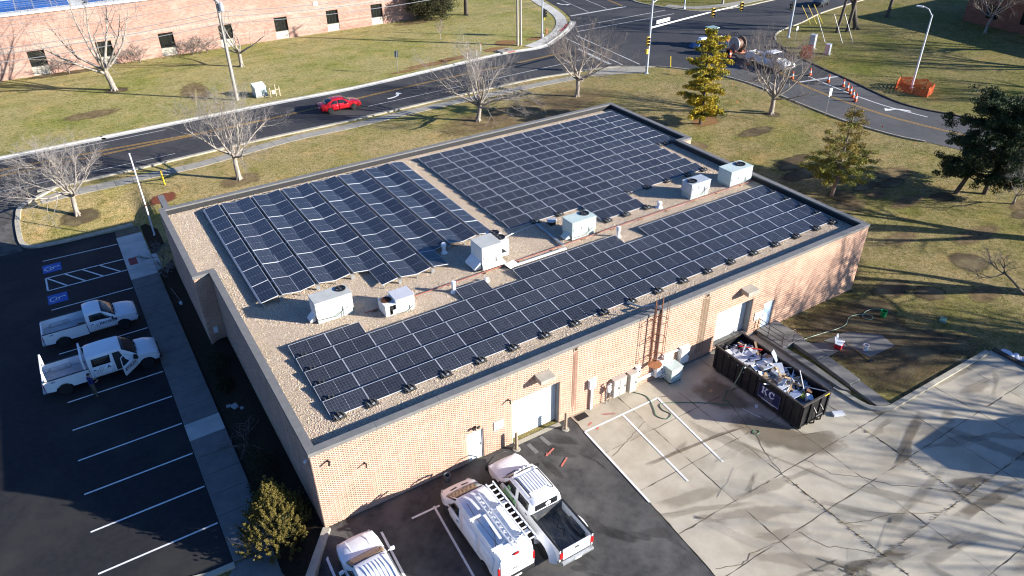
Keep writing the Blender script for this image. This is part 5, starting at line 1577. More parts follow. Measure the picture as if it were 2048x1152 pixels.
zl = gh(-8, 20)
t1, lf, h = pickup('white single-cab pickup, farther one beside the blue disabled bay', (-9.98, 24.65, zl), 0, 5.62, 2.58, 2.70, 3.55, 4.36, 1.05, 4.62, 1.96, 1.90, group='company pickups in the side lot')
logo(t1, 2.95, 0.98, lf.S(3.4, 3.0, -1).y - 0.013, 1.0)
text_obj('lettering', '4X4', 0.13, M_navy, t1, Matrix.Translation((0.42, -h - 0.003, 1.12)) @ Matrix.Rotation(R(90), 4, 'X'), 0.004)
mb = MB(); mb.add([(4.18, -h - 0.004, 1.12), (4.30, -h - 0.004, 1.14), (4.34, -h - 0.004, 1.04), (4.24, -h - 0.004, 0.90), (4.25, -h - 0.004, 1.03)], [(0, 1, 2, 3, 4)]); mb.build('fender_vent', M_black, t1)
mb = MB()
for k in range(4):
    mb.obox((2.25, 0.15 - 0.16 * k, 0.80), (0.4, 0.05, 0.08), (0, 0, random.uniform(-.3, .3)))
tag(mb.build('timber', M_wood, None, loc=(-9.98, 24.65, zl)), 'short timber offcuts lying in the single-cab pickup bed', 'timber')
t2, lf, h = pickup('white crew-cab pickup with its front passenger door open', (-10.3, 19.40, zl), 0, 6.36, 2.46, 2.58, 4.36, 5.2, 1.0, 5.55, 2.0, 1.97, crew=0.47, group='company pickups in the side lot', open_door=True)
logo(t2, 2.75, 1.0, lf.S(3.0, 3.0, -1).y - 0.013, 1.15, None)
text_obj('lettering', 'A', 0.30, M_navy, t2, Matrix.Translation((3.42, lf.S(3.5, 3.0, -1).y - 0.016, 1.0)) @ Matrix.Rotation(R(90), 4, 'X'), 0.004)
dr = bpy.data.objects.new('open_door', None); COL.objects.link(dr); dr.parent = t2; dr.location = (5.0, -h - 0.02, 0); dr.rotation_euler = (0, 0, R(44))
mb = MB(); mb.prism_y([(0, 0.58), (-1.06, 0.56), (-1.10, 1.18), (-0.55, 1.22), (-0.1, 1.26), (0, 1.2)], -0.05, 0.05); mb.build('door_skin', M_body, dr, bevel=0.02)
mb = MB(); mb.tube([(-1.07, 0, 1.18), (-0.98, 0.06, 1.80), (-0.6, 0.08, 1.84), (-0.08, 0.02, 1.28)], 0.028, n=6); mb.build('window_frame', M_body, dr)
mb = MB(); mb.box(-0.98, -0.80, -0.075, -0.052, 1.02, 1.06); mb.build('handle', M_black, dr)
mb = MB(); mb.obox((-0.1, -0.18, 1.32), (0.1, 0.22, 0.3), (0, 0, 0)); mb.build('mirror', M_black, dr, bevel=0.02)
text_obj('lettering', 'RTISUN', 0.27, M_navy, dr, Matrix.Translation((-1.02, -0.056, 0.86)) @ Matrix.Rotation(R(90), 4, 'X'), 0.004)
text_obj('lettering', '4X4', 0.13, M_navy, t2, Matrix.Translation((0.42, -h - 0.003, 1.12)) @ Matrix.Rotation(R(90), 4, 'X'), 0.004)
t = thing('ladder_rack', 'white ladder rack posts standing on the crew-cab pickup bed', 'rack', (-10.3, 19.40, zl))
for x, nm in ((0.22, 'rear_hoop'), (2.28, 'front_hoop')):
    mb = MB()
    for y in (-0.93, 0.93):
        mb.box(x - 0.05, x + 0.05, y - 0.04, y + 0.04, 1.327, 2.02)
    mb.box(x - 0.05, x + 0.05, -0.97, 0.97, 2.02, 2.08)
    if x < 1: mb.v = [p for p in mb.v]
    mb.build(nm, M_white, t, bevel=0.008)
mb = MB()
for k in range(5):
    mb.obox((1.9 + 0.1 * (k % 2), -0.2 - 0.13 * k, 0.80), (0.75, 0.06, 0.07), (0, 0, random.uniform(-.25, .25)))
tag(mb.build('timber', M_wood, None, loc=(-10.3, 19.40, zl)), 'timber offcuts lying in the crew-cab pickup bed', 'timber')

# white truck with the slatted roof, front lot
M_bedblack = mat('scuffed_bed_liner', (0.075, 0.078, 0.085), (0.03, 0.032, 0.038), 3.0, 0.42, spec=0.5, c3=(0.24, 0.22, 0.165), scale3=0.7, stretch=(1, 4, 4))
fy = -7.72
t3, lf, h = pickup('white dual-wheel pickup with an open black bed by the front wall', (8.72, fy, gh(8.7, -4)), R(90), 6.30, 2.36, 2.50, 4.28, 4.98, 1.05, 5.25, 1.80, 1.90, crew=0.42, bedm=M_bedblack)
for sd in (1, -1):     # swollen rear fenders over twin wheels
    mb = MB(); vs, fs = [], []
    nth, nk = 16, 5
    prof = [(0.44, 0.0), (0.46, 0.20), (0.52, 0.255), (0.62, 0.20), (0.76, 0.0)]
    for i in range(nth + 1):
        a = math.pi * (i / nth) * 1.12 - 0.19
        for rr, dy in prof:
            vs.append((1.05 + rr * 1.12 * math.cos(a), sd * (h - 0.002 + dy), 0.42 + rr * 1.05 * math.sin(a)))
    for i in range(nth):
        for j in range(nk - 1):
            fs.append((i * nk + j, i * nk + j + 1, (i + 1) * nk + j + 1, (i + 1) * nk + j))
        fs.append((i * nk + nk - 1, i * nk, (i + 1) * nk, (i + 1) * nk + nk - 1))
    fs += [tuple(range(nk)), tuple(range(nth * nk + nk - 1, nth * nk - 1, -1))]
    mb.add(vs, fs); mb.build('rear_fender', M_body, t3, smooth=50)
    wheel(t3, 1.05, sd * (h + 0.10), 0.39, 0.39)
mb = MB()
for k in range(7):
    y = -0.42 + k * 0.14
    mb.box(2.95, 4.05, y - 0.045, y + 0.045, 1.925, 1.945)
mb.build('roof_rib', M_body, t3, bevel=0.006)
for y in (-0.60, 0.60):
    mb = MB(); mb.tube([(2.72, y, 1.90), (2.78, y, 1.98), (4.0, y, 1.97), (4.08, y, 1.89)], 0.03, n=6); mb.build('roof_rail', M_black, t3)
mb = MB(); mb.tube([(4.18, -0.55, 1.93), (4.3, -0.5, 2.0), (4.36, 0, 2.03), (4.3, 0.5, 2.0), (4.18, 0.55, 1.93)], 0.05, n=8); mb.build('light_bar', M_body, t3, smooth=50)
for y in (-0.22, 0.0, 0.22):
    mb = MB(); mb.ball((4.30, y, 2.07), (0.09, 0.06, 0.05), 8, 6); mb.build('roof_lamp', M_body, t3, smooth=50)
mb = MB(); mb.tube([(6.1, -0.85, 0.55), (6.48, -0.8, 0.75), (6.50, -0.3, 1.12), (6.50, 0.3, 1.12), (6.48, 0.8, 0.75), (6.1, 0.85, 0.55)], 0.03, n=6); mb.box(6.36, 6.46, -0.86, 0.86, 0.5, 0.72); mb.build('brush_guard', M_black, t3)
mb = MB(); mb.add([(2.345, -0.22, 1.45), (2.345, 0.03, 1.42), (2.345, 0.06, 1.60), (2.345, -0.1, 1.68), (2.345, -0.23, 1.60)], [(0, 1, 2, 3, 4)]); mb.build('window_sticker', M_line, t3)
lf.patch('green_decal', [(3.62, 1.9), (4.75, 1.9), (4.55, 3.7), (3.55, 3.5)], mat('green_decal', (0.25, 0.47, 0.24), (0.34, 0.56, 0.32), 2, 0.4), t3, 1, 0.0125)
lf.patch('green_decal', [(4.05, 4.05), (4.35, 4.05), (4.30, 4.4), (4.1, 4.4)], MATS['green_decal'], t3, 1, 0.0135, 2, 2)
mb = MB(); mb.box(2.5, 4.9, h - 0.02, h + 0.16, 0.42, 0.50); mb.build('running_board', M_black, t3)
for k in range(4):
    mb = MB(); mb.box(3.62 + 0.0, 4.35, h + 0.004, h + 0.012, 0.62 + k * 0.035, 0.635 + k * 0.035); mb.build('side_stripe', M_black, t3)
mb = MB(); mb.tube([(0.9, 0.1, 0.79), (1.2, -0.2, 0.80), (1.5, 0.0, 0.79), (1.8, -0.3, 0.80)], 0.02, n=5); tag(mb.build('cable', M_black, None, loc=(8.72, fy, gh(8.7, -4))), 'black cable lying loose in the open truck bed', 'cable').rotation_euler = (0, 0, R(90))

# white van with ladders
t = thing('cargo_van', 'white cargo van carrying ladders on its roof rack', 'van', (6.02, -7.08, gh(6, -4)), R(90))
lf = Loft([(0.0, 0.48, 1.12, 0.90, 1.72, 0.80, 1.82), (0.10, 0.42, 1.12, 0.95, 1.78, 0.82, 1.91), (0.7, 0.40, 1.12, 0.97, 1.80, 0.84, 1.96), (2.2, 0.40, 1.12, 0.97, 1.80, 0.845, 1.98), (3.4, 0.40, 1.12, 0.965, 1.78, 0.82, 1.95), (3.85, 0.40, 1.11, 0.96, 1.72, 0.78, 1.88),
           (4.4, 0.40, 1.08, 0.955, 1.40, 0.80, 1.50), (4.86, 0.40, 1.04, 0.94, 1.13, 0.80, 1.20), (5.15, 0.38, 0.98, 0.90, 1.02, 0.76, 1.07), (5.42, 0.36, 0.84, 0.82, 0.88, 0.70, 0.92), (5.60, 0.38, 0.66, 0.70, 0.69, 0.60, 0.72)])
lf.body('body', M_body, t, [1.02, 4.62], 0.40, 0.36)
lf.patch('windshield', [(4.84, 4.95), (4.84, 11.05), (3.92, 10.8), (3.92, 5.2)], M_glass, t, across=True, nu=10, nv=5)
for sd in (1, -1):
    d = lf.patch('front_door', [(3.30, 1.3), (4.25, 1.3), (4.40, 3.95), (3.30, 3.95)], M_body, t, sd, 0.010)
    mb = MB(); p = lf.S(3.45, 3.5, sd); mb.obox((p.x, p.y + 0.012 * sd, p.z), (0.16, 0.04, 0.04)); mb.build('handle', M_black, d)
    lf.patch('side_window', [(3.40, 4.12), (4.42, 4.12), (3.98, 4.85), (3.45, 4.85)], M_glass, t, sd)
    lf.patch('side_panel', [(1.75, 1.6), (3.2, 1.6), (3.2, 4.8), (1.75, 4.8)], M_body, t, sd, 0.010)
    lf.patch('side_panel', [(0.35, 3.2), (1.65, 3.2), (1.65, 4.8), (0.35, 4.8)], M_body, t, sd, 0.010)
    mirror(t, 4.22, sd * 0.95, 1.16, M_black)
    mb = MB(); mb.box(-0.012, 0.05, *(sorted((sd * 0.80, sd * 0.915))), 0.86, 1.36); mb.build('tail_light', M_red, t, bevel=0.012)
    mb = MB(); mb.obox((5.36, sd * 0.66, 0.86), (0.30, 0.24, 0.10), (0, 0.35, -0.35 * sd)); mb.build('headlight', M_lamp, t, bevel=0.02)
    for x in (1.02, 4.62):
        wheel(t, x, sd * 0.83, 0.345, 0.345, 0.23)
    mb = MB(); mb.box(0.25, 5.2, *(sorted((sd * 0.90, sd * 0.965))), 0.39, 0.47); mb.build('sill_trim', M_black, t)
    mb = MB(); mb.obox((5.05, sd * 0.30, 1.135), (0.10, 0.34, 0.012), (0, 0.32, 0.12 * sd)); mb.build('hood_slot', M_black, t)
    mb = MB(); mb.box(-0.035, -0.005, *(sorted((sd * 0.012, sd * 0.80))), 0.62, 1.74); d = mb.build('rear_door', M_body, t, bevel=0.012)
    if sd > 0:
        mb = MB(); mb.box(-0.055, -0.036, 0.03, 0.22, 1.0, 1.04); mb.build('handle', M_black, d)
mb = MB(); mb.box(-0.10, 0.05, -0.88, 0.88, 0.42, 0.58); b = mb.build('rear_bumper', M_black, t, bevel=0.03)
mb = MB(); mb.box(-0.11, -0.101, -0.2, 0.2, 0.45, 0.56); mb.build('licence_plate', M_white, b)
mb = MB(); mb.ball((-0.02, 0.0, 1.86), (0.05, 0.22, 0.05), 10, 6); mb.build('brake_light', M_red, t, smooth=50)
mb = MB(); mb.tube([(1.7, 0.30, 2.0), (1.2, 0.35, 2.02), (0.75, 0.55, 2.0), (0.5, 0.75, 1.86)], 0.012, n=5); mb.tube([(3.3, 0.52, 1.98), (2.4, 0.62, 2.12), (0.5, 0.55, 2.1)], 0.012, n=5); mb.build('tie_strap', M_black, t)
t = thing('roof_rack', 'white rack with two cross bars on the van roof', 'roof rack', (6.02, -7.08, gh(6, -4)), R(90))
for x in (0.48, 2.32):
    mb = MB(); mb.box(x - 0.06, x + 0.06, -0.93, 0.93, 2.08, 2.14); mb.build('cross_bar', M_white, t, bevel=0.01)
    for y in (-0.78, 0.78):
        mb = MB(); mb.box(x - 0.05, x + 0.05, y - 0.04, y + 0.04, 1.90, 2.08); mb.build('foot', M_white, t)
    mb = MB(); mb.box(x - 0.08, x + 0.08, -0.92, -0.72, 2.141, 2.20); mb.box(x - 0.05, x + 0.05, -0.60, -0.52, 2.141, 2.26); mb.build('clamp', M_white, t)
def ladder_on_roof(label, x0, x1, y, z, w, rung, nr, twin=False):
    t = thing('ladder', label, 'ladder', (6.02, -7.08, gh(6, -4)), R(90))
    for s in (-1, 1):
        mb = MB(); mb.box(x0, x1, y + s * w / 2 - 0.03, y + s * w / 2 + 0.03, z, z + 0.075); mb.build('rail', M_alu if not twin else M_white, t)
    for k in range(nr):
        x = x0 + (k + 0.5) * (x1 - x0) / nr
        mb = MB(); mb.box(x - 0.03, x + 0.03, y - w / 2 + 0.03, y + w / 2 - 0.03, z + 0.02, z + 0.055); mb.build('rung', M_alu if not twin else M_white, t)
ladder_on_roof('long white ladder tied along the right edge of the van roof', -0.15, 3.55, -0.80, 2.24, 0.36, 0.3, 12, True)
ladder_on_roof('narrow ladder lying along the middle of the van roof', 0.1, 3.35, 0.0, 2.17, 0.22, 0.3, 10)

# white SUV at the bottom edge
t = thing('suv', 'white SUV with a brown sunshade at the bottom edge of the picture', 'suv', (0.75, -6.72, gh(1, -4)), R(90))
lf = Loft([(0.0, 0.5, 1.05, 0.88, 1.45, 0.70, 1.5), (0.12, 0.42, 1.08, 0.93, 1.55, 0.74, 1.64), (0.9, 0.40, 1.08, 0.95, 1.60, 0.77, 1.70), (2.0, 0.40, 1.06, 0.95, 1.60, 0.77, 1.72), (2.80, 0.40, 1.05, 0.95, 1.55, 0.74, 1.67), (3.2, 0.40, 1.04, 0.95, 1.33, 0.77, 1.43), (3.60, 0.40, 1.02, 0.945, 1.10, 0.80, 1.16), (4.2, 0.40, 0.98, 0.93, 1.04, 0.78, 1.10), (4.65, 0.38, 0.90, 0.87, 0.96, 0.70, 1.00), (4.88, 0.38, 0.78, 0.76, 0.82, 0.60, 0.86), (4.97, 0.42, 0.66, 0.62, 0.69, 0.50, 0.72)])
lf.body('body', M_body, t, [0.95, 3.95], 0.42, 0.37)
lf.patch('windshield', [(3.57, 4.95), (3.57, 11.05), (2.86, 10.8), (2.86, 5.2)], M_glass, t, across=True, nu=10, nv=5)
lf.patch('sunshade', [(3.45, 5.15), (3.45, 10.85), (2.92, 10.7), (2.92, 5.3)], mat('brown_sunshade', (0.36, 0.25, 0.15), (0.28, 0.19, 0.11), 3, 0.35), t, across=True, nu=10, nv=5, off=0.0135)
for sd in (1, -1):
    for a, b in ((0.9, 1.9), (1.93, 3.35)):
        lf.patch('door', [(a, 1.3), (b - 0.1, 1.3), (b - 0.05, 3.95), (a, 3.95)], M_body, t, sd, 0.010)
    lf.patch('side_window', [(1.98, 4.1), (3.25, 4.1), (2.78, 4.85), (2.02, 4.85)], M_glass, t, sd)
    lf.patch('side_window', [(0.95, 4.1), (1.9, 4.1), (1.9, 4.85), (1.0, 4.85)], M_glass, t, sd)
    mirror(t, 3.18, sd * 0.95, 1.14, M_body)
    mb = MB(); mb.tube([(0.5, sd * 0.70, 1.69), (0.6, sd * 0.72, 1.77), (2.55, sd * 0.72, 1.79), (2.65, sd * 0.71, 1.70)], 0.022, n=6); mb.build('roof_rail', M_steel, t)
    mb = MB(); mb.obox((4.72, sd * 0.70, 0.84), (0.26, 0.22, 0.11), (0, 0.3, -0.5 * sd)); mb.build('headlight', M_lamp, t, bevel=0.02)
    for x in (0.95, 3.95):
        wheel(t, x, sd * 0.82, 0.36, 0.36, 0.23)
mb = MB()
for k in range(6):
    y = -0.40 + k * 0.16
    mb.box(0.9, 2.55, y - 0.008, y + 0.008, 1.722, 1.745)
mb.build('roof_rib', M_body, t)
for y in (-0.42, 0.42):
    mb = MB(); mb.obox((4.15, y, 1.118), (0.95, 0.03, 0.02), (0, 0.08, 0.05 * (1 if y > 0 else -1))); mb.build('hood_crease', M_body, t)

# red saloon on the road
M_redcar = mat('red_car_paint', (0.42, 0.010, 0.016), (0.36, 0.008, 0.014), 2, 0.22, spec=0.5, coat=0.6)
t = thing('sedan', 'red sedan driving along the road towards the intersection', 'car', (19.35, 54.55, gh(20, 54) + 0.02), R(-1.5))
lf = Loft([(0.0, 0.42, 0.80, 0.72, 0.86, 0.60, 0.90), (0.12, 0.36, 0.88, 0.83, 0.96, 0.66, 1.00), (0.55, 0.32, 0.92, 0.88, 1.00, 0.66, 1.06), (0.95, 0.30, 0.93, 0.90, 1.20, 0.62, 1.27), (1.45, 0.30, 0.93, 0.905, 1.36, 0.60, 1.43), (2.1, 0.30, 0.92, 0.905, 1.39, 0.61, 1.46), (2.7, 0.30, 0.91, 0.905, 1.33, 0.60, 1.41), (3.1, 0.30, 0.90, 0.90, 1.12, 0.64, 1.20), (3.5, 0.30, 0.87, 0.895, 0.93, 0.68, 0.99), (4.1, 0.30, 0.80, 0.87, 0.86, 0.66, 0.91), (4.5, 0.30, 0.70, 0.78, 0.76, 0.58, 0.80), (4.66, 0.34, 0.58, 0.62, 0.62, 0.46, 0.66)])
lf.body('body', M_redcar, t, [1.02, 3.66], 0.37, 0.33)
lf.patch('windshield', [(3.47, 4.95), (3.47, 11.05), (2.74, 10.8), (2.74, 5.2)], M_glass, t, across=True, nu=8, nv=4)
lf.patch('rear_window', [(1.36, 5.2), (1.36, 10.8), (0.60, 11.0), (0.60, 5.0)], M_glass, t, across=True, nu=8, nv=4)
for sd in (1, -1):
    lf.patch('side_window', [(1.95, 4.12), (3.05, 4.12), (2.62, 4.86), (1.95, 4.86)], M_glass, t, sd)
    lf.patch('side_window', [(1.05, 4.15), (1.88, 4.12), (1.88, 4.86), (1.40, 4.80)], M_glass, t, sd)
    lf.patch('door', [(1.95, 1.5), (3.1, 1.5), (3.15, 3.95), (1.95, 3.95)], M_redcar, t, sd, 0.008)
    lf.patch('door', [(1.30, 1.5), (1.92, 1.5), (1.92, 3.95), (1.10, 3.95)], M_redcar, t, sd, 0.008)
    mirror(t, 2.98, sd * 0.86, 0.98, M_redcar)
    mb = MB(); mb.obox((4.38, sd * 0.62, 0.68), (0.24, 0.2, 0.1), (0, 0.3, -0.6 * sd)); mb.build('headlight', M_lamp, t)
    mb = MB(); mb.obox((0.06, sd * 0.64, 0.84), (0.1, 0.26, 0.12), (0, 0, 0.4 * sd)); mb.build('tail_light', M_red, t)
    for x in (1.02, 3.66):
        wheel(t, x, sd * 0.79, 0.33, 0.33, 0.21)
mb = MB(); mb.box(-0.012, 0.02, -0.25, 0.25, 0.56, 0.68); mb.build('licence_plate', M_white, t)

# utility truck with a loaded bed, far right road
t, lf, h = pickup('white utility truck parked behind the bare tree among the cones', (73.85, 42.3, gh(70, 40) + 0.02), R(-92), 6.7, 3.0, 3.12, 4.3, 5.0, 1.3, 5.6, 2.05, 2.05)
mb = MB()
for k in range(14):
    mb.obox((random.uniform(0.4, 2.7), random.uniform(-0.7, 0.7), 1.0 + random.uniform(0, 0.35)), (random.uniform(0.3, 1.0), random.uniform(0.1, 0.4), random.uniform(0.1, 0.3)), (0, 0, random.uniform(-.5, .5)), k % 3)
o = mb.build('tools', [M_wood, M_steel, M_cabw]); o.location = (73.85, 42.3, gh(70, 40) + 0.02); o.rotation_euler = (0, 0, R(-92)); o['kind'] = 'stuff'

# cable reel on an orange trailer
t = thing('reel_trailer', 'orange trailer carrying a big cable reel behind the utility truck', 'trailer', (74.4, 45.2, gh(70, 45) + 0.02), R(-92))
M_otr = mat('faded_orange_steel', (0.52, 0.19, 0.11), (0.40, 0.14, 0.08), 4, 0.6)
mb = MB()
for y in (-0.85, 0.85):
    mb.box(-1.2, 1.3, y - 0.06, y + 0.06, 0.5, 0.62); mb.tube([(1.3, y, 0.56), (2.7, 0, 0.52)], 0.06, n=6)
mb.box(-1.2, -1.08, -0.79, 0.79, 0.5, 0.62); mb.box(1.18, 1.3, -0.79, 0.79, 0.5, 0.62)
mb.build('frame', M_otr, t)
for y in (-0.85, 0.85):
    mb = MB(); mb.tube([(-0.55, y, 0.62), (0.0, y, 1.45)], 0.06, n=6); mb.tube([(0.6, y, 0.62), (0.0, y, 1.45)], 0.06, n=6); mb.build('reel_stand', M_otr, t)
    wheel(t, -0.35, y * 1.22, 0.38, 0.38, 0.24)
    mb = MB(); mb.lathe([(0.50, -0.12), (0.50, 0.12), (0.44, 0.12), (0.44, -0.12)], (-0.35, y * 1.22, 0.38), 18, 'Y'); o = mb.build('mudguard', M_otr, t)
t_r = thing('cable_reel', 'large wooden cable reel wound with dark cable on the orange trailer', 'reel', (74.4, 45.2, gh(70, 45) + 1.45), R(-92))
for y in (-0.62, 0.62):
    mb = MB(); mb.lathe([(0.95, y - 0.05), (0.95, y + 0.05), (0.12, y + 0.05), (0.12, y - 0.05)], (0, 0, 0), 28, 'Y'); mb.build('flange', M_wood if y > 0 else M_steel, t_r)
mb = MB(); mb.lathe([(0.66, -0.56), (0.70, -0.3), (0.70, 0.3), (0.66, 0.56)], (0, 0, 0), 24, 'Y'); mb.build('wound_cable', mat('brown_cable', (0.16, 0.075, 0.04), (0.10, 0.05, 0.03), 8, 0.6, stretch=(1, 20, 1)), t_r)
mb = MB(); mb.tube([(0, -0.95, 0), (0, 0.95, 0)], 0.06, n=8); mb.build('axle', M_steel, t_r)
mb = MB()
for k in range(3):
    mb.tube([(-0.9 + 0.1 * k + 1.0 * math.cos(a) * 0.5, -0.3 + 0.3 * k, 0.75 + 0.55 * math.sin(a)) for a in [0.3 * i for i in range(11)]], 0.025, n=5)
mb.build('loose_cable', M_black, t_r)

# small tractor with a cab
t = thing('tractor', 'blue and white compact tractor with a cab at the junction', 'tractor', (74.6, 50.6, gh(70, 50) + 0.02), R(175))
M_tblue = mat('tractor_blue', (0.16, 0.30, 0.50), (0.12, 0.24, 0.42), 3, 0.4)
mb = MB(); mb.prism_y([(0.3, 0.55), (1.75, 0.55), (1.85, 0.95), (1.7, 1.25), (0.3, 1.35)], -0.36, 0.36); mb.build('hood', mat('tractor_white', (0.62, 0.68, 0.75), (0.5, 0.58, 0.68), 3, 0.4), t, bevel=0.06)
mb = MB(); mb.box(-0.95, 0.3, -0.45, 0.45, 0.5, 0.85); mb.build('chassis', M_black, t, bevel=0.03)
mb = MB()
for x, y in ((-0.85, -0.62), (-0.85, 0.62), (0.28, -0.55), (0.28, 0.55)):
    mb.tube([(x, y, 0.85), (x * 0.95, y * 0.92, 2.35)], 0.045, n=6)
mb.build('cab_frame', M_black, t)
mb = MB(); mb.box(-1.05, 0.5, -0.68, 0.68, 2.36, 2.5); mb.build('cab_roof', mat('tractor_roof', (0.26, 0.38, 0.36), (0.21, 0.31, 0.30), 3, 0.45), t, bevel=0.04)
mb = MB(); mb.box(-0.82, 0.24, -0.605, -0.59, 0.95, 2.3); mb.box(-0.82, 0.24, 0.59, 0.605, 0.95, 2.3); mb.box(0.25, 0.262, -0.5, 0.5, 1.35, 2.3); mb.box(-0.862, -0.85, -0.5, 0.5, 1.2, 2.3); mb.build('cab_glass', mat('tinted_glass', (0.05, 0.07, 0.07), (0.07, 0.09, 0.09), 2, 0.08), t)
mb = MB(); mb.box(-0.6, -0.2, -0.25, 0.25, 0.86, 1.0); mb.box(-0.7, -0.6, -0.25, 0.25, 0.86, 1.5); mb.build('seat', M_black, t)
for y in (-0.78, 0.78):
    wheel(t, -0.55, y, 0.62, 0.62, 0.36); wheel(t, 1.35, y * 0.85, 0.38, 0.38, 0.26)
    mb = MB(); mb.box(-1.15, 0.05, *(sorted((y * 0.78, y * 1.18))), 1.22, 1.28); mb.build('rear_fender', M_tblue, t, bevel=0.02)
for s_ in (-0.5, 0.5):
    mb = MB(); mb.tube([(0.4, s_, 0.9), (1.5, s_, 1.05), (2.35, s_, 0.3)], 0.06, n=6); mb.build('loader_arm', M_tblue, t)
mb = MB(); mb.add([(2.3, -0.8, 0.1), (2.3, 0.8, 0.1), (2.85, 0.8, 0.08), (2.85, -0.8, 0.08), (2.25, -0.8, 0.6), (2.25, 0.8, 0.6)], [(0, 1, 2, 3), (0, 4, 5, 1), (0, 3, 4), (1, 5, 2)]); mb.build('bucket', M_tblue, t)
# car half seen at the top right
t = thing('parked_car', 'dark car parked behind the tree trunks at the top edge', 'car', (106.0, 57.6, 0.03), R(20))
lf2 = Loft([(0.0, 0.42, 0.80, 0.72, 0.86, 0.60, 0.90), (0.5, 0.32, 0.92, 0.88, 1.00, 0.66, 1.06), (1.45, 0.30, 0.93, 0.905, 1.36, 0.60, 1.43), (2.6, 0.30, 0.91, 0.905, 1.35, 0.60, 1.42), (3.4, 0.30, 0.87, 0.895, 0.95, 0.68, 1.01), (4.3, 0.30, 0.74, 0.8, 0.80, 0.6, 0.84), (4.6, 0.34, 0.58, 0.62, 0.62, 0.46, 0.66)])
lf2.body('body', mat('dark_grey_car_paint', (0.05, 0.055, 0.065), (0.04, 0.045, 0.05), 2, 0.25, coat=0.5), t, [1.02, 3.6], 0.37, 0.33)
lf2.patch('windshield', [(3.37, 4.95), (3.37, 11.05), (2.66, 10.8), (2.66, 5.2)], M_glass, t, across=True)
for sd in (1, -1):
    lf2.patch('side_window', [(1.3, 4.12), (3.0, 4.12), (2.6, 4.86), (1.5, 4.86)], M_glass, t, sd)
    for x in (1.02, 3.6):
        wheel(t, x, sd * 0.79, 0.33, 0.33, 0.21)

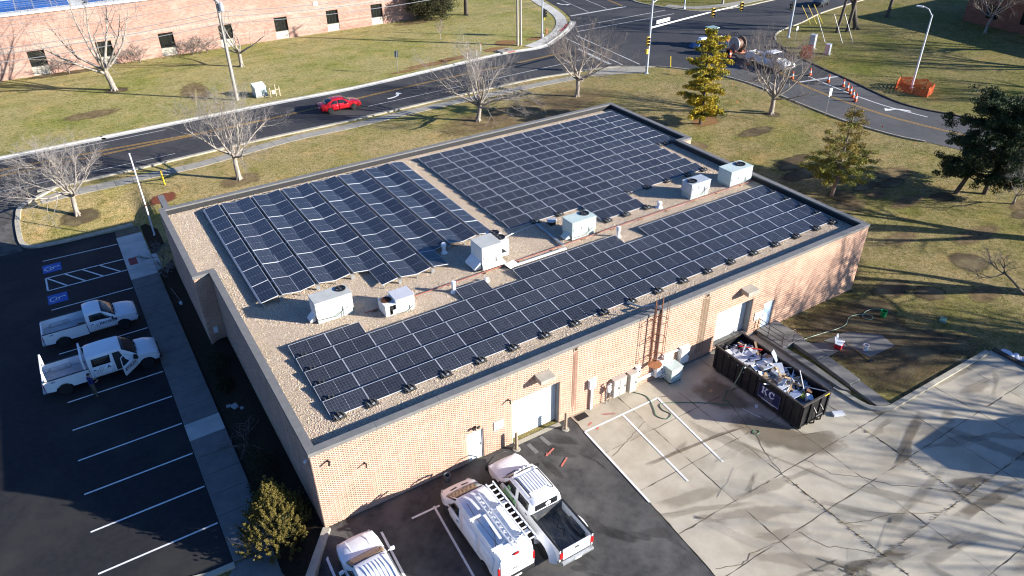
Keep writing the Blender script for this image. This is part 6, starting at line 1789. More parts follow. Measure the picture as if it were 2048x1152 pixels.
# ============================================================ PEOPLE
def person(label, loc, rz, shirt, trousers, hair, pose, cap=None, vest=None, group=None):
    """one skinned body: joints, radii, then clothes by zone"""
    J = {'pelvis': (0, 0, 0.95), 'waist': (0, 0, 1.10), 'chest': (0.0, 0, 1.32), 'neck0': (0.0, 0, 1.47), 'neck': (0.015, 0, 1.54), 'head': (0.03, 0, 1.62), 'crown': (0.02, 0, 1.74)}
    J.update(pose)
    Rd = {'pelvis': (.15, .12), 'waist': (.135, .105), 'chest': (.165, .115), 'neck0': (.07, .06), 'neck': (.055, .055), 'head': (.082, .09), 'crown': (.06, .07)}
    E_ = [('pelvis', 'waist'), ('waist', 'chest'), ('chest', 'neck0'), ('neck0', 'neck'), ('neck', 'head'), ('head', 'crown')]
    for s in 'LR':
        E_ += [('chest', 'sh' + s), ('sh' + s, 'el' + s), ('el' + s, 'wr' + s), ('wr' + s, 'pa' + s), ('pelvis', 'hip' + s), ('hip' + s, 'kn' + s), ('kn' + s, 'an' + s), ('an' + s, 'toe' + s)]
        Rd.update({'sh' + s: (.068, .068), 'el' + s: (.046, .046), 'wr' + s: (.030, .034), 'pa' + s: (.040, .022), 'hip' + s: (.098, .098), 'kn' + s: (.064, .064), 'an' + s: (.046, .046), 'toe' + s: (.045, .035)})
        w, p = Vector(J['wr' + s]), Vector(J['pa' + s])
        d = (p - w).normalized()
        sd = Vector((0, 1, 0)) if abs(d.y) < 0.8 else Vector((1, 0, 0))
        lat = d.cross(sd).normalized()
        for k in range(4):
            ln = (0.075, 0.085, 0.08, 0.062)[k]
            a = p + lat * (0.027 - 0.018 * k)
            J['f%d%s' % (k, s)] = tuple(a + d * ln * 0.5); J['g%d%s' % (k, s)] = tuple(a + d * ln * 0.9 - sd * 0.02)
            Rd['f%d%s' % (k, s)] = (.0095, .0095); Rd['g%d%s' % (k, s)] = (.008, .008)
            E_ += [('pa' + s, 'f%d%s' % (k, s)), ('f%d%s' % (k, s), 'g%d%s' % (k, s))]
        q = w + d * 0.03 + lat * 0.045
        J['t0' + s] = tuple(q); J['t1' + s] = tuple(q + d * 0.05 + lat * 0.012); Rd['t0' + s] = (.012, .012); Rd['t1' + s] = (.009, .009)
        E_ += [('wr' + s, 't0' + s), ('t0' + s, 't1' + s)]
    names = list(J)
    me = bpy.data.meshes.new('body')
    me.from_pydata([J[n] for n in names], [(names.index(a), names.index(b)) for a, b in E_], [])
    o = bpy.data.objects.new('body', me)
    COL.objects.link(o)
    sk = o.modifiers.new('skin', 'SKIN'); sk.use_smooth_shade = True
    for i, n in enumerate(names):
        o.data.skin_vertices[0].data[i].radius = Rd[n]
        o.data.skin_vertices[0].data[i].use_root = n == 'pelvis'
    sb = o.modifiers.new('sub', 'SUBSURF'); sb.levels = 2; sb.render_levels = 2
    apply_mods(o)
    me = o.data
    M_skin = mat('skin', (0.42, 0.25, 0.17), (0.37, 0.21, 0.14), 6, 0.6)
    M_shoe = mat('boots', (0.05, 0.035, 0.025), (0.035, 0.025, 0.02), 6, 0.7)
    me.materials.clear()
    for m in (shirt, trousers, M_skin, M_shoe):
        me.materials.append(m)
    for p in me.polygons:
        c = p.center
        nearest = min(((Vector(J[n]) - c).length, n) for n in names)[1]
        if nearest in ('head', 'crown', 'neck') or nearest[:2] in ('wr', 'pa') or nearest[0] in 'fgt' and nearest[:2] not in ('to',):
            p.material_index = 2
        elif nearest[:3] == 'toe' or (nearest[:2] == 'an' and c.z < 0.09):
            p.material_index = 3
        elif nearest[:2] in ('hi', 'kn', 'an') or nearest == 'pelvis' and c.z < 0.98:
            p.material_index = 1
        else:
            p.material_index = 0
    for p in me.polygons:
        p.use_smooth = True
    t = thing('person', label, 'person', loc, rz, group)
    o.parent = t
    hd = Vector(J['head'])
    mb = MB(); mb.ball((hd.x - 0.015, hd.y, hd.z + 0.055), (0.098, 0.088, 0.085), 12, 8)
    mb.build('hair', hair, t, smooth=60)
    mb = MB(); mb.add([(hd.x + 0.085, -0.012, hd.z - 0.005), (hd.x + 0.085, 0.012, hd.z - 0.005), (hd.x + 0.112, 0, hd.z - 0.01), (hd.x + 0.083, 0, hd.z + 0.035)], [(0, 1, 2), (0, 2, 3), (1, 3, 2), (0, 3, 1)])
    for y in (-0.09, 0.09):
        mb.ball((hd.x - 0.005, hd.y + y, hd.z), (0.022, 0.012, 0.032), 6, 5)
    mb.build('face', M_skin, t)
    mb = MB()
    for y in (-0.032, 0.032):
        mb.ball((hd.x + 0.080, hd.y + y, hd.z + 0.025), (0.012, 0.014, 0.009), 6, 4)
    mb.build('eye', M_black, t)
    mb = MB(); mb.box(hd.x + 0.076, hd.x + 0.086, -0.024, 0.024, hd.z - 0.045, hd.z - 0.037); mb.build('mouth', M_red, t)
    if cap:
        mb = MB(); mb.ball((hd.x - 0.01, hd.y, hd.z + 0.075), (0.112, 0.102, 0.085), 12, 8); mb.obox((hd.x + 0.13, 0, hd.z + 0.07), (0.12, 0.15, 0.014), (0, 0.15, 0)); mb.build('hard_hat' if vest else 'cap', cap, t, smooth=60)
    return t
def P(stand=0.1, hand_f=(0.25, 1.05), spread=0.20):
    d = {}
    for s, k in (('L', 1), ('R', -1)):
        d.update({'sh' + s: (0, k * 0.19, 1.42), 'el' + s: (-0.02, k * 0.26, 1.14), 'wr' + s: (hand_f[0], k * 0.17, hand_f[1]), 'pa' + s: (hand_f[0] + 0.07, k * 0.13, hand_f[1] + 0.01), 'hip' + s: (0, k * 0.10, 0.90), 'kn' + s: (0.03, k * (0.10 + stand * 0.3), 0.50), 'an' + s: (-0.02, k * (0.10 + stand * 0.6), 0.075), 'toe' + s: (0.13, k * (0.12 + stand * 0.7), 0.04)})
    return d
person('man in a navy blue shirt standing beside the crew-cab pickup looking at his hands', (-7.9, 17.3, zl + 0.02), R(25), mat('navy_shirt', (0.012, 0.018, 0.13), (0.01, 0.014, 0.10), 5, 0.85), mat('khaki_trousers', (0.12, 0.10, 0.08), (0.09, 0.075, 0.06), 5, 0.85), mat('brown_hair', (0.035, 0.022, 0.015), (0.025, 0.016, 0.012), 8, 0.7), P())
p = thing('phone', 'phone held in the hands of the man in the navy shirt', 'phone', (-7.9 + 0.30, 17.3 + 0.14, zl + 1.1), R(25))
mb = MB(); mb.obox((0.03, 0, 0.01), (0.15, 0.08, 0.012), (0, -0.4, 0)); mb.build('case', M_black, p)
M_jeans = mat('blue_jeans', (0.10, 0.16, 0.26), (0.07, 0.12, 0.2), 5, 0.85)
person('worker in an orange vest and jeans standing by the cable reel', (75.5, 48.1, gh(70, 48) + 0.022), R(-120), mat('orange_vest', (0.85, 0.25, 0.03), (0.75, 0.2, 0.03), 5, 0.7), M_jeans, MATS['brown_hair'], P(0.1, (0.15, 0.98)), cap=M_orange, vest=True)
person('worker in pale blue clothes and a white helmet beside the tractor', (74.7, 48.6, gh(70, 48) + 0.022), R(-80), mat('pale_blue_shirt', (0.35, 0.42, 0.52), (0.28, 0.35, 0.45), 5, 0.8), mat('dark_trousers', (0.04, 0.045, 0.06), (0.03, 0.035, 0.05), 5, 0.85), MATS['brown_hair'], P(0.15, (0.2, 1.0)), cap=M_white, vest=True)
# ============================================================ DUMPSTER AND THE THINGS AROUND IT
gz = gh(24.6, -4)
M_dump = mat('black_dumpster_paint', (0.010, 0.010, 0.011), (0.018, 0.017, 0.017), 3, 0.45)
DX, DY = 24.62, -4.28     # centre
dl, dw, dh = 3.12, 1.08, 1.62
dump = thing('dumpster', 'long black roll-off dumpster heaped with demolition debris', 'dumpster', (DX, DY, gz))
mb = MB()
for s_ in (-1, 1):
    mb.box(*(sorted((s_ * dw, s_ * (dw - 0.04)))), -dl, dl, 0.18, dh + 0.1)
mb.box(-dw + 0.04, dw - 0.04, -dl, -dl + 0.04, 0.18, dh + 0.1); mb.box(-dw + 0.04, dw - 0.04, dl - 0.04, dl, 0.18, dh + 0.1)
mb.box(-dw + 0.04, dw - 0.04, -dl + 0.04, dl - 0.04, 0.18, 0.24)
mb.build('container', M_dump, dump)
mb = MB()
for s_ in (-1, 1):
    mb.box(*(sorted((s_ * (dw - 0.05), s_ * (dw + 0.06)))), -dl - 0.06, dl + 0.06, dh + 0.1, dh + 0.2)
    mb.box(-dw + 0.051, dw - 0.051, *(sorted((s_ * (dl - 0.05), s_ * (dl + 0.06)))), dh + 0.1, dh + 0.2)
mb.build('rim', mat('worn_black_rim', (0.085, 0.072, 0.058), (0.03, 0.027, 0.024), 5, 0.6), dump, bevel=0.01)
for k in range(13):
    y = -dl + 0.15 + k * (2 * dl - 0.3) / 12
    for s_ in (-1, 1):
        if s_ < 0 and -1.75 < y < -0.2:
            pass
        mb = MB(); mb.box(*(sorted((s_ * dw, s_ * (dw + (0.045 if not (s_ < 0 and -1.9 < y < -0.1) else 0.012))))), y - 0.05, y + 0.05, 0.26, dh + 0.09); mb.build('side_rib', M_dump, dump)
for x in (-0.85, 0.85):
    mb = MB(); mb.box(x - 0.08, x + 0.08, -dl, dl, 0.06, 0.18); mb.build('skid_rail', M_dump, dump)
for x in (-0.95, 0.95):
    for y in (-dl + 0.4, dl - 0.4):
        mb = MB(); mb.lathe([(0.1, -0.09), (0.1, 0.09)], (x, y, 0.10), 12, axis='X'); mb.build('roller', M_dump, dump, smooth=40)
for x in (-0.98, -0.4, 0.4, 0.98):
    mb = MB(); mb.box(x - 0.06, x + 0.06, -dl - 0.07, -dl - 0.001, 0.2, dh + 0.095); mb.build('end_post', M_dump, dump)
mb = MB()
for x in (-0.26, 0.26):
    mb.tube([(x, -dl - 0.08, 1.35), (x, -dl - 0.30, 1.15), (x, -dl - 0.30, 0.45), (x, -dl - 0.08, 0.25)], 0.045, n=6)
mb.tube([(-0.26, -dl - 0.30, 0.9), (0.26, -dl - 0.30, 0.9)], 0.05, n=6)
mb.build('hook_frame', M_dump, dump)
mb = MB(); mb.box(0.55, 0.9, -dl - 0.075, -dl - 0.062, dh + 0.11, dh + 0.18); mb.build('yellow_plate', M_yellow, dump)
mb = MB(); mb.box(-0.9, 0.85, -dl - 0.09, -dl - 0.02, 0.3, 0.36); mb.build('gate_bar', M_dump, dump)
# company plate on the long side towards the camera
plate = MB(); plate.box(-dw - 0.055, -dw - 0.046, -1.78, -0.28, 0.50, 1.42)
pl = plate.build('sign_plate', mat('dark_blue_sign', (0.010, 0.012, 0.055), (0.014, 0.016, 0.065), 4, 0.45), dump)
MS = Matrix(((0, 0, -1, 0), (-1, 0, 0, 0), (0, 1, 0, 0), (0, 0, 0, 1)))
M_letter = mat('pale_sign_letters', (0.62, 0.66, 0.78), (0.54, 0.58, 0.70), 3, 0.6)
M_dim = mat('dim_sign_letters', (0.14, 0.15, 0.19), (0.11, 0.12, 0.16), 3, 0.6)
def sign_poly(polys, u0, z0, s, m, name, bold=None):
    mb = MB()
    for p in polys:
        vs = [(-dw - 0.058, u0 - x * s, z0 + y * s) for x, y in p]
        mb.add(vs, [tuple(range(len(vs)))])
    return mb.build(name, m, pl)
Kp = [[(0, 0), (.36, 0), (.36, .09), (.28, .11), (.28, .89), (.36, .91), (.36, 1), (0, 1), (0, .91), (.08, .89), (.08, .11), (0, .09)],
      [(.28, .38), (.62, .89), (.54, .91), (.54, 1), (.9, 1), (.9, .91), (.82, .89), (.53, .52), (.42, .40)], [(.36, .55), (.5, .72), (.84, .11), (.92, .09), (.92, 0), (.56, 0), (.56, .09), (.62, .11)]]
ring = [(.5 + .44 * math.cos(a), .5 + .5 * math.sin(a)) for a in [0.75 + (5.53 - 0.75) * i / 16 for i in range(17)]]
rin = [(.5 + .20 * math.cos(a), .5 + .36 * math.sin(a)) for a in [0.75 + (5.53 - 0.75) * i / 16 for i in range(17)]]
Cp = [[ring[i], ring[i + 1], rin[i + 1], rin[i]] for i in range(16)] + [[(.72, .62), (.86, .62), (.86, 1.0), (.80, 1.0), (.72, .82)], [(.80, .20), (.92, .26), (.90, .36), (.78, .34)]]
sign_poly(Kp, -0.52, 0.90, 0.44, M_letter, 'letter_k')
sign_poly(Cp, -0.98, 0.90, 0.44, M_letter, 'letter_c')
for txt, z, sz in (('DUMPSTER', 0.765, 0.115), ('COMPANY', 0.655, 0.115)):
    text_obj('lettering', txt, sz, M_dim, pl, Matrix.Translation((-dw - 0.0575, -1.03, z)) @ MS, 0.003, 'CENTER')
mb = MB()
for z, a, b in ((0.575, -0.34, -1.72), (0.525, -0.62, -1.42)):
    u = a
    while u > b:
        w = random.uniform(0.04, 0.10)
        mb.box(-dw - 0.0585, -dw - 0.0555, u - w, u, z - 0.018, z + 0.018)
        u -= w + 0.022
mb.build('small_print', M_letter, pl)
mb = MB(); q = -dw - 0.0585
for a in ((-1.76, -0.30, 1.39, 1.405), (-1.76, -0.30, 0.62, 0.628), (-1.765, -1.75, 0.62, 1.40), (-0.31, -0.295, 0.62, 1.40)):
    mb.box(q, q + 0.003, a[0], a[1], a[2], a[3])
mb.build('border', M_dim, pl)
# the load: a mass of scraps and, on top, pieces one can tell apart
pal = [mat('white_drywall', (0.74, 0.75, 0.76), (0.62, 0.63, 0.65), 4, 0.7), mat('cardboard', (0.38, 0.26, 0.15), (0.30, 0.20, 0.11), 4, 0.85), mat('raw_timber', (0.48, 0.34, 0.20), (0.38, 0.26, 0.15), 4, 0.8, stretch=(1, 5, 5)), mat('blue_white_sheeting', (0.52, 0.60, 0.72), (0.40, 0.48, 0.62), 3, 0.3), mat('grey_scrap_metal', (0.30, 0.32, 0.34), (0.2, 0.21, 0.23), 5, 0.4, metal=0.5), mat('dark_scrap', (0.06, 0.05, 0.045), (0.04, 0.035, 0.03), 5, 0.8)]
def top_at(x, y):
    return 1.25 + 0.42 * math.exp(-((y - 0.8) / 2.2) ** 2) * (1 - 0.35 * (x / 0.95) ** 2) - (0.45 if y < -2.2 else 0)
mb = MB()
for k in range(900):
    x, y = random.uniform(-0.98, 0.98), random.uniform(-3.0, 3.0)
    z = top_at(x, y) + random.uniform(-0.35, 0.06)
    ty = random.random()
    size = (random.uniform(0.12, 0.5), random.uniform(0.02, 0.06), random.uniform(0.01, 0.04)) if ty < 0.45 else (random.uniform(0.08, 0.3), random.uniform(0.08, 0.26), random.uniform(0.006, 0.03))
    mb.obox((x, y, z), size, (random.uniform(-.7, .7), random.uniform(-.7, .7), random.uniform(0, 3.14)), random.choice([0, 0, 0, 1, 2, 2, 3, 3, 4, 5]))
mb.box(-dw + 0.05, dw - 0.05, -dl + 0.05, dl - 0.05, 0.25, 0.85, 5)
o = mb.build('debris', pal, loc=(DX, DY, gz), kind='stuff')
items = [('white drywall sheet lying on the dumpster heap', 'drywall', 0, (0.75, 0.55, 0.015), 12), ('long thin white strip sticking out of the dumpster heap', 'trim strip', 0, (1.5, 0.05, 0.02), 14), ('brown cardboard piece on the dumpster heap', 'cardboard', 1, (0.55, 0.4, 0.02), 8), ('raw timber board lying across the dumpster heap', 'board', 2, (1.3, 0.10, 0.04), 10), ('bluish plastic sheet crumpled on the dumpster heap', 'plastic sheet', 3, (0.7, 0.5, 0.03), 8), ('bent grey metal duct piece in the dumpster heap', 'duct', 4, (0.6, 0.25, 0.2), 5)]
for lab, cat, mi, sz, n in items:
    for k in range(n):
        x, y = random.uniform(-0.75, 0.75), random.uniform(-2.5, 2.4)
        z = top_at(x, y) + random.uniform(0.03, 0.14)
        f = random.uniform(0.7, 1.2)
        mb = MB(); mb.obox((0, 0, 0), (sz[0] * f, sz[1] * random.uniform(0.8, 1.2), sz[2]), (random.uniform(-.35, .35), random.uniform(-.4, .4), random.uniform(0, 3.14)))
        if sz[0] < 0.8:
            mb.obox((sz[0] * 0.3, 0.05, 0.02), (sz[0] * 0.35, sz[1] * 0.6, sz[2]), (random.uniform(-.6, .6), random.uniform(-.6, .6), random.uniform(0, 3.14)))
        tag(mb.build(cat.replace(' ', '_'), pal[mi], loc=(DX + x, DY + y, gz + z)), lab, cat, 'debris pieces heaped in the dumpster')
def scrap(name, label, cat, c, size, rot, m):
    mb = MB(); mb.obox((0, 0, 0), size, rot); return tag(mb.build(name, m, loc=c), label, cat)
scrap('red_panel', 'long red panel at the wall end of the dumpster heap', 'panel', (DX + 0.45, DY + 1.9, gz + 1.72), (1.3, 0.16, 0.05), (0.2, 0.15, R(118)), mat('red_panel', (0.62, 0.03, 0.02), (0.5, 0.025, 0.02), 3, 0.4))
scrap('yellow_bag', 'crumpled yellow bag near the open end of the dumpster', 'bag', (DX + 0.0, DY - 2.3, gz + 1.42), (0.45, 0.18, 0.1), (0.3, 0.1, 0.4), mat('yellow_plastic', (0.62, 0.55, 0.06), (0.5, 0.44, 0.05), 4, 0.5))
scrap('brown_box', 'small brown box near the open end of the dumpster', 'box', (DX + 0.35, DY - 2.35, gz + 1.5), (0.34, 0.28, 0.24), (0.2, 0.2, 0.5), mat('brown_box', (0.20, 0.10, 0.05), (0.16, 0.08, 0.04), 4, 0.8))
scrap('white_box', 'crushed white box at the corner of the dumpster heap', 'box', (DX + 0.08, DY - 2.62, gz + 1.42), (0.4, 0.35, 0.22), (0.3, -0.2, 0.9), M_white)
scrap('metal_hood', 'pale bent metal hood leaning on the dumpster edge', 'sheet metal', (DX + 0.78, DY + 0.45, gz + 1.95), (0.75, 0.6, 0.03), (0.9, 0.3, 0.5), pal[3])
scrap('pole', 'pale pole leaning steeply over the dumpster side', 'pole', (DX + 0.35, DY - 1.9, gz + 1.75), (1.5, 0.035, 0.035), (0, R(-48), R(70)), M_white)
scrap('pole', 'thin grey pole lying along the inside of the dumpster', 'pole', (DX + 0.6, DY - 2.2, gz + 1.6), (1.7, 0.04, 0.04), (0, R(12), R(110)), M_alu)
scrap('trim_piece', 'thin white strip lying on the ground beside the dumpster', 'trim strip', (22.55, -5.15, gh(22, 0) + 0.045), (1.1, 0.03, 0.02), (0, 0, R(105)), M_white)
scrap('paper_scrap', 'small white scraps on the shaded slab beside the dumpster', 'scrap', (23.2, -4.9, gh(22, 0) + 0.045), (0.28, 0.16, 0.012), (0, 0, 0.6), M_white)
scrap('foam_block', 'white foam block on the concrete off the dumpster corner', 'foam block', (26.45, -7.75, gh(26, 0) + 0.10), (0.62, 0.34, 0.12), (0, 0, R(-25)), M_white)
scrap('cardboard_scrap', 'small brown scrap in the shade by the dumpster wall end', 'scrap', (22.0, -2.6, gh(22, 0) + 0.045), (0.3, 0.16, 0.02), (0, 0, 0.3), pal[1])
# railing of the landing
M_rail = mat('brown_rail_paint', (0.13, 0.095, 0.07), (0.09, 0.065, 0.05), 5, 0.6)
t = thing('handrail', 'brown steel handrail around the landing behind the dumpster', 'railing', (0, 0, 0))
pts = [(28.42, -0.12), (28.42, -1.0), (28.42, -2.1), (29.38, -2.14)]
for x, y in pts:
    mb = MB(); mb.tube([(x, y, 0.05), (x, y, 1.0)], 0.025, n=6); mb.build('post', M_rail, t)
for z in (1.0, 0.70, 0.40):
    mb = MB(); mb.tube([(x, y, z) for x, y in pts], 0.022, n=6); mb.build('rail', M_rail, t)
# hose, cooler, buckets, broom
def hose(label, pts, m, r=0.02):
    P_ = spline(pts, 6)
    mb = MB(); mb.tube([(x, y, gh(x, y) + 0.05) for x, y in P_], r, n=5)
    return tag(mb.build('garden_hose', m), label, 'hose')
M_hose = mat('pale_green_hose', (0.22, 0.36, 0.26), (0.30, 0.40, 0.30), 6, 0.5)
M_hose2 = mat('dark_green_hose', (0.03, 0.13, 0.07), (0.04, 0.16, 0.08), 6, 0.5)
hose('pale green hose trailing across the lawn to the green bucket', [(29.3, -2.2), (30.4, -2.15), (32.06, -2.37), (33.2, -2.55), (34.05, -2.53), (34.9, -2.15), (35.5, -2.2), (36.1, -2.48), (36.3, -2.9), (35.9, -3.05), (35.7, -2.6), (36.4, -2.3), (37.1, -2.4), (37.6, -2.75)], M_hose)
hose('dark green hose looped on the concrete between the white lines', [(18.2, -0.3), (18.6, -1.0), (18.3, -1.9), (18.0, -2.5), (18.3, -3.0), (18.75, -2.8), (18.6, -2.3), (18.9, -1.9), (20.2, -2.6), (21.3, -3.4), (22.0, -4.0), (22.2, -3.8), (22.0, -3.5), (22.3, -3.4), (22.8, -3.0)], M_hose2)
t = thing('hose_end', 'green hose running down the side of the dumpster', 'hose', (DX - dw - 0.12, DY + 0.9, gz))
mb = MB(); mb.tube([(0.25, 0, 1.85), (0.0, 0, 1.75), (-0.1, 0.1, 1.0), (-0.25, 0.3, 0.06), (-0.6, 0.4, 0.05)], 0.02, n=5); mb.build('hose', M_hose, t)
ringp = [(21.6 + 0.2 * math.cos(a * 0.6), -6.3 + 0.14 * math.sin(a * 0.6)) for a in range(12)]
hose('small coil of green hose on the damp concrete', ringp, M_hose2)
t = thing('cooler', 'red cooler with its white lid open on the concrete path', 'cooler', (31.6, -3.85, gh(31, 0) + 0.04), R(20))
mb = MB(); mb.box(-0.3, 0.3, -0.2, 0.2, 0, 0.34); mb.build('box', mat('red_plastic', (0.55, 0.02, 0.03), (0.45, 0.015, 0.02), 3, 0.4), t, bevel=0.03)
mb = MB(); mb.box(-0.31, 0.31, -0.21, 0.21, 0.342, 0.39); mb.build('rim', M_white, t, bevel=0.015)
mb = MB(); mb.obox((0, 0.24, 0.58), (0.6, 0.06, 0.40), (-0.25, 0, 0)); mb.build('lid', M_white, t, bevel=0.02)
def bucket(label, x, y, m, r=0.17, h=0.36):
    t = thing('bucket', label, 'bucket', (x, y, gh(x, y) + 0.04))
    mb = MB(); mb.lathe([(r * 0.82, 0), (r, h), (r * 1.06, h), (r * 1.06, h + 0.03), (r * 0.94, h + 0.03), (r * 0.78, 0.03)], n=16); mb.build('pail', m, t, smooth=40)
    mb = MB(); mb.tube([(r * math.cos(a) * 1.05, 0.02, h * 0.85 - 0.12 * math.sin(a)) for a in [math.pi * i / 8 for i in range(9)]], 0.008, n=4); mb.build('handle', M_steel, t)
    return t
b = bucket('white paint bucket with reddish contents on the path', 32.75, -4.9, M_white)
mb = MB(); mb.lathe([(0.14, 0.28), (0.13, 0.32), (0.02, 0.34)], n=10); mb.build('contents', mat('red_brown_contents', (0.30, 0.12, 0.10), (0.4, 0.3, 0.3), 9, 0.7), b)
bucket('bright green bucket standing on the lawn', 36.86, -3.25, mat('green_plastic', (0.01, 0.26, 0.07), (0.012, 0.21, 0.06), 3, 0.4), 0.2, 0.42)
bucket('small grey bucket beside the front wall near the van', 6.18, -0.43, mat('grey_pail', (0.16, 0.17, 0.18), (0.12, 0.13, 0.14), 3, 0.5), 0.16, 0.3)
t = thing('broom', 'broom with a long yellow handle lying on the path edge', 'broom', (32.25, -4.75, gh(32, 0) + 0.06), R(80))
mb = MB(); mb.tube([(-0.95, 0, 0), (0.95, 0.02, 0.02)], 0.022, n=6); mb.build('handle', mat('yellow_handle', (0.42, 0.28, 0.08), (0.33, 0.22, 0.07), 4, 0.6), t)
mb = MB(); mb.box(-1.1, -0.95, -0.16, 0.16, -0.03, 0.04); mb.build('brush', M_black, t)
t = thing('valve_box', 'green utility lid set in the right lawn', 'valve box', (39.8, -5.6, gh(39, 0) + 0.02), 0.4)
mb = MB(); mb.box(-0.35, 0.35, -0.2, 0.2, 0, 0.05); mb.build('lid', mat('faded_green', (0.16, 0.28, 0.20), (0.12, 0.22, 0.16), 4, 0.6), t)
t = thing('rubber_mat', 'black rubber mat on the concrete by the pull box', 'mat', (14.5, -0.36, gh(14, 0) + 0.045))
mb = MB(); mb.box(-0.35, 0.35, -0.2, 0.2, 0, 0.02)
for k in range(8): mb.box(-0.33, 0.33, -0.18 + k * 0.048, -0.16 + k * 0.048, 0.0205, 0.03)
mb.build('pad', M_black, t)
M_boll = mat('tan_bollard', (0.36, 0.27, 0.19), (0.26, 0.19, 0.13), 5, 0.7)
for x, y, lab in ((10.19, -0.50, 'brown steel bollard left of the first overhead door'), (13.2, -0.66, 'brown steel bollard right of the first overhead door')):
    t = thing('bollard', lab, 'bollard', (x, y, gh(x, y)), 0, 'bollards guarding the overhead door')
    mb = MB(); mb.lathe([(0.085, 0), (0.085, 1.12), (0.06, 1.17), (0.005, 1.19)], n=14); mb.build('post', M_boll, t, smooth=40)
    mb = MB(); mb.lathe([(0.22, 0), (0.20, 0.05), (0.1, 0.06)], n=14); mb.build('collar', M_conc, t)
# things on the planting bed of the left side
t = thing('shovel', 'shovel lying on the dark planting bed beside the walk', 'shovel', (-1.7, 25.7, gh(-1.7, 25) + 0.08), R(-83))
mb = MB(); mb.tube([(-1.1, 0, 0.1), (1.0, 0, 0.02)], 0.018, n=6); mb.build('handle', mat('grey_wood_handle', (0.30, 0.26, 0.2), (0.24, 0.2, 0.16), 4, 0.7), t)
mb = MB(); mb.obox((1.22, 0, 0.03), (0.42, 0.34, 0.02), (0, 0.08, 0)); mb.build('blade', mat('pale_blade', (0.52, 0.55, 0.55), (0.42, 0.45, 0.45), 4, 0.4), t)
for x, y, s_ in ((-1.25, 11.3, 0.5), (-1.55, 11.75, 0.25), (-1.0, 10.7, 0.2)):
    scrap('stone_slab', {0.5: 'pale flat stone slab on the dark planting bed', 0.25: 'small pale stone beside the flat slab on the bed', 0.2: 'small pale stone close to the left wall'}[s_], 'stone', (x, y, gh(x, y) + 0.06), (s_, s_ * 0.8, 0.08), (0.05, 0.1, random.uniform(0, 2)), mat('pale_stone', (0.36, 0.38, 0.40), (0.27, 0.29, 0.31), 4, 0.8))
t = thing('wall_box', 'white utility box on the corner of the left wall recess', 'utility box', (-0.55, 17.73, 0.6))
mb = MB(); mb.box(-0.12, 0.12, -0.14, 0, 0, 0.4); mb.build('housing', M_cabw, t, bevel=0.01)

# ============================================================ STREET FURNITURE
M_gal = mat('grey_painted_pole', (0.48, 0.52, 0.57), (0.40, 0.44, 0.49), 3, 0.4, metal=0.3)
M_post = mat('bare_wood_pole', (0.40, 0.36, 0.31), (0.28, 0.25, 0.21), 4, 0.85, stretch=(6, 6, 0.6))
def signal_head(parent, loc, rz, yellow=True, ped=False):
    o = bpy.data.objects.new('signal_head', None); COL.objects.link(o); o.parent = parent; o.location = loc; o.rotation_euler = (0, 0, rz); o.empty_display_size = 0.1
    mb = MB(); mb.box(-0.12, 0.12, -0.18, 0.18, -0.55, 0.55); mb.build('housing', MATS['signal_yellow'] if yellow else M_black, o, bevel=0.02)
    for k, c in enumerate(('red', 'amber', 'green')):
        z = 0.36 - 0.36 * k
        mb = MB(); mb.lathe([(0.13, 0.12), (0.13, 0.32), (0.12, 0.32), (0.12, 0.125)], (0, 0, 0), 12, 'X'); mb.v = [(x, y, zz + z) for x, y, zz in mb.v]; mb.build('visor', M_black, o)
        mb = MB(); mb.lathe([(0.11, 0.121), (0.11, 0.13), (0.001, 0.14)], (0, 0, z), 12, 'X'); mb.build('lens', {'red': M_red, 'amber': mat('amber_lens', (0.4, 0.2, 0.02), (0.3, 0.15, 0.02), 4, 0.2), 'green': mat('green_lens', (0.02, 0.2, 0.12), (0.02, 0.15, 0.1), 4, 0.2)}[c], o)
    return o
mat('signal_yellow', (0.62, 0.40, 0.05), (0.52, 0.33, 0.04), 4, 0.5)
t = thing('traffic_signal', 'tall grey mast-arm traffic signal pole on the near corner', 'traffic signal', (58.87, 45.55, 0))
mb = MB(); mb.lathe([(0.30, 0), (0.30, 0.05), (0.17, 0.06), (0.13, 8.7), (0.01, 8.75)], n=12); mb.build('pole', M_gal, t, smooth=40)
mb = MB(); mb.tube([(0, 0, 5.55), (5, 0.15, 5.8), (11, 0.5, 6.0), (16.5, 0.9, 6.1)], 0.11, 0.055, n=8); mb.build('mast_arm', M_white, t, smooth=60)
mb = MB(); mb.tube([(0, 0, 8.4), (2.2, 0.1, 9.3)], 0.05, n=6); mb.obox((2.4, 0.1, 9.35), (0.6, 0.22, 0.1), (0, -0.2, 0)); mb.build('street_lamp_arm', M_gal, t)
mb = MB(); mb.obox((2.0, 0.0, 6.15), (2.2, 0.05, 0.42), (0, -0.05, 0.03)); mb.build('street_name_sign', M_white, t)
for x, y in ((10.8, 0.35), (16.3, 0.7)):
    signal_head(t, (x, y, 5.95), R(-90))
signal_head(t, (-0.32, -0.1, 4.0), R(-90)); 
mb = MB(); mb.box(-0.5, -0.2, -0.25, 0.05, 2.5, 3.05); mb.build('pedestrian_signal', MATS['signal_yellow'], t, bevel=0.02)
t = thing('traffic_signal', 'grey signal pole with a black signal on the far left corner', 'traffic signal', (57.95, 67.6, 0))
mb = MB(); mb.lathe([(0.25, 0), (0.25, 0.5), (0.12, 0.55), (0.10, 8.0)], n=10); mb.build('pole', M_gal, t, smooth=40)
signal_head(t, (0.35, -0.1, 3.4), R(-20), False); signal_head(t, (0.40, 0.25, 3.4), R(60), False)
mb = MB(); mb.box(0.52, 0.6, 0.2, 0.6, 2.4, 3.8); mb.build('backplate', M_yellow, t)
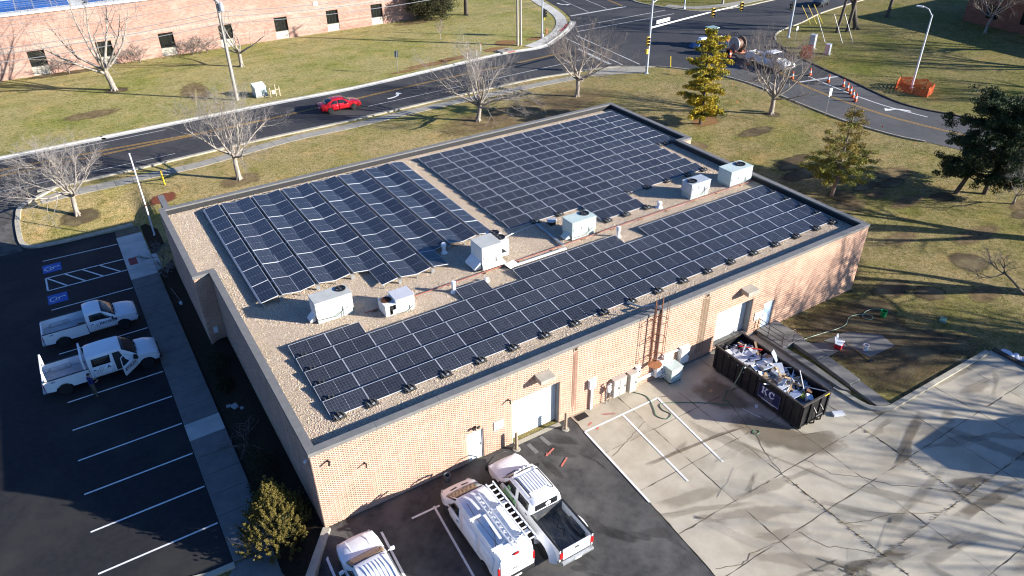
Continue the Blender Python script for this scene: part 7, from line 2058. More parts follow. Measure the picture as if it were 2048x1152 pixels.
t = thing('traffic_signal', 'blue grey signal pole at the right-hand corner behind the bare tree', 'traffic signal', (87.3, 47.4, 0))
mb = MB(); mb.lathe([(0.3, 0), (0.3, 0.05), (0.18, 0.06), (0.14, 8.5)], n=10); mb.build('pole', M_gal, t, smooth=40)
mb = MB(); mb.tube([(0, 0, 6.0), (-2, 6, 6.3), (-5, 14, 6.5)], 0.11, 0.06, n=8); mb.build('mast_arm', M_gal, t, smooth=60)
signal_head(t, (-0.35, 0.0, 4.3), R(170), False)
t = thing('traffic_signal', 'far signal pole standing on the top right traffic island', 'traffic signal', (87.9, 69.6, 0))
mb = MB(); mb.lathe([(0.25, 0), (0.12, 0.4), (0.10, 7.5)], n=10); mb.build('pole', M_gal, t, smooth=40)
signal_head(t, (0.3, -0.2, 3.3), R(-40), False)
t = thing('street_lamp', 'tall white street lamp inside the orange netting', 'street lamp', (80.95, 23.8, gh(80, 23)))
mb = MB(); mb.lathe([(0.22, 0), (0.22, 0.3), (0.12, 0.35), (0.08, 8.5)], n=10); mb.build('pole', M_white, t, smooth=40)
mb = MB(); mb.tube([(0, 0, 8.35), (0.0, 0.55, 9.0), (-0.15, 1.1, 9.2)], 0.05, n=6); mb.build('arm', M_white, t)
mb = MB(); mb.obox((-0.3, 1.5, 9.18), (0.3, 0.75, 0.14), (0, 0, 0.25)); mb.build('lamp_head', M_white, t, bevel=0.03)
# orange safety netting
def netting(label, pts, h):
    t = thing('safety_fence', label, 'safety netting', (0, 0, 0))
    vs, fs = [], []
    rs = []
    for a, b in zip(pts[:-1], pts[1:]):
        n = max(2, int(math.dist(a, b) / 0.35))
        rs += [(a[0] + (b[0] - a[0]) * k / n, a[1] + (b[1] - a[1]) * k / n) for k in range(n)]
    rs.append(pts[-1])
    mb = MB()
    for i, (x, y) in enumerate(rs):
        z = gh(x, y)
        sag = 0.12 * math.sin(i * 1.3)
        for k in range(7):
            if i < len(rs) - 1:
                x2, y2 = rs[i + 1]
                s2 = 0.12 * math.sin((i + 1) * 1.3)
                za, zb = z + 0.02 + (h + sag) * k / 6, z + 0.02 + (h + s2) * k / 6
                mb.add([(x, y, za), (x2, y2, zb), (x2, y2, zb + h * 0.11), (x, y, za + h * 0.11)], [(0, 1, 2, 3)])
        dx, dy = 0.05, 0.03
        mb.add([(x, y, z), (x + dx, y + dy, z), (x + dx, y + dy, z + h + sag), (x, y, z + h + sag)], [(0, 1, 2, 3)])
    mb.build('net', M_orange, t)
    for x, y in pts:
        mb = MB(); mb.tube([(x, y, gh(x, y)), (x, y, gh(x, y) + h + 0.25)], 0.025, n=5); mb.build('stake', M_rust, t)
netting('orange safety netting around the foot of the white street lamp', [(79.3, 24.8), (79.6, 22.5), (79.8, 21.1), (82.0, 21.7), (82.9, 23.2), (81.5, 25.7), (79.3, 24.8)], 0.85)
netting('small orange netting enclosure near the grey utility cabinets', [(80.1, 39.0), (80.9, 38.1), (81.9, 39.0), (81.0, 40.0), (80.1, 39.0)], 1.3)
# cones
cone0 = thing('traffic_cone', '', 'traffic cone', (0, 0, 0), 0, 'traffic cones on the right-hand road')
mb = MB(); mb.box(-0.2, 0.2, -0.2, 0.2, 0, 0.04); mb.build('base', M_black, cone0, bevel=0.01)
mb = MB(); mb.lathe([(0.155, 0.04), (0.115, 0.30)], n=14); mb.build('cone', M_orange, cone0, smooth=40)
mb = MB(); mb.lathe([(0.116, 0.301), (0.083, 0.52)], n=14); mb.build('white_band', M_line, cone0, smooth=40)
mb = MB(); mb.lathe([(0.082, 0.521), (0.05, 0.74), (0.03, 0.745)], n=14); mb.build('tip', M_orange, cone0, smooth=40)
M_co = [(72.60, 44.67, 'cone beside the wheel of the reel trailer'), (76.2, 47.2, 'cone between the worker and the cable reel'), (73.0, 47.7, 'cone half hidden behind the golden evergreen'), (72.07, 41.0, 'cone beside the load bed of the utility truck'), (72.27, 34.0, 'cone in front of the near headlight of the utility truck'), (75.14, 33.7, 'cone out in the lane ahead of the utility truck'), (74.89, 30.78, 'cone farthest up the single line of cones'), (75.0, 28.74, 'second cone down the line beside the white lane line'), (74.25, 27.59, 'third cone down the line beside the white lane line'), (73.51, 26.63, 'middle cone of the close group by the yellow line'), (72.66, 25.65, 'last but one cone of the line towards the camera'), (71.80, 24.67, 'cone nearest the camera on the yellow centre line')]
for k, (x, y, lab) in enumerate(M_co):
    lab = 'orange and white traffic ' + lab
    if k == 0:
        cone0.location = (x, y, gh(x, y) + 0.022); cone0.scale = (1.25,) * 3; cone0['label'] = lab
    else:
        place(cone0, lab, (x, y, gh(x, y) + 0.022), random.uniform(0, 1.5), scale=1.25)
# sign posts, markers, hydrant, boxes
def sign_post(label, x, y, h, w, sh, m, rz, mp=None, face2=None):
    t = thing('sign_post', label, 'sign', (x, y, gh(x, y)), rz)
    mb = MB(); mb.tube([(0, 0, 0), (0, 0, h)], 0.035, n=6); mb.build('post', mp or M_steel, t)
    mb = MB(); mb.box(0.04, 0.055, -w / 2, w / 2, h - sh, h + 0.02); mb.build('board', m, t)
    if face2:
        mb = MB(); mb.box(-0.055, -0.04, -w / 2, w / 2, h - sh, h + 0.02); mb.build('board', m, t)
    return t
sign_post('pair of white signs on a post beside the right-hand road', 65.34, 23.66, 2.95, 0.62, 0.8, M_white, R(-78), face2=True)
sign_post('dark sign seen from its edge on the lawn beyond the road', 32.9, 63.4, 2.8, 0.5, 0.75, mat('dark_sign_back', (0.08, 0.09, 0.09), (0.06, 0.07, 0.07), 3, 0.6), R(75))
sign_post('small white sign on a thin post behind the bare tree', 85.0, 44.4, 2.4, 0.45, 0.5, M_white, R(-80))
def marker(label, x, y, h, m, lean=(0, 0), r=0.05, cap=None):
    t = thing('marker_post', label, 'marker post', (x, y, gh(x, y)))
    mb = MB(); mb.tube([(0, 0, 0), (lean[0], lean[1], h)], r, n=8); mb.build('post', m, t)
    if cap:
        mb = MB(); mb.lathe([(r * 1.1, h * 0.8), (r * 1.1, h + 0.02), (0.001, h + 0.04)], n=8); mb.build('cap', cap, t)
marker('yellow marker post with a brown top behind the left corner of the building', 1.15, 44.3, 1.35, M_yellow, (-0.05, 0), 0.06, mat('brown_cap', (0.24, 0.14, 0.07), (0.2, 0.11, 0.05), 4, 0.7))
marker('yellow marker post beside the kerb near the golden evergreen', 62.95, 45.6, 1.45, M_yellow, (0.05, 0.25), 0.06)
for k, (x, y, lab) in enumerate(((89.2, 42.5, 'leftmost thin pale pole on the shady lawn'), (91.0, 41.0, 'middle thin pale pole on the shady lawn'), (92.5, 40.4, 'rightmost thin pale pole on the shady lawn'))):
    marker(lab, x, y, 3.6, M_steel, (-0.4, 2.0), 0.03)
for k, (x, y, lab) in enumerate(((96.0, 50.5, 'left yellow guy marker under the bare trunks'), (97.0, 50.2, 'middle yellow guy marker under the bare trunks'), (98.0, 49.9, 'right yellow guy marker under the bare trunks'))):
    marker(lab, x, y, 2.6, M_yellow, (-0.8, 1.6), 0.045)
marker('leaning thin yellow guy marker on the far lawn left of the utility pole', 8.3, 64.8, 1.9, mat('pale_yellow', (0.52, 0.42, 0.16), (0.42, 0.34, 0.13), 4, 0.6), (0.4, -0.1), 0.03)
for x, y, lab in ((43.3, 63.9, 'left white stake with pink top beside the far kerb'), (45.0, 64.3, 'right white stake with pink top beside the far kerb'), (46.9, 66.5, 'white stake with pink top on the far lawn near the twin poles')):
    marker(lab, x, y, 0.95, M_white, (0.03, 0), 0.04, M_orange)
for k, (x, y) in enumerate(((66.0, 21.9), (66.5, 17.5), (64.9, 12.9), (63.6, 35.6), (59.5, 31.0), (64.4, 29.8))):
    t = thing('marker_flag', 'small orange survey flag on the grass along the right-hand road', 'flag', (x, y, gh(x, y)), random.uniform(0, 3), 'orange survey flags along the road edge')
    mb = MB(); mb.tube([(0, 0, 0), (0, 0, 0.5)], 0.008, n=4); mb.build('wire', M_steel, t)
    mb = MB(); mb.box(0.0, 0.16, -0.003, 0.003, 0.34, 0.5); mb.build('pennant', M_orange, t)
t = thing('fire_hydrant', 'orange fire hydrant beside the far corner walk', 'fire hydrant', (59.8, 69.2, 0))
mb = MB(); mb.lathe([(0.16, 0), (0.16, 0.06), (0.11, 0.08), (0.11, 0.5), (0.15, 0.52), (0.13, 0.62), (0.05, 0.72), (0.01, 0.74)], n=12); mb.build('barrel', mat('hydrant_orange', (0.6, 0.2, 0.05), (0.5, 0.16, 0.04), 4, 0.5), t, smooth=40)
mb = MB(); mb.lathe([(0.07, -0.2), (0.07, 0.2)], (0, 0, 0.42), 8, 'Y'); mb.build('nozzle', MATS['hydrant_orange'], t)
t = thing('storm_inlet', 'concrete storm drain inlet with a red brick face in the far kerb', 'storm drain', (49.6, 63.7, 0), R(2))
mb = MB(); mb.box(-1.1, 1.1, -0.35, 1.3, 0, 0.22); mb.build('top_slab', M_conc, t, bevel=0.03)
mb = MB(); mb.box(-0.2, 1.0, -0.38, -0.351, 0.03, 0.19); mb.build('brick_face', mat('red_inlet', (0.30, 0.09, 0.06), (0.22, 0.07, 0.05), 5, 0.8), t)
mb = MB(); mb.lathe([(0.3, 0.221), (0.3, 0.235), (0.01, 0.236)], (0.1, 0.5, 0), 14); mb.build('manhole_lid', M_rust, t)
t = thing('transformer_box', 'pale green pad-mounted transformer on the lawn beyond the road', 'transformer', (15.6, 64.5, 0), R(4))
mb = MB(); mb.box(-0.75, 0.75, -0.75, 0.75, 0, 0.15); mb.build('pad', M_conc, t)
mb = MB(); mb.add([(-0.7, -0.65, 0.15), (0.7, -0.65, 0.15), (0.7, 0.65, 0.15), (-0.7, 0.65, 0.15), (-0.7, -0.6, 1.1), (0.7, -0.6, 1.1), (0.7, 0.65, 1.45), (-0.7, 0.65, 1.45)], [(0, 3, 2, 1), (4, 5, 6, 7), (0, 1, 5, 4), (1, 2, 6, 5), (2, 3, 7, 6), (3, 0, 4, 7)]); mb.build('housing', mat('pale_mint_paint', (0.55, 0.63, 0.58), (0.47, 0.55, 0.51), 3, 0.5), t, bevel=0.03)
mb = MB(); mb.box(0.25, 0.5, -0.69, -0.655, 0.35, 0.85); mb.build('hatch', mat('slate_plate', (0.12, 0.16, 0.18), (0.1, 0.13, 0.15), 4, 0.5), t)
t = thing('meter_frame', 'pale pipe frame with meters beside the transformer box', 'meter frame', (17.0, 63.2, 0))
for x in (-0.55, 0.1, 0.55):
    mb = MB(); mb.tube([(x, 0, 0), (x, 0, 1.4 if x == 0.1 else 1.1)], 0.06, n=6); mb.build('post', mat('tan_pipe', (0.55, 0.44, 0.33), (0.46, 0.37, 0.27), 4, 0.6), t)
mb = MB(); mb.tube([(-0.55, 0, 0.7), (0.55, 0, 0.8)], 0.05, n=6); mb.build('rail', MATS['tan_pipe'], t)
mb = MB(); mb.box(-0.3, 0.0, -0.1, 0.1, 0.35, 0.65); mb.build('meter', M_cabw, t)
def street_cabinet(label, x, y, w, d, h, rz):
    t = thing('utility_cabinet', label, 'utility cabinet', (x, y, gh(x, y)), rz)
    mb = MB(); mb.box(-w / 2 - 0.15, w / 2 + 0.15, -d / 2 - 0.15, d / 2 + 0.15, 0, 0.12); mb.build('plinth', M_conc, t)
    mb = MB(); mb.box(-w / 2, w / 2, -d / 2, d / 2, 0.12, h); mb.build('housing', M_gal, t, bevel=0.02)
    mb = MB(); mb.box(-w / 2 - 0.03, w / 2 + 0.03, -d / 2 - 0.03, d / 2 + 0.03, h, h + 0.06); mb.build('roof', M_gal, t)
    mb = MB(); mb.box(-w / 2 + 0.05, w / 2 - 0.05, -d / 2 - 0.02, -d / 2 - 0.001, 0.2, h - 0.08); mb.build('cabinet_door', M_gal, t)
street_cabinet('taller grey signal cabinet on the right-hand corner lawn', 84.9, 41.4, 0.8, 0.7, 1.9, R(20))
street_cabinet('shorter grey utility cabinet nearer the camera on the corner lawn', 84.6, 38.6, 0.7, 0.6, 1.3, R(20))
t = thing('flagpole', 'tall pale flagpole rising beside the left back corner of the building', 'flagpole', (-1.35, 35.75, gh(-1.35, 35.75)))
mb = MB(); mb.lathe([(0.10, 0), (0.09, 0.1), (0.06, 0.15), (0.045, 6.9)], n=10); mb.build('pole', mat('pink_white_pole', (0.66, 0.60, 0.60), (0.56, 0.5, 0.5), 3, 0.45), t, smooth=40)
mb = MB(); mb.ball((0, 0, 6.96), (0.08, 0.08, 0.08), 8, 6); mb.build('finial', M_alu, t, smooth=60)
mb = MB(); mb.tube([(0.06, 0, 0.9), (0.06, 0, 6.8)], 0.008, n=4); mb.build('halyard', M_white, t)
mb = MB(); mb.lathe([(0.07, 2.6), (0.07, 2.75)], n=10); mb.build('band', M_rust, t)
# utility poles and wires
def utility_pole(label, x, y, h, r, lean=(0, 0), arms=(), can=False, twin=None):
    t = thing('utility_pole', label, 'utility pole', (x, y, 0))
    mb = MB(); mb.tube([(0, 0, -0.2), (lean[0] * 0.5, lean[1] * 0.5, h / 2), (lean[0], lean[1], h)], r, r * 0.65, n=10); mb.build('pole', M_post, t, smooth=40)
    for z in arms:
        mb = MB(); mb.box(-0.06, 0.06, -1.2, 1.2, z - 0.06, z + 0.06); mb.build('crossarm', M_post, t)
        for y_ in (-1.1, -0.5, 0.5, 1.1):
            mb = MB(); mb.lathe([(0.05, z + 0.06), (0.07, z + 0.12), (0.03, z + 0.22)], (0, y_, 0), 8); mb.build('insulator', M_cabw, t)
    if can:
        mb = MB(); mb.lathe([(0.26, 9.9), (0.28, 10.0), (0.28, 10.75), (0.18, 10.85)], (0.42, -0.05, 0), 14); mb.build('transformer_can', M_gal, t, smooth=40)
        mb = MB(); mb.tube([(0.23, -0.1, 0.1), (0.23, -0.1, 8.8), (0.35, -0.05, 9.8)], 0.05, n=6); mb.build('riser_pipe', M_steel, t)
    return t
utility_pole('tall wooden utility pole with a transformer beyond the road', 12.85, 64.4, 12.5, 0.21, (0.1, 0.1), (11.9, 11.0), True)
utility_pole('left one of the twin pale poles near the far corner', 52.6, 65.9, 12.5, 0.17, (0, 0), (11.9,))
utility_pole('right one of the twin pale poles near the far corner', 53.05, 65.75, 11.5, 0.17)
utility_pole('wooden utility pole outside the left edge of the picture', -27.0, 64.2, 12.5, 0.21, (0, 0), (11.9, 11.0))
utility_pole('wooden utility pole beyond the intersection on the same line', 96.0, 68.8, 12.5, 0.21, (0, 0), (11.9,))
wires = [(9.3, 0.25), (9.9, -0.25), (8.6, 0.0), (12.1, 1.1), (12.1, -1.1), (11.2, -1.1)]
xs_ = [(-27, 64.2), (12.85, 64.4), (52.8, 65.8), (96, 68.8)]
for k, (z, dy) in enumerate(wires):
    mb = MB()
    pts = []
    for (xa, ya), (xb, yb) in zip(xs_[:-1], xs_[1:]):
        for i in range(12):
            q = i / 12
            pts.append((xa + (xb - xa) * q, ya + (yb - ya) * q + dy, z - 0.8 * 4 * q * (1 - q)))
    pts.append((xs_[-1][0], xs_[-1][1] + dy, z))
    mb.tube(pts, 0.022 if k > 2 else 0.032, n=4)
    tag(mb.build('power_line', M_steel), ['thick lower cable strung between the utility poles', 'second cable just above the lowest strung pair', 'lowest cable strung between the utility poles', 'top wire on the far end of the crossarms', 'top wire on the near end of the crossarms', 'wire on the near end of the lower crossarm'][k], 'cable')

# ============================================================ THE OTHER BUILDINGS
M_fbrick = mat('pink_brick_far', (0.385, 0.235, 0.185), (0.335, 0.195, 0.15), 7, 0.9, spec=0.15, bump=0.1, coords='World', c3=(0.42, 0.275, 0.22), scale3=0.3)
M_fbrick.name = 'pink_brick_far'
def brick_overlay(m, bw, rh):
    """courses of brick with mortar, on top of the noise colour"""
    N, L = m.node_tree.nodes, m.node_tree.links
    b = N['Principled BSDF']
    src = b.inputs['Base Color'].links[0].from_socket
    g = N.new('ShaderNodeNewGeometry')
    sx = N.new('ShaderNodeSeparateXYZ'); L.new(g.outputs['Position'], sx.inputs[0])
    ad = N.new('ShaderNodeMath'); ad.operation = 'ADD'; L.new(sx.outputs['X'], ad.inputs[0]); L.new(sx.outputs['Y'], ad.inputs[1])
    cx = N.new('ShaderNodeCombineXYZ'); L.new(ad.outputs[0], cx.inputs['X']); L.new(sx.outputs['Z'], cx.inputs['Y'])
    br = N.new('ShaderNodeTexBrick')
    br.inputs['Scale'].default_value = 1; br.inputs['Brick Width'].default_value = bw; br.inputs['Row Height'].default_value = rh; br.inputs['Mortar Size'].default_value = 0.012
    br.inputs['Color1'].default_value = (1.12, 1.1, 1.08, 1); br.inputs['Color2'].default_value = (0.82, 0.80, 0.78, 1); br.inputs['Mortar'].default_value = (1.25, 1.35, 1.45, 1)
    L.new(cx.outputs[0], br.inputs['Vector'])
    mx = N.new('ShaderNodeMix'); mx.data_type = 'RGBA'; mx.blend_type = 'MULTIPLY'; mx.inputs['Factor'].default_value = 1.0
    L.new(src, mx.inputs['A']); L.new(br.outputs['Color'], mx.inputs['B'])
    L.new(mx.outputs['Result'], b.inputs['Base Color'])
brick_overlay(M_fbrick, 0.42, 0.2)
FY = 89.0
fb = thing('brick_building', 'long pink brick building with square dark windows beyond the road', 'building', (0, FY, 0))
wins = [(-6.5, -4.55), (1.4, 3.35), (9.2, 11.15), (17.2, 19.15), (25.15, 27.08), (33.07, 34.95), (40.3, 42.2)] + [(-14.4, -12.4), (-22.3, -20.3), (-30.2, -28.2)]
mb = MB()
def put(m, a, b, z0, z1): m.box(a - 70, b - 70, 0, 0.35, z0, z1)
wall_boxes(mb, 117.5, [(a + 70, b + 70, 0.05, 3.08) for a, b in wins], -0.5, 7.5, put)
mb.box(47.15, 47.5, 0.35, 40, -0.5, 7.5); mb.box(-70, -69.65, 0.35, 40, -0.5, 7.5); mb.box(-69.65, 47.15, 39.6, 40, -0.5, 7.5)
mb.build('wall', M_fbrick, fb)
M_sold = mat('buff_soldier_course', (0.40, 0.295, 0.24), (0.35, 0.255, 0.205), 8, 0.9)
brick_overlay(M_sold, 0.2, 0.9)
for z0, z1 in ((3.24, 3.70),):
    mb = MB(); mb.box(-70, 47.5, -0.045, -0.002, z0, z1); mb.build('soldier_course', M_sold, fb)
for z in (0.92, 1.45):
    for a, b in zip([-70] + [w[1] + 0.05 for w in sorted(wins)], [w[0] - 0.05 for w in sorted(wins)] + [47.5]):
        mb = MB(); mb.box(a, b, -0.02, -0.001, z, z + 0.2); mb.build('brick_band', M_sold, fb)
M_panel = mat('cream_panel', (0.52, 0.47, 0.38), (0.46, 0.41, 0.33), 3, 0.7)
for a, b in wins:
    mb = MB(); mb.box(a, b, 0.22, 0.26, 1.15, 3.08); w = mb.build('window', mat('black_window_glass', (0.010, 0.012, 0.011), (0.016, 0.018, 0.016), 2, 0.12), fb)
    mb = MB(); n = 4
    for k in range(n + 1):
        x = a + (b - a) * k / n
        mb.box(max(a, x - 0.025), min(b, x + 0.025), 0.19, 0.219, 1.15, 3.08)
    mb.box(a, b, 0.19, 0.2185, 1.12, 1.16); mb.build('mullion', M_black, w)
    mb = MB(); mb.box(a, b, 0.06, 0.18, -0.3, 1.08); mb.build('sill_panel', M_panel, fb)
    mb = MB(); mb.box(a - 0.02, b + 0.02, 0.0, 0.18, 1.085, 1.118); mb.build('sill', M_conc, fb)
mb = MB(); mb.box(31.35, 31.98, -0.06, -0.005, 4.03, 4.56); mb.build('vent_plate', M_cabw, fb)
mb = MB(); mb.box(-70, 47.55, -0.25, 0.6, 7.5, 7.72); mb.build('eaves', M_cabw, fb)
mb = MB(); mb.box(-70, 47.5, 0.6, 40, 7.5, 7.62); mb.build('roof', mat('white_membrane', (0.66, 0.68, 0.72), (0.58, 0.60, 0.64), 1.5, 0.6), fb)
fa = thing('solar_array', 'blue solar panels on the roof of the far pink building', 'solar array', (0, FY, 7.62))
cm = cell_mat('blue_cells', 0.17, 0.17, 0.006, (0.02, 0.075, 0.24), (0.10, 0.2, 0.42))
g = MB(); g.box(-0.95, 0.95, -0.62, 0.62, -0.02, 0.012); PG = g.mesh('solar_panel', cm)
g = MB(); g.box(-0.98, 0.98, -0.65, -0.62, -0.025, 0.016); g.box(-0.98, 0.98, 0.62, 0.65, -0.025, 0.016); g.box(-0.98, -0.95, -0.62, 0.62, -0.025, 0.016); g.box(0.95, 0.98, -0.62, 0.62, -0.025, 0.016); PF = g.mesh('frame', M_alu)
for r in range(5):
    for c in range(17):
        x = -17 + c * 2.0
        if c in (9,):
            continue
        p = bpy.data.objects.new('solar_panel', PG); COL.objects.link(p); p.parent = fa; p.location = (x, 1.55 + r * 1.38, 0.28); p.rotation_euler = (R(8), 0, 0)
        q_ = bpy.data.objects.new('frame', PF); COL.objects.link(q_); q_.parent = p
    mb = MB(); mb.box(-18, 16.9, 1.0 + r * 1.38, 1.04 + r * 1.38, 0, 0.16); mb.box(-18, 16.9, 2.0 + r * 1.38, 2.04 + r * 1.38, 0, 0.32); mb.build('rail', M_steel, fa)
# tall building at the upper right
M_dbrick = mat('dark_red_brick_far', (0.24, 0.115, 0.075), (0.19, 0.09, 0.06), 7, 0.9, spec=0.15, coords='World')
brick_overlay(M_dbrick, 0.42, 0.2)
eb = thing('brick_building', 'dark red brick building with its shaded side at the upper right', 'building', (117, 0, 0))
mb = MB(); mb.box(0, 34, 10, 39, -0.5, 4.9); mb.build('wall', M_dbrick, eb)
mb = MB(); mb.box(-0.06, 34.06, 9.94, 39.06, 4.9, 5.15); mb.build('coping', M_coping, eb)
mb = MB(); mb.box(0.3, 33.7, 10.3, 38.7, 5.15, 5.17); mb.build('roof', M_gravel, eb)
for y in (14, 19, 24, 29, 34):
    mb = MB(); mb.box(-0.03, 0.02, y, y + 1.8, 1.0, 2.9); w = mb.build('window', MATS['black_window_glass'], eb)
    mb = MB(); mb.box(-0.05, -0.031, y + 0.87, y + 0.93, 1.0, 2.9); mb.build('mullion', M_black, w)
# box truck standing outside the right edge (its shadow falls on the concrete)
t = thing('box_truck', 'white box truck parked just outside the right edge of the picture', 'truck', (33.4, -17.6, gh(36, -17)), 0)
mb = MB(); mb.box(0, 3.9, -1.0, 1.0, 0.75, 2.62); mb.build('cargo_box', M_body, t, bevel=0.03)
mb = MB(); mb.box(0, 3.9, -0.5, 0.5, 0.5, 0.749); mb.build('chassis', M_black, t)
mb = MB(); mb.prism_y([(3.95, 0.5), (5.7, 0.5), (5.75, 1.1), (5.0, 1.3), (4.6, 2.0), (3.95, 2.05)], -0.95, 0.95); mb.build('cab', M_body, t, bevel=0.06)
mb = MB(); mb.prism_y([(4.08, 1.3), (4.9, 1.3), (4.56, 1.9), (4.08, 1.92)], -0.958, 0.958); mb.build('side_window', M_glass, t)
for x in (0.9, 4.9):
    for y in (-0.85, 0.85):
        wheel(t, x, y, 0.39, 0.39)
# ============================================================ TREES AND SHRUBS
def cones(name, segs, m, parent, sides=3):
    """many thin tapered twigs in one mesh: rows of p0, p1, r0, r1"""
    A = np.array(segs, float)
    p0, p1, r0, r1 = A[:, 0:3], A[:, 3:6], A[:, 6], A[:, 7]
    d = p1 - p0
    d /= np.maximum(np.linalg.norm(d, axis=1, keepdims=True), 1e-6)
    up = np.where(np.abs(d[:, 2:3]) > 0.9, np.array([[1.0, 0, 0]]), np.array([[0, 0, 1.0]]))
    a = np.cross(d, up); a /= np.linalg.norm(a, axis=1, keepdims=True)
    b = np.cross(d, a)
    n = len(A)
    V = np.zeros((n, 2 * sides, 3))
    for k in range(sides):
        t = 2 * math.pi * k / sides
        o = a * math.cos(t) + b * math.sin(t)
        V[:, k] = p0 + o * r0[:, None]
        V[:, sides + k] = p1 + o * r1[:, None]
    Q = np.array([(k, (k + 1) % sides, sides + (k + 1) % sides, sides + k) for k in range(sides)])[None] + (np.arange(n) * 2 * sides)[:, None, None]
    return np_mesh(name, V.reshape(-1, 3), Q.reshape(-1, 4), m, parent)

def bare_tree_data(seed, H, spread, trunk_h, r0, limbs=6, up=0.5, dens=1.0, droop=0.0, levels=4):
    rd = random.Random(seed)
    thick, thin = [], []
    LEN = (1, 0.52, 0.50, 0.50)
    def grow(p, d, L, r, lev, trop):
        nseg = (5, 6, 4, 3, 2)[lev]
        pts = [Vector(p)]
        dd = Vector(d).normalized()
        for i in range(nseg):
            wob = (.05, .13, .15, .16, .18)[lev]
            dd = (dd + Vector((rd.gauss(0, wob), rd.gauss(0, wob), rd.gauss(0, wob) + trop * (0.09 if lev else 0.0)))).normalized()
            pts.append(pts[-1] + dd * (L / nseg))
        e_ = (0.80, 0.22, 0.25, 0.35, 0.5)[lev]
        rr = [r * (1 - (1 - e_) * i / nseg) for i in range(nseg + 1)]
        for i in range(nseg):
            (thick if lev <= 1 or (lev == 2 and rr[i] > 0.016) else thin).append((*pts[i], *pts[i + 1], rr[i], rr[i + 1]))
        if lev >= levels:
            return
        nch = max(3, int((limbs, 10, 8, 6)[lev] * (dens if lev else 1)))
        for k in range(nch):
            if lev == 0:
                t = 1.0 - 0.22 * rd.random()
            else:
                t = (k + rd.uniform(0.2, 0.9)) / nch * 0.80 + 0.22 if k else 1.0
            t = min(t, 1.0)
            f = t * nseg; i = min(int(f), nseg - 1)
            q = pts[i].lerp(pts[i + 1], f - i)
            base = (pts[i + 1] - pts[i]).normalized()
            if lev == 0:
                az = 2 * math.pi * (k + rd.uniform(-.3, .3)) / nch
                el = min(1.2, max(0.28, up + rd.uniform(-.40, .50)))
                nd = Vector((math.cos(az) * math.cos(el), math.sin(az) * math.cos(el), math.sin(el)))
                if k == 0: nd = Vector((rd.gauss(0, .45), rd.gauss(0, .45), 1))
                nl = spread * rd.uniform(0.85, 1.2)
                nr = r0 * rd.uniform(0.40, 0.58)
            else:
                ax = base.cross(Vector((rd.gauss(0, 1), rd.gauss(0, 1), rd.gauss(0, 1)))).normalized()
                nd = Matrix.Rotation(rd.uniform(0.40, 0.95), 3, ax) @ base
                nl = L * LEN[lev] * rd.uniform(0.75, 1.25) * (1.15 - 0.40 * t)
                nr = max((0, .02, .0078, .0050)[lev], rr[i] * (0, .42, .40, .5)[lev])
            grow(q, nd, nl, nr, lev + 1, trop - droop * (lev > 1))
    grow((0, 0, -0.1), (0, 0, 1), trunk_h, r0, 0, 0.9)
    for k in range(5):
        a = k * 1.2566 + rd.uniform(-.3, .3)
        thick.append((math.cos(a) * r0 * 1.35, math.sin(a) * r0 * 1.35, -0.06, math.cos(a) * r0 * 0.45, math.sin(a) * r0 * 0.45, 0.34, r0 * 0.22, r0 * 0.5))
    zt = max(s[5] for s in thin)
    kz = (H - trunk_h) / (zt - trunk_h)
    fix = lambda z: z if z < trunk_h else trunk_h + (z - trunk_h) * kz
    sc = lambda S: [(s[0], s[1], fix(s[2]), s[3], s[4], fix(s[5]), s[6], s[7]) for s in S]
    return sc(thick), sc(thin)
M_bark = mat('grey_bark', (0.38, 0.335, 0.285), (0.20, 0.17, 0.14), 5, 0.9, spec=0.15, bump=0.6, bscale=22, stretch=(1, 1, 0.35))
M_twig = mat('grey_twigs', (0.31, 0.28, 0.26), (0.22, 0.195, 0.18), 3, 0.9, spec=0.15)
M_bark2 = mat('dark_bark', (0.12, 0.10, 0.08), (0.07, 0.058, 0.048), 5, 0.9, spec=0.15, stretch=(1, 1, 0.4))
M_twig2 = mat('brown_twigs', (0.22, 0.18, 0.16), (0.15, 0.125, 0.11), 3, 0.9, spec=0.15)
TD = {}
def bare_tree(label, x, y, H, seed, spread=3.6, trunk_h=2.1, r0=0.2, limbs=7, up=0.55, rz=0.0, lean=(0, 0), bark=None, twig=None, group=None, name='bare_tree', levels=4, dens=1.0, fat=1.0, droop=0.0):
    key = (seed, H, spread, trunk_h, r0, limbs, up, levels, dens)
    if key not in TD:
        th, tn = bare_tree_data(seed, H, spread, trunk_h, r0, limbs, up, dens, droop, levels)
        if fat != 1.0:
            tn = [(*s[:6], s[6] * fat, s[7] * fat) for s in tn]
        TD[key] = (th, tn)
    th, tn = TD[key]
    t = thing(name, label, 'tree' if name != 'bare_shrub' else 'shrub', (x, y, gh(x, y)), rz, group)
    cones('trunk', th, bark or M_bark, t, 7)
    cones('crown', tn, twig or M_twig, t, 3)
    t.rotation_euler = (lean[0], lean[1], rz)
    return t
ROW = 'bare street trees around the building'
bare_tree('bare pale-trunked tree on the kerbed island at the left edge', -6.2, 43.0, 8.0, 3, 4.4, 2.2, 0.21, 9, 0.50, 0.4, group=ROW)
bare_tree('bare grey tree behind the left end of the roof', 7.1, 41.7, 9.3, 4, 4.2, 2.5, 0.24, 10, 0.60, 1.0, group=ROW)
bare_tree('wide bare tree behind the middle of the roof', 32.7, 42.6, 9.6, 5, 4.9, 2.0, 0.25, 11, 0.58, 2.2, group=ROW)
bare_tree('dark bare tree behind the back corner of the roof', 46.3, 43.2, 9.8, 6, 4.6, 2.4, 0.24, 10, 0.62, 0.2, twig=M_twig2, group=ROW)
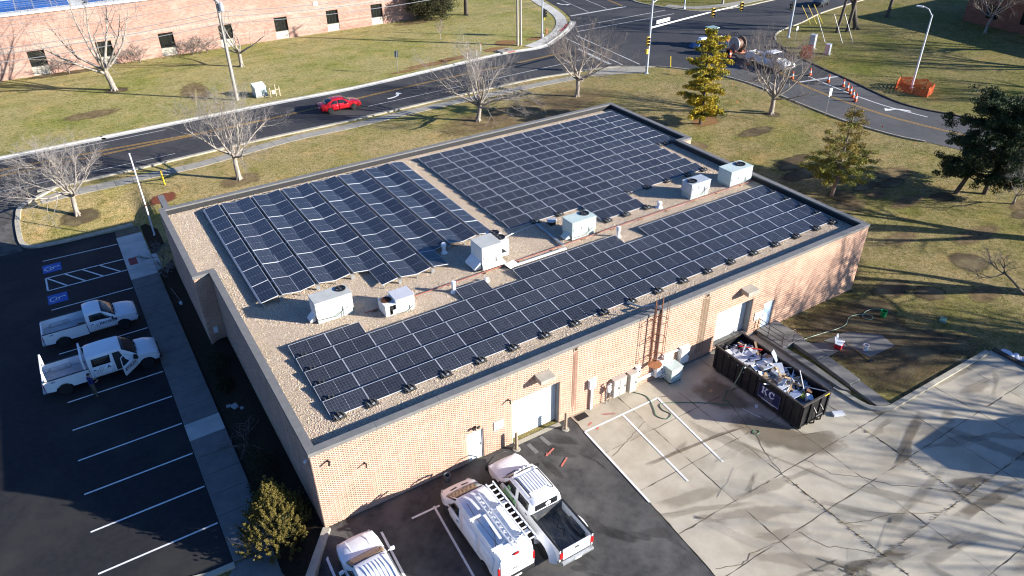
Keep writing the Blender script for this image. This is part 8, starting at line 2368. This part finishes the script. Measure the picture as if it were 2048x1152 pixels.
bare_tree('bare tree on the right lawn in front of the utility truck', 60.7, 27.1, 9.6, 7, 4.5, 2.3, 0.26, 10, 0.68, 1.4, twig=M_twig2, group=ROW)
bare_tree('tall bare tree with crooked limbs on the far left lawn', 1.3, 76.7, 15.5, 12, 6.6, 2.8, 0.36, 8, 0.70, 0.8, dens=0.75, twig=M_twig2)
bare_tree('sparse low bare tree behind the utility pole', 17.0, 77.9, 9.2, 14, 5.2, 1.9, 0.26, 6, 0.50, 0.3, dens=0.45, twig=M_twig2)
bare_tree('thick dark trunk at the top edge beside the evergreen bush', 55.8, 86.6, 15, 15, 5.0, 4.5, 0.36, 6, 0.6, 0.9, dens=0.7, bark=M_bark2, twig=M_twig2)
bare_tree('leftmost of the dark trunks at the top right', 95.2, 45.2, 15.5, 16, 4.2, 5.5, 0.22, 6, 0.7, 0.2, lean=(0.1, 0.05), dens=0.8, bark=M_bark2, twig=M_twig2)
bare_tree('second of the dark trunks at the top right', 96.8, 44.6, 16, 17, 4.2, 5.5, 0.26, 6, 0.7, 1.2, lean=(0.02, 0.08), dens=0.8, bark=M_bark2, twig=M_twig2)
bare_tree('thick leaning dark trunk at the top right', 99.2, 44.9, 17, 18, 5.0, 5.0, 0.40, 6, 0.6, 2.0, lean=(-0.05, 0.25), dens=0.8, bark=M_bark2, twig=M_twig2)
bare_tree('bare tree standing at the tip of the big building shadow', 109.5, 46.8, 14, 19, 4.4, 4.5, 0.28, 6, 0.6, 1.1, lean=(0, 0.2), dens=0.8, bark=M_bark2, twig=M_twig2)
bare_tree('bare twiggy tree in front of the dark red brick building', 113.0, 33.2, 9.5, 20, 3.8, 2.6, 0.2, 7, 0.6, 0.4, twig=M_twig2)
bare_tree('slim bare tree leaning in at the right edge', 47.3, -6.9, 6.0, 21, 1.8, 3.2, 0.075, 5, 0.9, 0.5, lean=(-0.60, -0.62), dens=0.7, name='bare_tree', bark=M_twig2, twig=M_twig2)
bare_tree('pale bare twigs beside the big pine at the right edge', 60.5, 1.0, 6.5, 22, 2.4, 1.0, 0.09, 6, 0.8, 0.5, twig=mat('pale_twigs', (0.36, 0.36, 0.33), (0.28, 0.28, 0.26), 3, 0.9))
# big bare trees outside the right edge; their shadows cross the lawn, wall and concrete
OUT = 'bare trees outside the right edge of the picture'
for x, y, H, sd, sp, th, r0, rz in ((61.0, -8.3, 13.5, 31, 6.0, 3.8, 0.58, 0.3), (53.2, -12.4, 14.0, 32, 6.2, 3.6, 0.60, 1.1), (47.4, -15.6, 13.0, 33, 6.2, 3.4, 0.62, 2.0), (56, -22.5, 13.5, 31, 6.0, 3.8, 0.58, 1.7), (50, -29, 14.5, 32, 6.2, 3.6, 0.60, 2.6), (63, -31, 14.0, 33, 6.2, 3.4, 0.62, 0.7), (45, -36, 13.5, 31, 6.0, 3.8, 0.58, 2.9), (60, -42, 14, 32, 6.2, 3.6, 0.60, 3.4), (110, 12, 15, 31, 6.0, 3.8, 0.58, 0.5), (104, 3, 15, 33, 6.2, 3.4, 0.62, 1.5), (114, 20, 14, 32, 6.2, 3.6, 0.60, 1.5), (32.5, -37, 13.5, 33, 6.2, 3.4, 0.62, 0.2)):
    bare_tree('tall bare tree standing outside the right edge of the picture', x, y, H, sd, sp, th, r0, 6, 0.75, rz, bark=M_bark2, twig=M_twig2, group=OUT, dens=0.9, fat=1.5)

# ---- needles and leaf clumps
def leaf_cloud(name, centres, radii, per, size, m, parent, seed=1, flat=0.6, aspect=0.35, dirs=None):
    """small leaf-sized faces spread through clumps"""
    rg = np.random.default_rng(seed)
    C_ = np.repeat(np.array(centres, float), per, axis=0)
    Rr = np.repeat(np.array(radii, float), per, axis=0)
    n = len(C_)
    v = rg.normal(size=(n, 3)); v /= np.linalg.norm(v, axis=1, keepdims=True)
    v *= (rg.random((n, 1)) ** 0.45)
    P_ = C_ + v * Rr if Rr.ndim == 2 else C_ + v * Rr[:, None] * np.array([1, 1, flat])
    a = rg.normal(size=(n, 3))
    if dirs is not None:
        a = np.repeat(np.array(dirs, float), per, axis=0) + a * 0.45
    a /= np.linalg.norm(a, axis=1, keepdims=True)
    b = np.cross(a, rg.normal(size=(n, 3))); b /= np.linalg.norm(b, axis=1, keepdims=True)
    s = size * rg.uniform(0.6, 1.35, (n, 1))
    V = np.stack([P_ - b * s * aspect, P_ + a * s, P_ + b * s * aspect, P_ - a * s * 0.6], 1)
    Q = np.arange(n * 4).reshape(-1, 4)
    return np_mesh(name, V.reshape(-1, 3), Q, m, parent)
def needle_mat(name, cols, trans=0.15):
    m = island_mat(name, cols, 0.75)
    return m
M_gold = needle_mat('golden_needles', [(0.0, (0.46, 0.34, 0.022)), (0.35, (0.54, 0.39, 0.026)), (0.66, (0.30, 0.26, 0.03)), (0.85, (0.14, 0.15, 0.03))])
M_goldg = needle_mat('green_gold_needles', [(0.0, (0.16, 0.18, 0.035)), (0.4, (0.24, 0.22, 0.035)), (0.7, (0.10, 0.13, 0.03)), (0.9, (0.36, 0.28, 0.03))])
M_pine = needle_mat('pine_needles', [(0.0, (0.030, 0.045, 0.016)), (0.4, (0.048, 0.070, 0.022)), (0.75, (0.020, 0.032, 0.013)), (0.9, (0.075, 0.10, 0.035))])
M_jun = needle_mat('bronze_juniper', [(0.0, (0.20, 0.155, 0.036)), (0.35, (0.15, 0.125, 0.03)), (0.65, (0.10, 0.09, 0.026)), (0.85, (0.26, 0.19, 0.055))])
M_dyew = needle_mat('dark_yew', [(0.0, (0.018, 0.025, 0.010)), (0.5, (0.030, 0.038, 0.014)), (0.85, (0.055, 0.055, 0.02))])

# golden evergreen with tiers of branches
t = thing('evergreen_tree', 'golden yellow layered evergreen tree behind the back corner of the roof', 'tree', (52.1, 29.1, gh(52, 29)))
mb = MB(); mb.tube([(0, 0, -0.1), (0.05, 0, 3), (-0.1, 0.1, 6.5), (0, 0, 9.2)], 0.20, 0.04, n=8); mb.build('trunk', M_bark2, t)
rd = random.Random(5)
cs, rs, cs2, rs2, br = [], [], [], [], []
tiers = [(1.0, 2.0, 6), (1.9, 2.5, 7), (2.9, 2.4, 7), (3.9, 2.6, 7), (4.9, 2.1, 6), (5.8, 2.5, 7), (6.9, 2.0, 6), (7.9, 1.6, 6), (8.7, 1.5, 5), (9.4, 0.6, 3)]
for z, L, nb_ in tiers:
    for k in range(nb_):
        az = 2 * math.pi * (k + rd.uniform(-.35, .35)) / nb_
        Lb = L * rd.uniform(0.55, 1.12)
        e_ = Vector((math.cos(az) * Lb, math.sin(az) * Lb, z + rd.uniform(-0.1, 0.55)))
        br.append((0, 0, z, *e_, 0.035, 0.01))
        nseg = max(3, int(Lb * 4.5))
        for i in range(nseg):
            q = (i + 0.8) / nseg
            c = Vector((0, 0, z)).lerp(e_, q) + Vector((rd.gauss(0, .10), rd.gauss(0, .10), rd.gauss(0, .06) - 0.05))
            lit = (math.cos(az) * sund.x + math.sin(az) * sund.y) > -0.2 or rd.random() < 0.35
            (cs if rd.random() < 0.72 else cs2).append(c); (rs if len(rs) < len(cs) else rs2).append((0.30 * rd.uniform(.7, 1.2), 0.30 * rd.uniform(.7, 1.2), 0.17))
cones('branch', br, M_bark2, t, 4)
leaf_cloud('crown', cs, [(a * 1.35, b * 1.35, c * 1.3) for a, b, c in rs], 150, 0.085, M_gold, t, 3, aspect=0.5)
leaf_cloud('crown', cs2, [(a * 1.3, b * 1.3, c * 1.3) for a, b, c in rs2], 130, 0.085, M_goldg, t, 4, aspect=0.5)
# airy young conifer
t = thing('evergreen_tree', 'airy green and gold conifer with a pale bare top by the right parapet', 'tree', (49.3, 10.35, gh(49, 10)))
mb = MB(); mb.tube([(0, 0, -0.1), (0.15, 0, 2.4), (0.35, 0.1, 5.0), (0.45, 0.1, 7.9)], 0.17, 0.025, n=8); mb.build('trunk', mat('pale_conifer_bark', (0.24, 0.19, 0.15), (0.13, 0.10, 0.08), 6, 0.9), t)
rd = random.Random(9)
cg, rg_, cgo, rgo, br = [], [], [], [], []
for z, L, nb_, gold in ((1.7, 2.3, 7, 0), (2.4, 2.9, 8, 0), (3.1, 2.7, 8, .1), (3.9, 2.1, 7, .35), (4.7, 2.0, 6, .75), (5.5, 1.4, 5, .9), (6.3, 1.0, 5, .9), (7.1, .6, 4, .9)):
    for k in range(nb_):
        az = 2 * math.pi * (k + rd.uniform(-.35, .35)) / nb_
        Lb = L * rd.uniform(0.6, 1.15)
        o_ = Vector((0.06 * z, 0, z)); e_ = o_ + Vector((math.cos(az) * Lb, math.sin(az) * Lb, rd.uniform(0.0, 0.5)))
        br.append((*o_, *e_, 0.028, 0.007))
        nseg = max(3, int(Lb * 3.6))
        for i in range(nseg):
            q = (i + 1) / nseg
            if q < 0.28: continue
            c = o_.lerp(e_, q) + Vector((rd.gauss(0, .12), rd.gauss(0, .12), rd.gauss(0, .06)))
            if rd.random() < gold: cgo.append(c); rgo.append((.26, .26, .13))
            else: cg.append(c); rg_.append((.28, .28, .14))
cones('branch', br, MATS['pale_conifer_bark'], t, 4)
leaf_cloud('crown', cg, [(a * 1.35, b * 1.35, c * 1.4) for a, b, c in rg_], 110, 0.08, M_goldg, t, 5, aspect=0.4)
leaf_cloud('crown', cgo, [(a * 1.4, b * 1.4, c * 1.4) for a, b, c in rgo], 95, 0.075, needle_mat('thin_gold_needles', [(0.0, (0.22, 0.15, 0.02)), (0.5, (0.28, 0.20, 0.03)), (0.8, (0.13, 0.12, 0.03))]), t, 6, aspect=0.3)
# big dark pine at the right
t = thing('pine_tree', 'large dark green pine with spreading limbs at the right edge', 'tree', (60.0, 4.0, gh(60, 4)))
rd = random.Random(21)
br = []
main = [((-1.6, 0.8, -0.1), (-0.8, 0.5, 2.0), (0.2, 0.2, 4.2), (0.6, 0.2, 6.6)), ((0.4, -0.6, -0.1), (0.9, -0.5, 2.4), (1.4, -0.4, 5.0), (1.7, -0.2, 8.3))]
mb = MB()
for q in main:
    mb.tube(q, 0.20, 0.06, n=8)
mb.build('trunk', M_bark2, t)
cs, rs = [], []
for k in range(84):
    z = rd.uniform(1.5, 8.3)
    ax = 0.2 + 0.18 * z
    az = rd.uniform(0, 6.28)
    L = (4.4 - 0.28 * abs(z - 4.4) ** 1.25) * rd.uniform(0.55, 1.1)
    if L < 0.8: L = 0.8
    o_ = Vector((ax - 0.6, 0.1, z - 0.5)); e_ = o_ + Vector((math.cos(az) * L, math.sin(az) * L, rd.uniform(0.1, 1.0)))
    br.append((*o_, *e_, 0.06, 0.015))
    for i in range(9):
        q = rd.uniform(0.42, 1.05)
        c = o_.lerp(e_, q) + Vector((rd.gauss(0, .33), rd.gauss(0, .33), rd.gauss(0, .17)))
        cs.append(c); s_ = rd.uniform(0.24, 0.46); rs.append((s_, s_, s_ * 0.7))
cones('branch', br, M_bark2, t, 4)
leaf_cloud('crown', cs, [(a * 1.25, b * 1.25, c * 1.25) for a, b, c in rs], 150, 0.11, M_pine, t, 7, aspect=0.34)
# bronze juniper by the corner of the building
t = thing('juniper_shrub', 'tall bronze green juniper in front of the left corner of the building', 'shrub', (-1.75, 1.55, gh(-1.75, 1.5)))
rd = random.Random(31)
mb = MB(); mb.tube([(0, 0, -0.1), (0, 0.1, 1.8), (0.05, 0.3, 3.6)], 0.12, 0.02, n=6)
for k in range(16):
    a = rd.uniform(0, 6.28); mb.tube([(0, 0, 0.3 + 0.08 * k), (math.cos(a) * 0.7, math.sin(a) * 0.7, 0.9 + 0.1 * k)], 0.03, 0.01, n=4)
mb.build('trunk', M_bark2, t)
cs, rs, ds = [], [], []
for k in range(430):                       # plumes leaning out and up, packed into a cone
    q = (k + rd.random()) / 430
    z = 0.15 + 3.1 * (q ** 1.25)
    h_ = (z - 0.15) / 3.4
    rad = (1.85 * (1 - h_) ** 1.05 + 0.05) * rd.uniform(0.72, 1.0)
    if rd.random() < 0.2: rad *= 1.08
    az = k * 2.39996 + rd.uniform(-.25, .25)
    base = Vector((math.cos(az) * rad, math.sin(az) * rad, z))
    out_ = 0.55 * (1 - h_)
    dr_ = Vector((math.cos(az) * out_, math.sin(az) * out_, 1.0)).normalized()
    Lp = rd.uniform(0.32, 0.66) * (1.1 - 0.35 * h_)
    for i in range(6):
        c = base + dr_ * (Lp * i / 5 - 0.15) + Vector((rd.gauss(0, .03), rd.gauss(0, .03), rd.gauss(0, .03)))
        s_ = (0.112 - 0.015 * i) * rd.uniform(.85, 1.2)
        cs.append(c); rs.append((s_, s_, s_)); ds.append(dr_)
for i in range(14):
    cs.append(Vector((rd.gauss(0, .03), 0.25 + rd.gauss(0, .03), 3.0 + i * 0.055))); rs.append((.11 - .006 * i,) * 3); ds.append(Vector((0, 0, 1)))
leaf_cloud('foliage', cs, rs, 56, 0.029, M_jun, t, 8, aspect=0.42, dirs=ds)
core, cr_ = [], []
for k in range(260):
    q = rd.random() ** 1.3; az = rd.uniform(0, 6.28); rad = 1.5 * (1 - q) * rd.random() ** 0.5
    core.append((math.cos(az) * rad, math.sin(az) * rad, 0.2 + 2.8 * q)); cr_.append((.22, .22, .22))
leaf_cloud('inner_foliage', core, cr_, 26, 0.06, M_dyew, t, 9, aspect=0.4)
def shrub(label, x, y, rx, ry, h, m, seed, per=34, size=0.05, name='evergreen_shrub', n=90, group=None):
    t = thing(name, label, 'shrub', (x, y, gh(x, y)), 0, group)
    rd = random.Random(seed)
    cs, rs = [], []
    for k in range(n):
        v = Vector((rd.gauss(0, 1), rd.gauss(0, 1), rd.gauss(0, 1))).normalized() * rd.random() ** 0.35
        cs.append((v.x * rx, v.y * ry, max(0.08, h * 0.48 + v.z * h * 0.5))); s_ = 0.2 * max(rx, ry) * rd.uniform(.7, 1.3)
        rs.append((s_, s_, s_ * .8))
    mb = MB()
    for k in range(6):
        a = k * 1.05; mb.tube([(0, 0, -0.05), (math.cos(a) * rx * .5, math.sin(a) * ry * .5, h * .6)], 0.03, 0.01, n=4)
    mb.build('stem', M_bark2, t)
    leaf_cloud('foliage', cs, rs, per, size, m, t, seed, aspect=0.42)
    return t
shrub('low dark shrub against the shaded left wall, left of the juniper', -1.35, 5.6, 0.75, 1.6, 1.5, M_dyew, 41)
shrub('dark spreading shrub touching the walk just behind the juniper', -1.85, 3.9, 0.55, 1.0, 1.1, M_dyew, 42)
shrub('dark shrub in the bed below the recess of the left wall', -1.3, 15.3, 0.8, 1.3, 1.2, M_dyew, 43)
shrub('smaller dark shrub nearest the recess of the left wall', -1.4, 13.2, 0.6, 0.7, 0.8, M_dyew, 44)
shrub('large dark juniper at the end of the far pink building', 49.8, 87.3, 4.2, 3.6, 6.0, needle_mat('dark_juniper', [(0.0, (0.028, 0.034, 0.014)), (0.5, (0.045, 0.045, 0.018)), (0.85, (0.08, 0.06, 0.025))]), 45, 90, 0.13, n=260)
bare_tree('bare twiggy shrub at the entry walk of the left wall', -1.5, 31.4, 1.7, 51, 1.6, 0.35, 0.04, 8, 0.6, 0, name='bare_shrub', levels=3, dens=0.8, bark=M_twig2, twig=M_twig2, fat=1.2)
bare_tree('pale bare shrub beside the entry walk further down the bed', -1.6, 29.2, 1.2, 52, 1.3, 0.25, 0.03, 7, 0.6, 0, name='bare_shrub', levels=3, dens=0.7, fat=1.2)
bare_tree('small dead twiggy shrub in front of the low dark shrub', -1.5, 8.0, 1.1, 53, 1.3, 0.2, 0.025, 7, 0.6, 0, name='bare_shrub', levels=3, dens=0.6, bark=M_twig2, twig=M_twig2)
for k, (x, lab) in enumerate(((-2.6, 'bare shrub between the first two windows of the far pink building'), (12.8, 'bare shrub right of the third window of the far pink building'), (6.0, 'bare shrub left of the third window of the far pink building'), (14.8, 'smaller bare shrub against the far pink building before the pole'))):
    bare_tree(lab, x, 87.6, 2.8, 61 + k, 2.2, 0.4, 0.06, 9, 0.7, k, name='bare_shrub', levels=3, dens=1.0, bark=M_twig2, twig=M_twig2)
bare_tree('wispy bare sapling shadowed on the far lawn', 45.0, 75.0, 3.2, 66, 1.0, 1.2, 0.05, 5, 0.9, 0, dens=0.8, twig=M_twig2, levels=3)
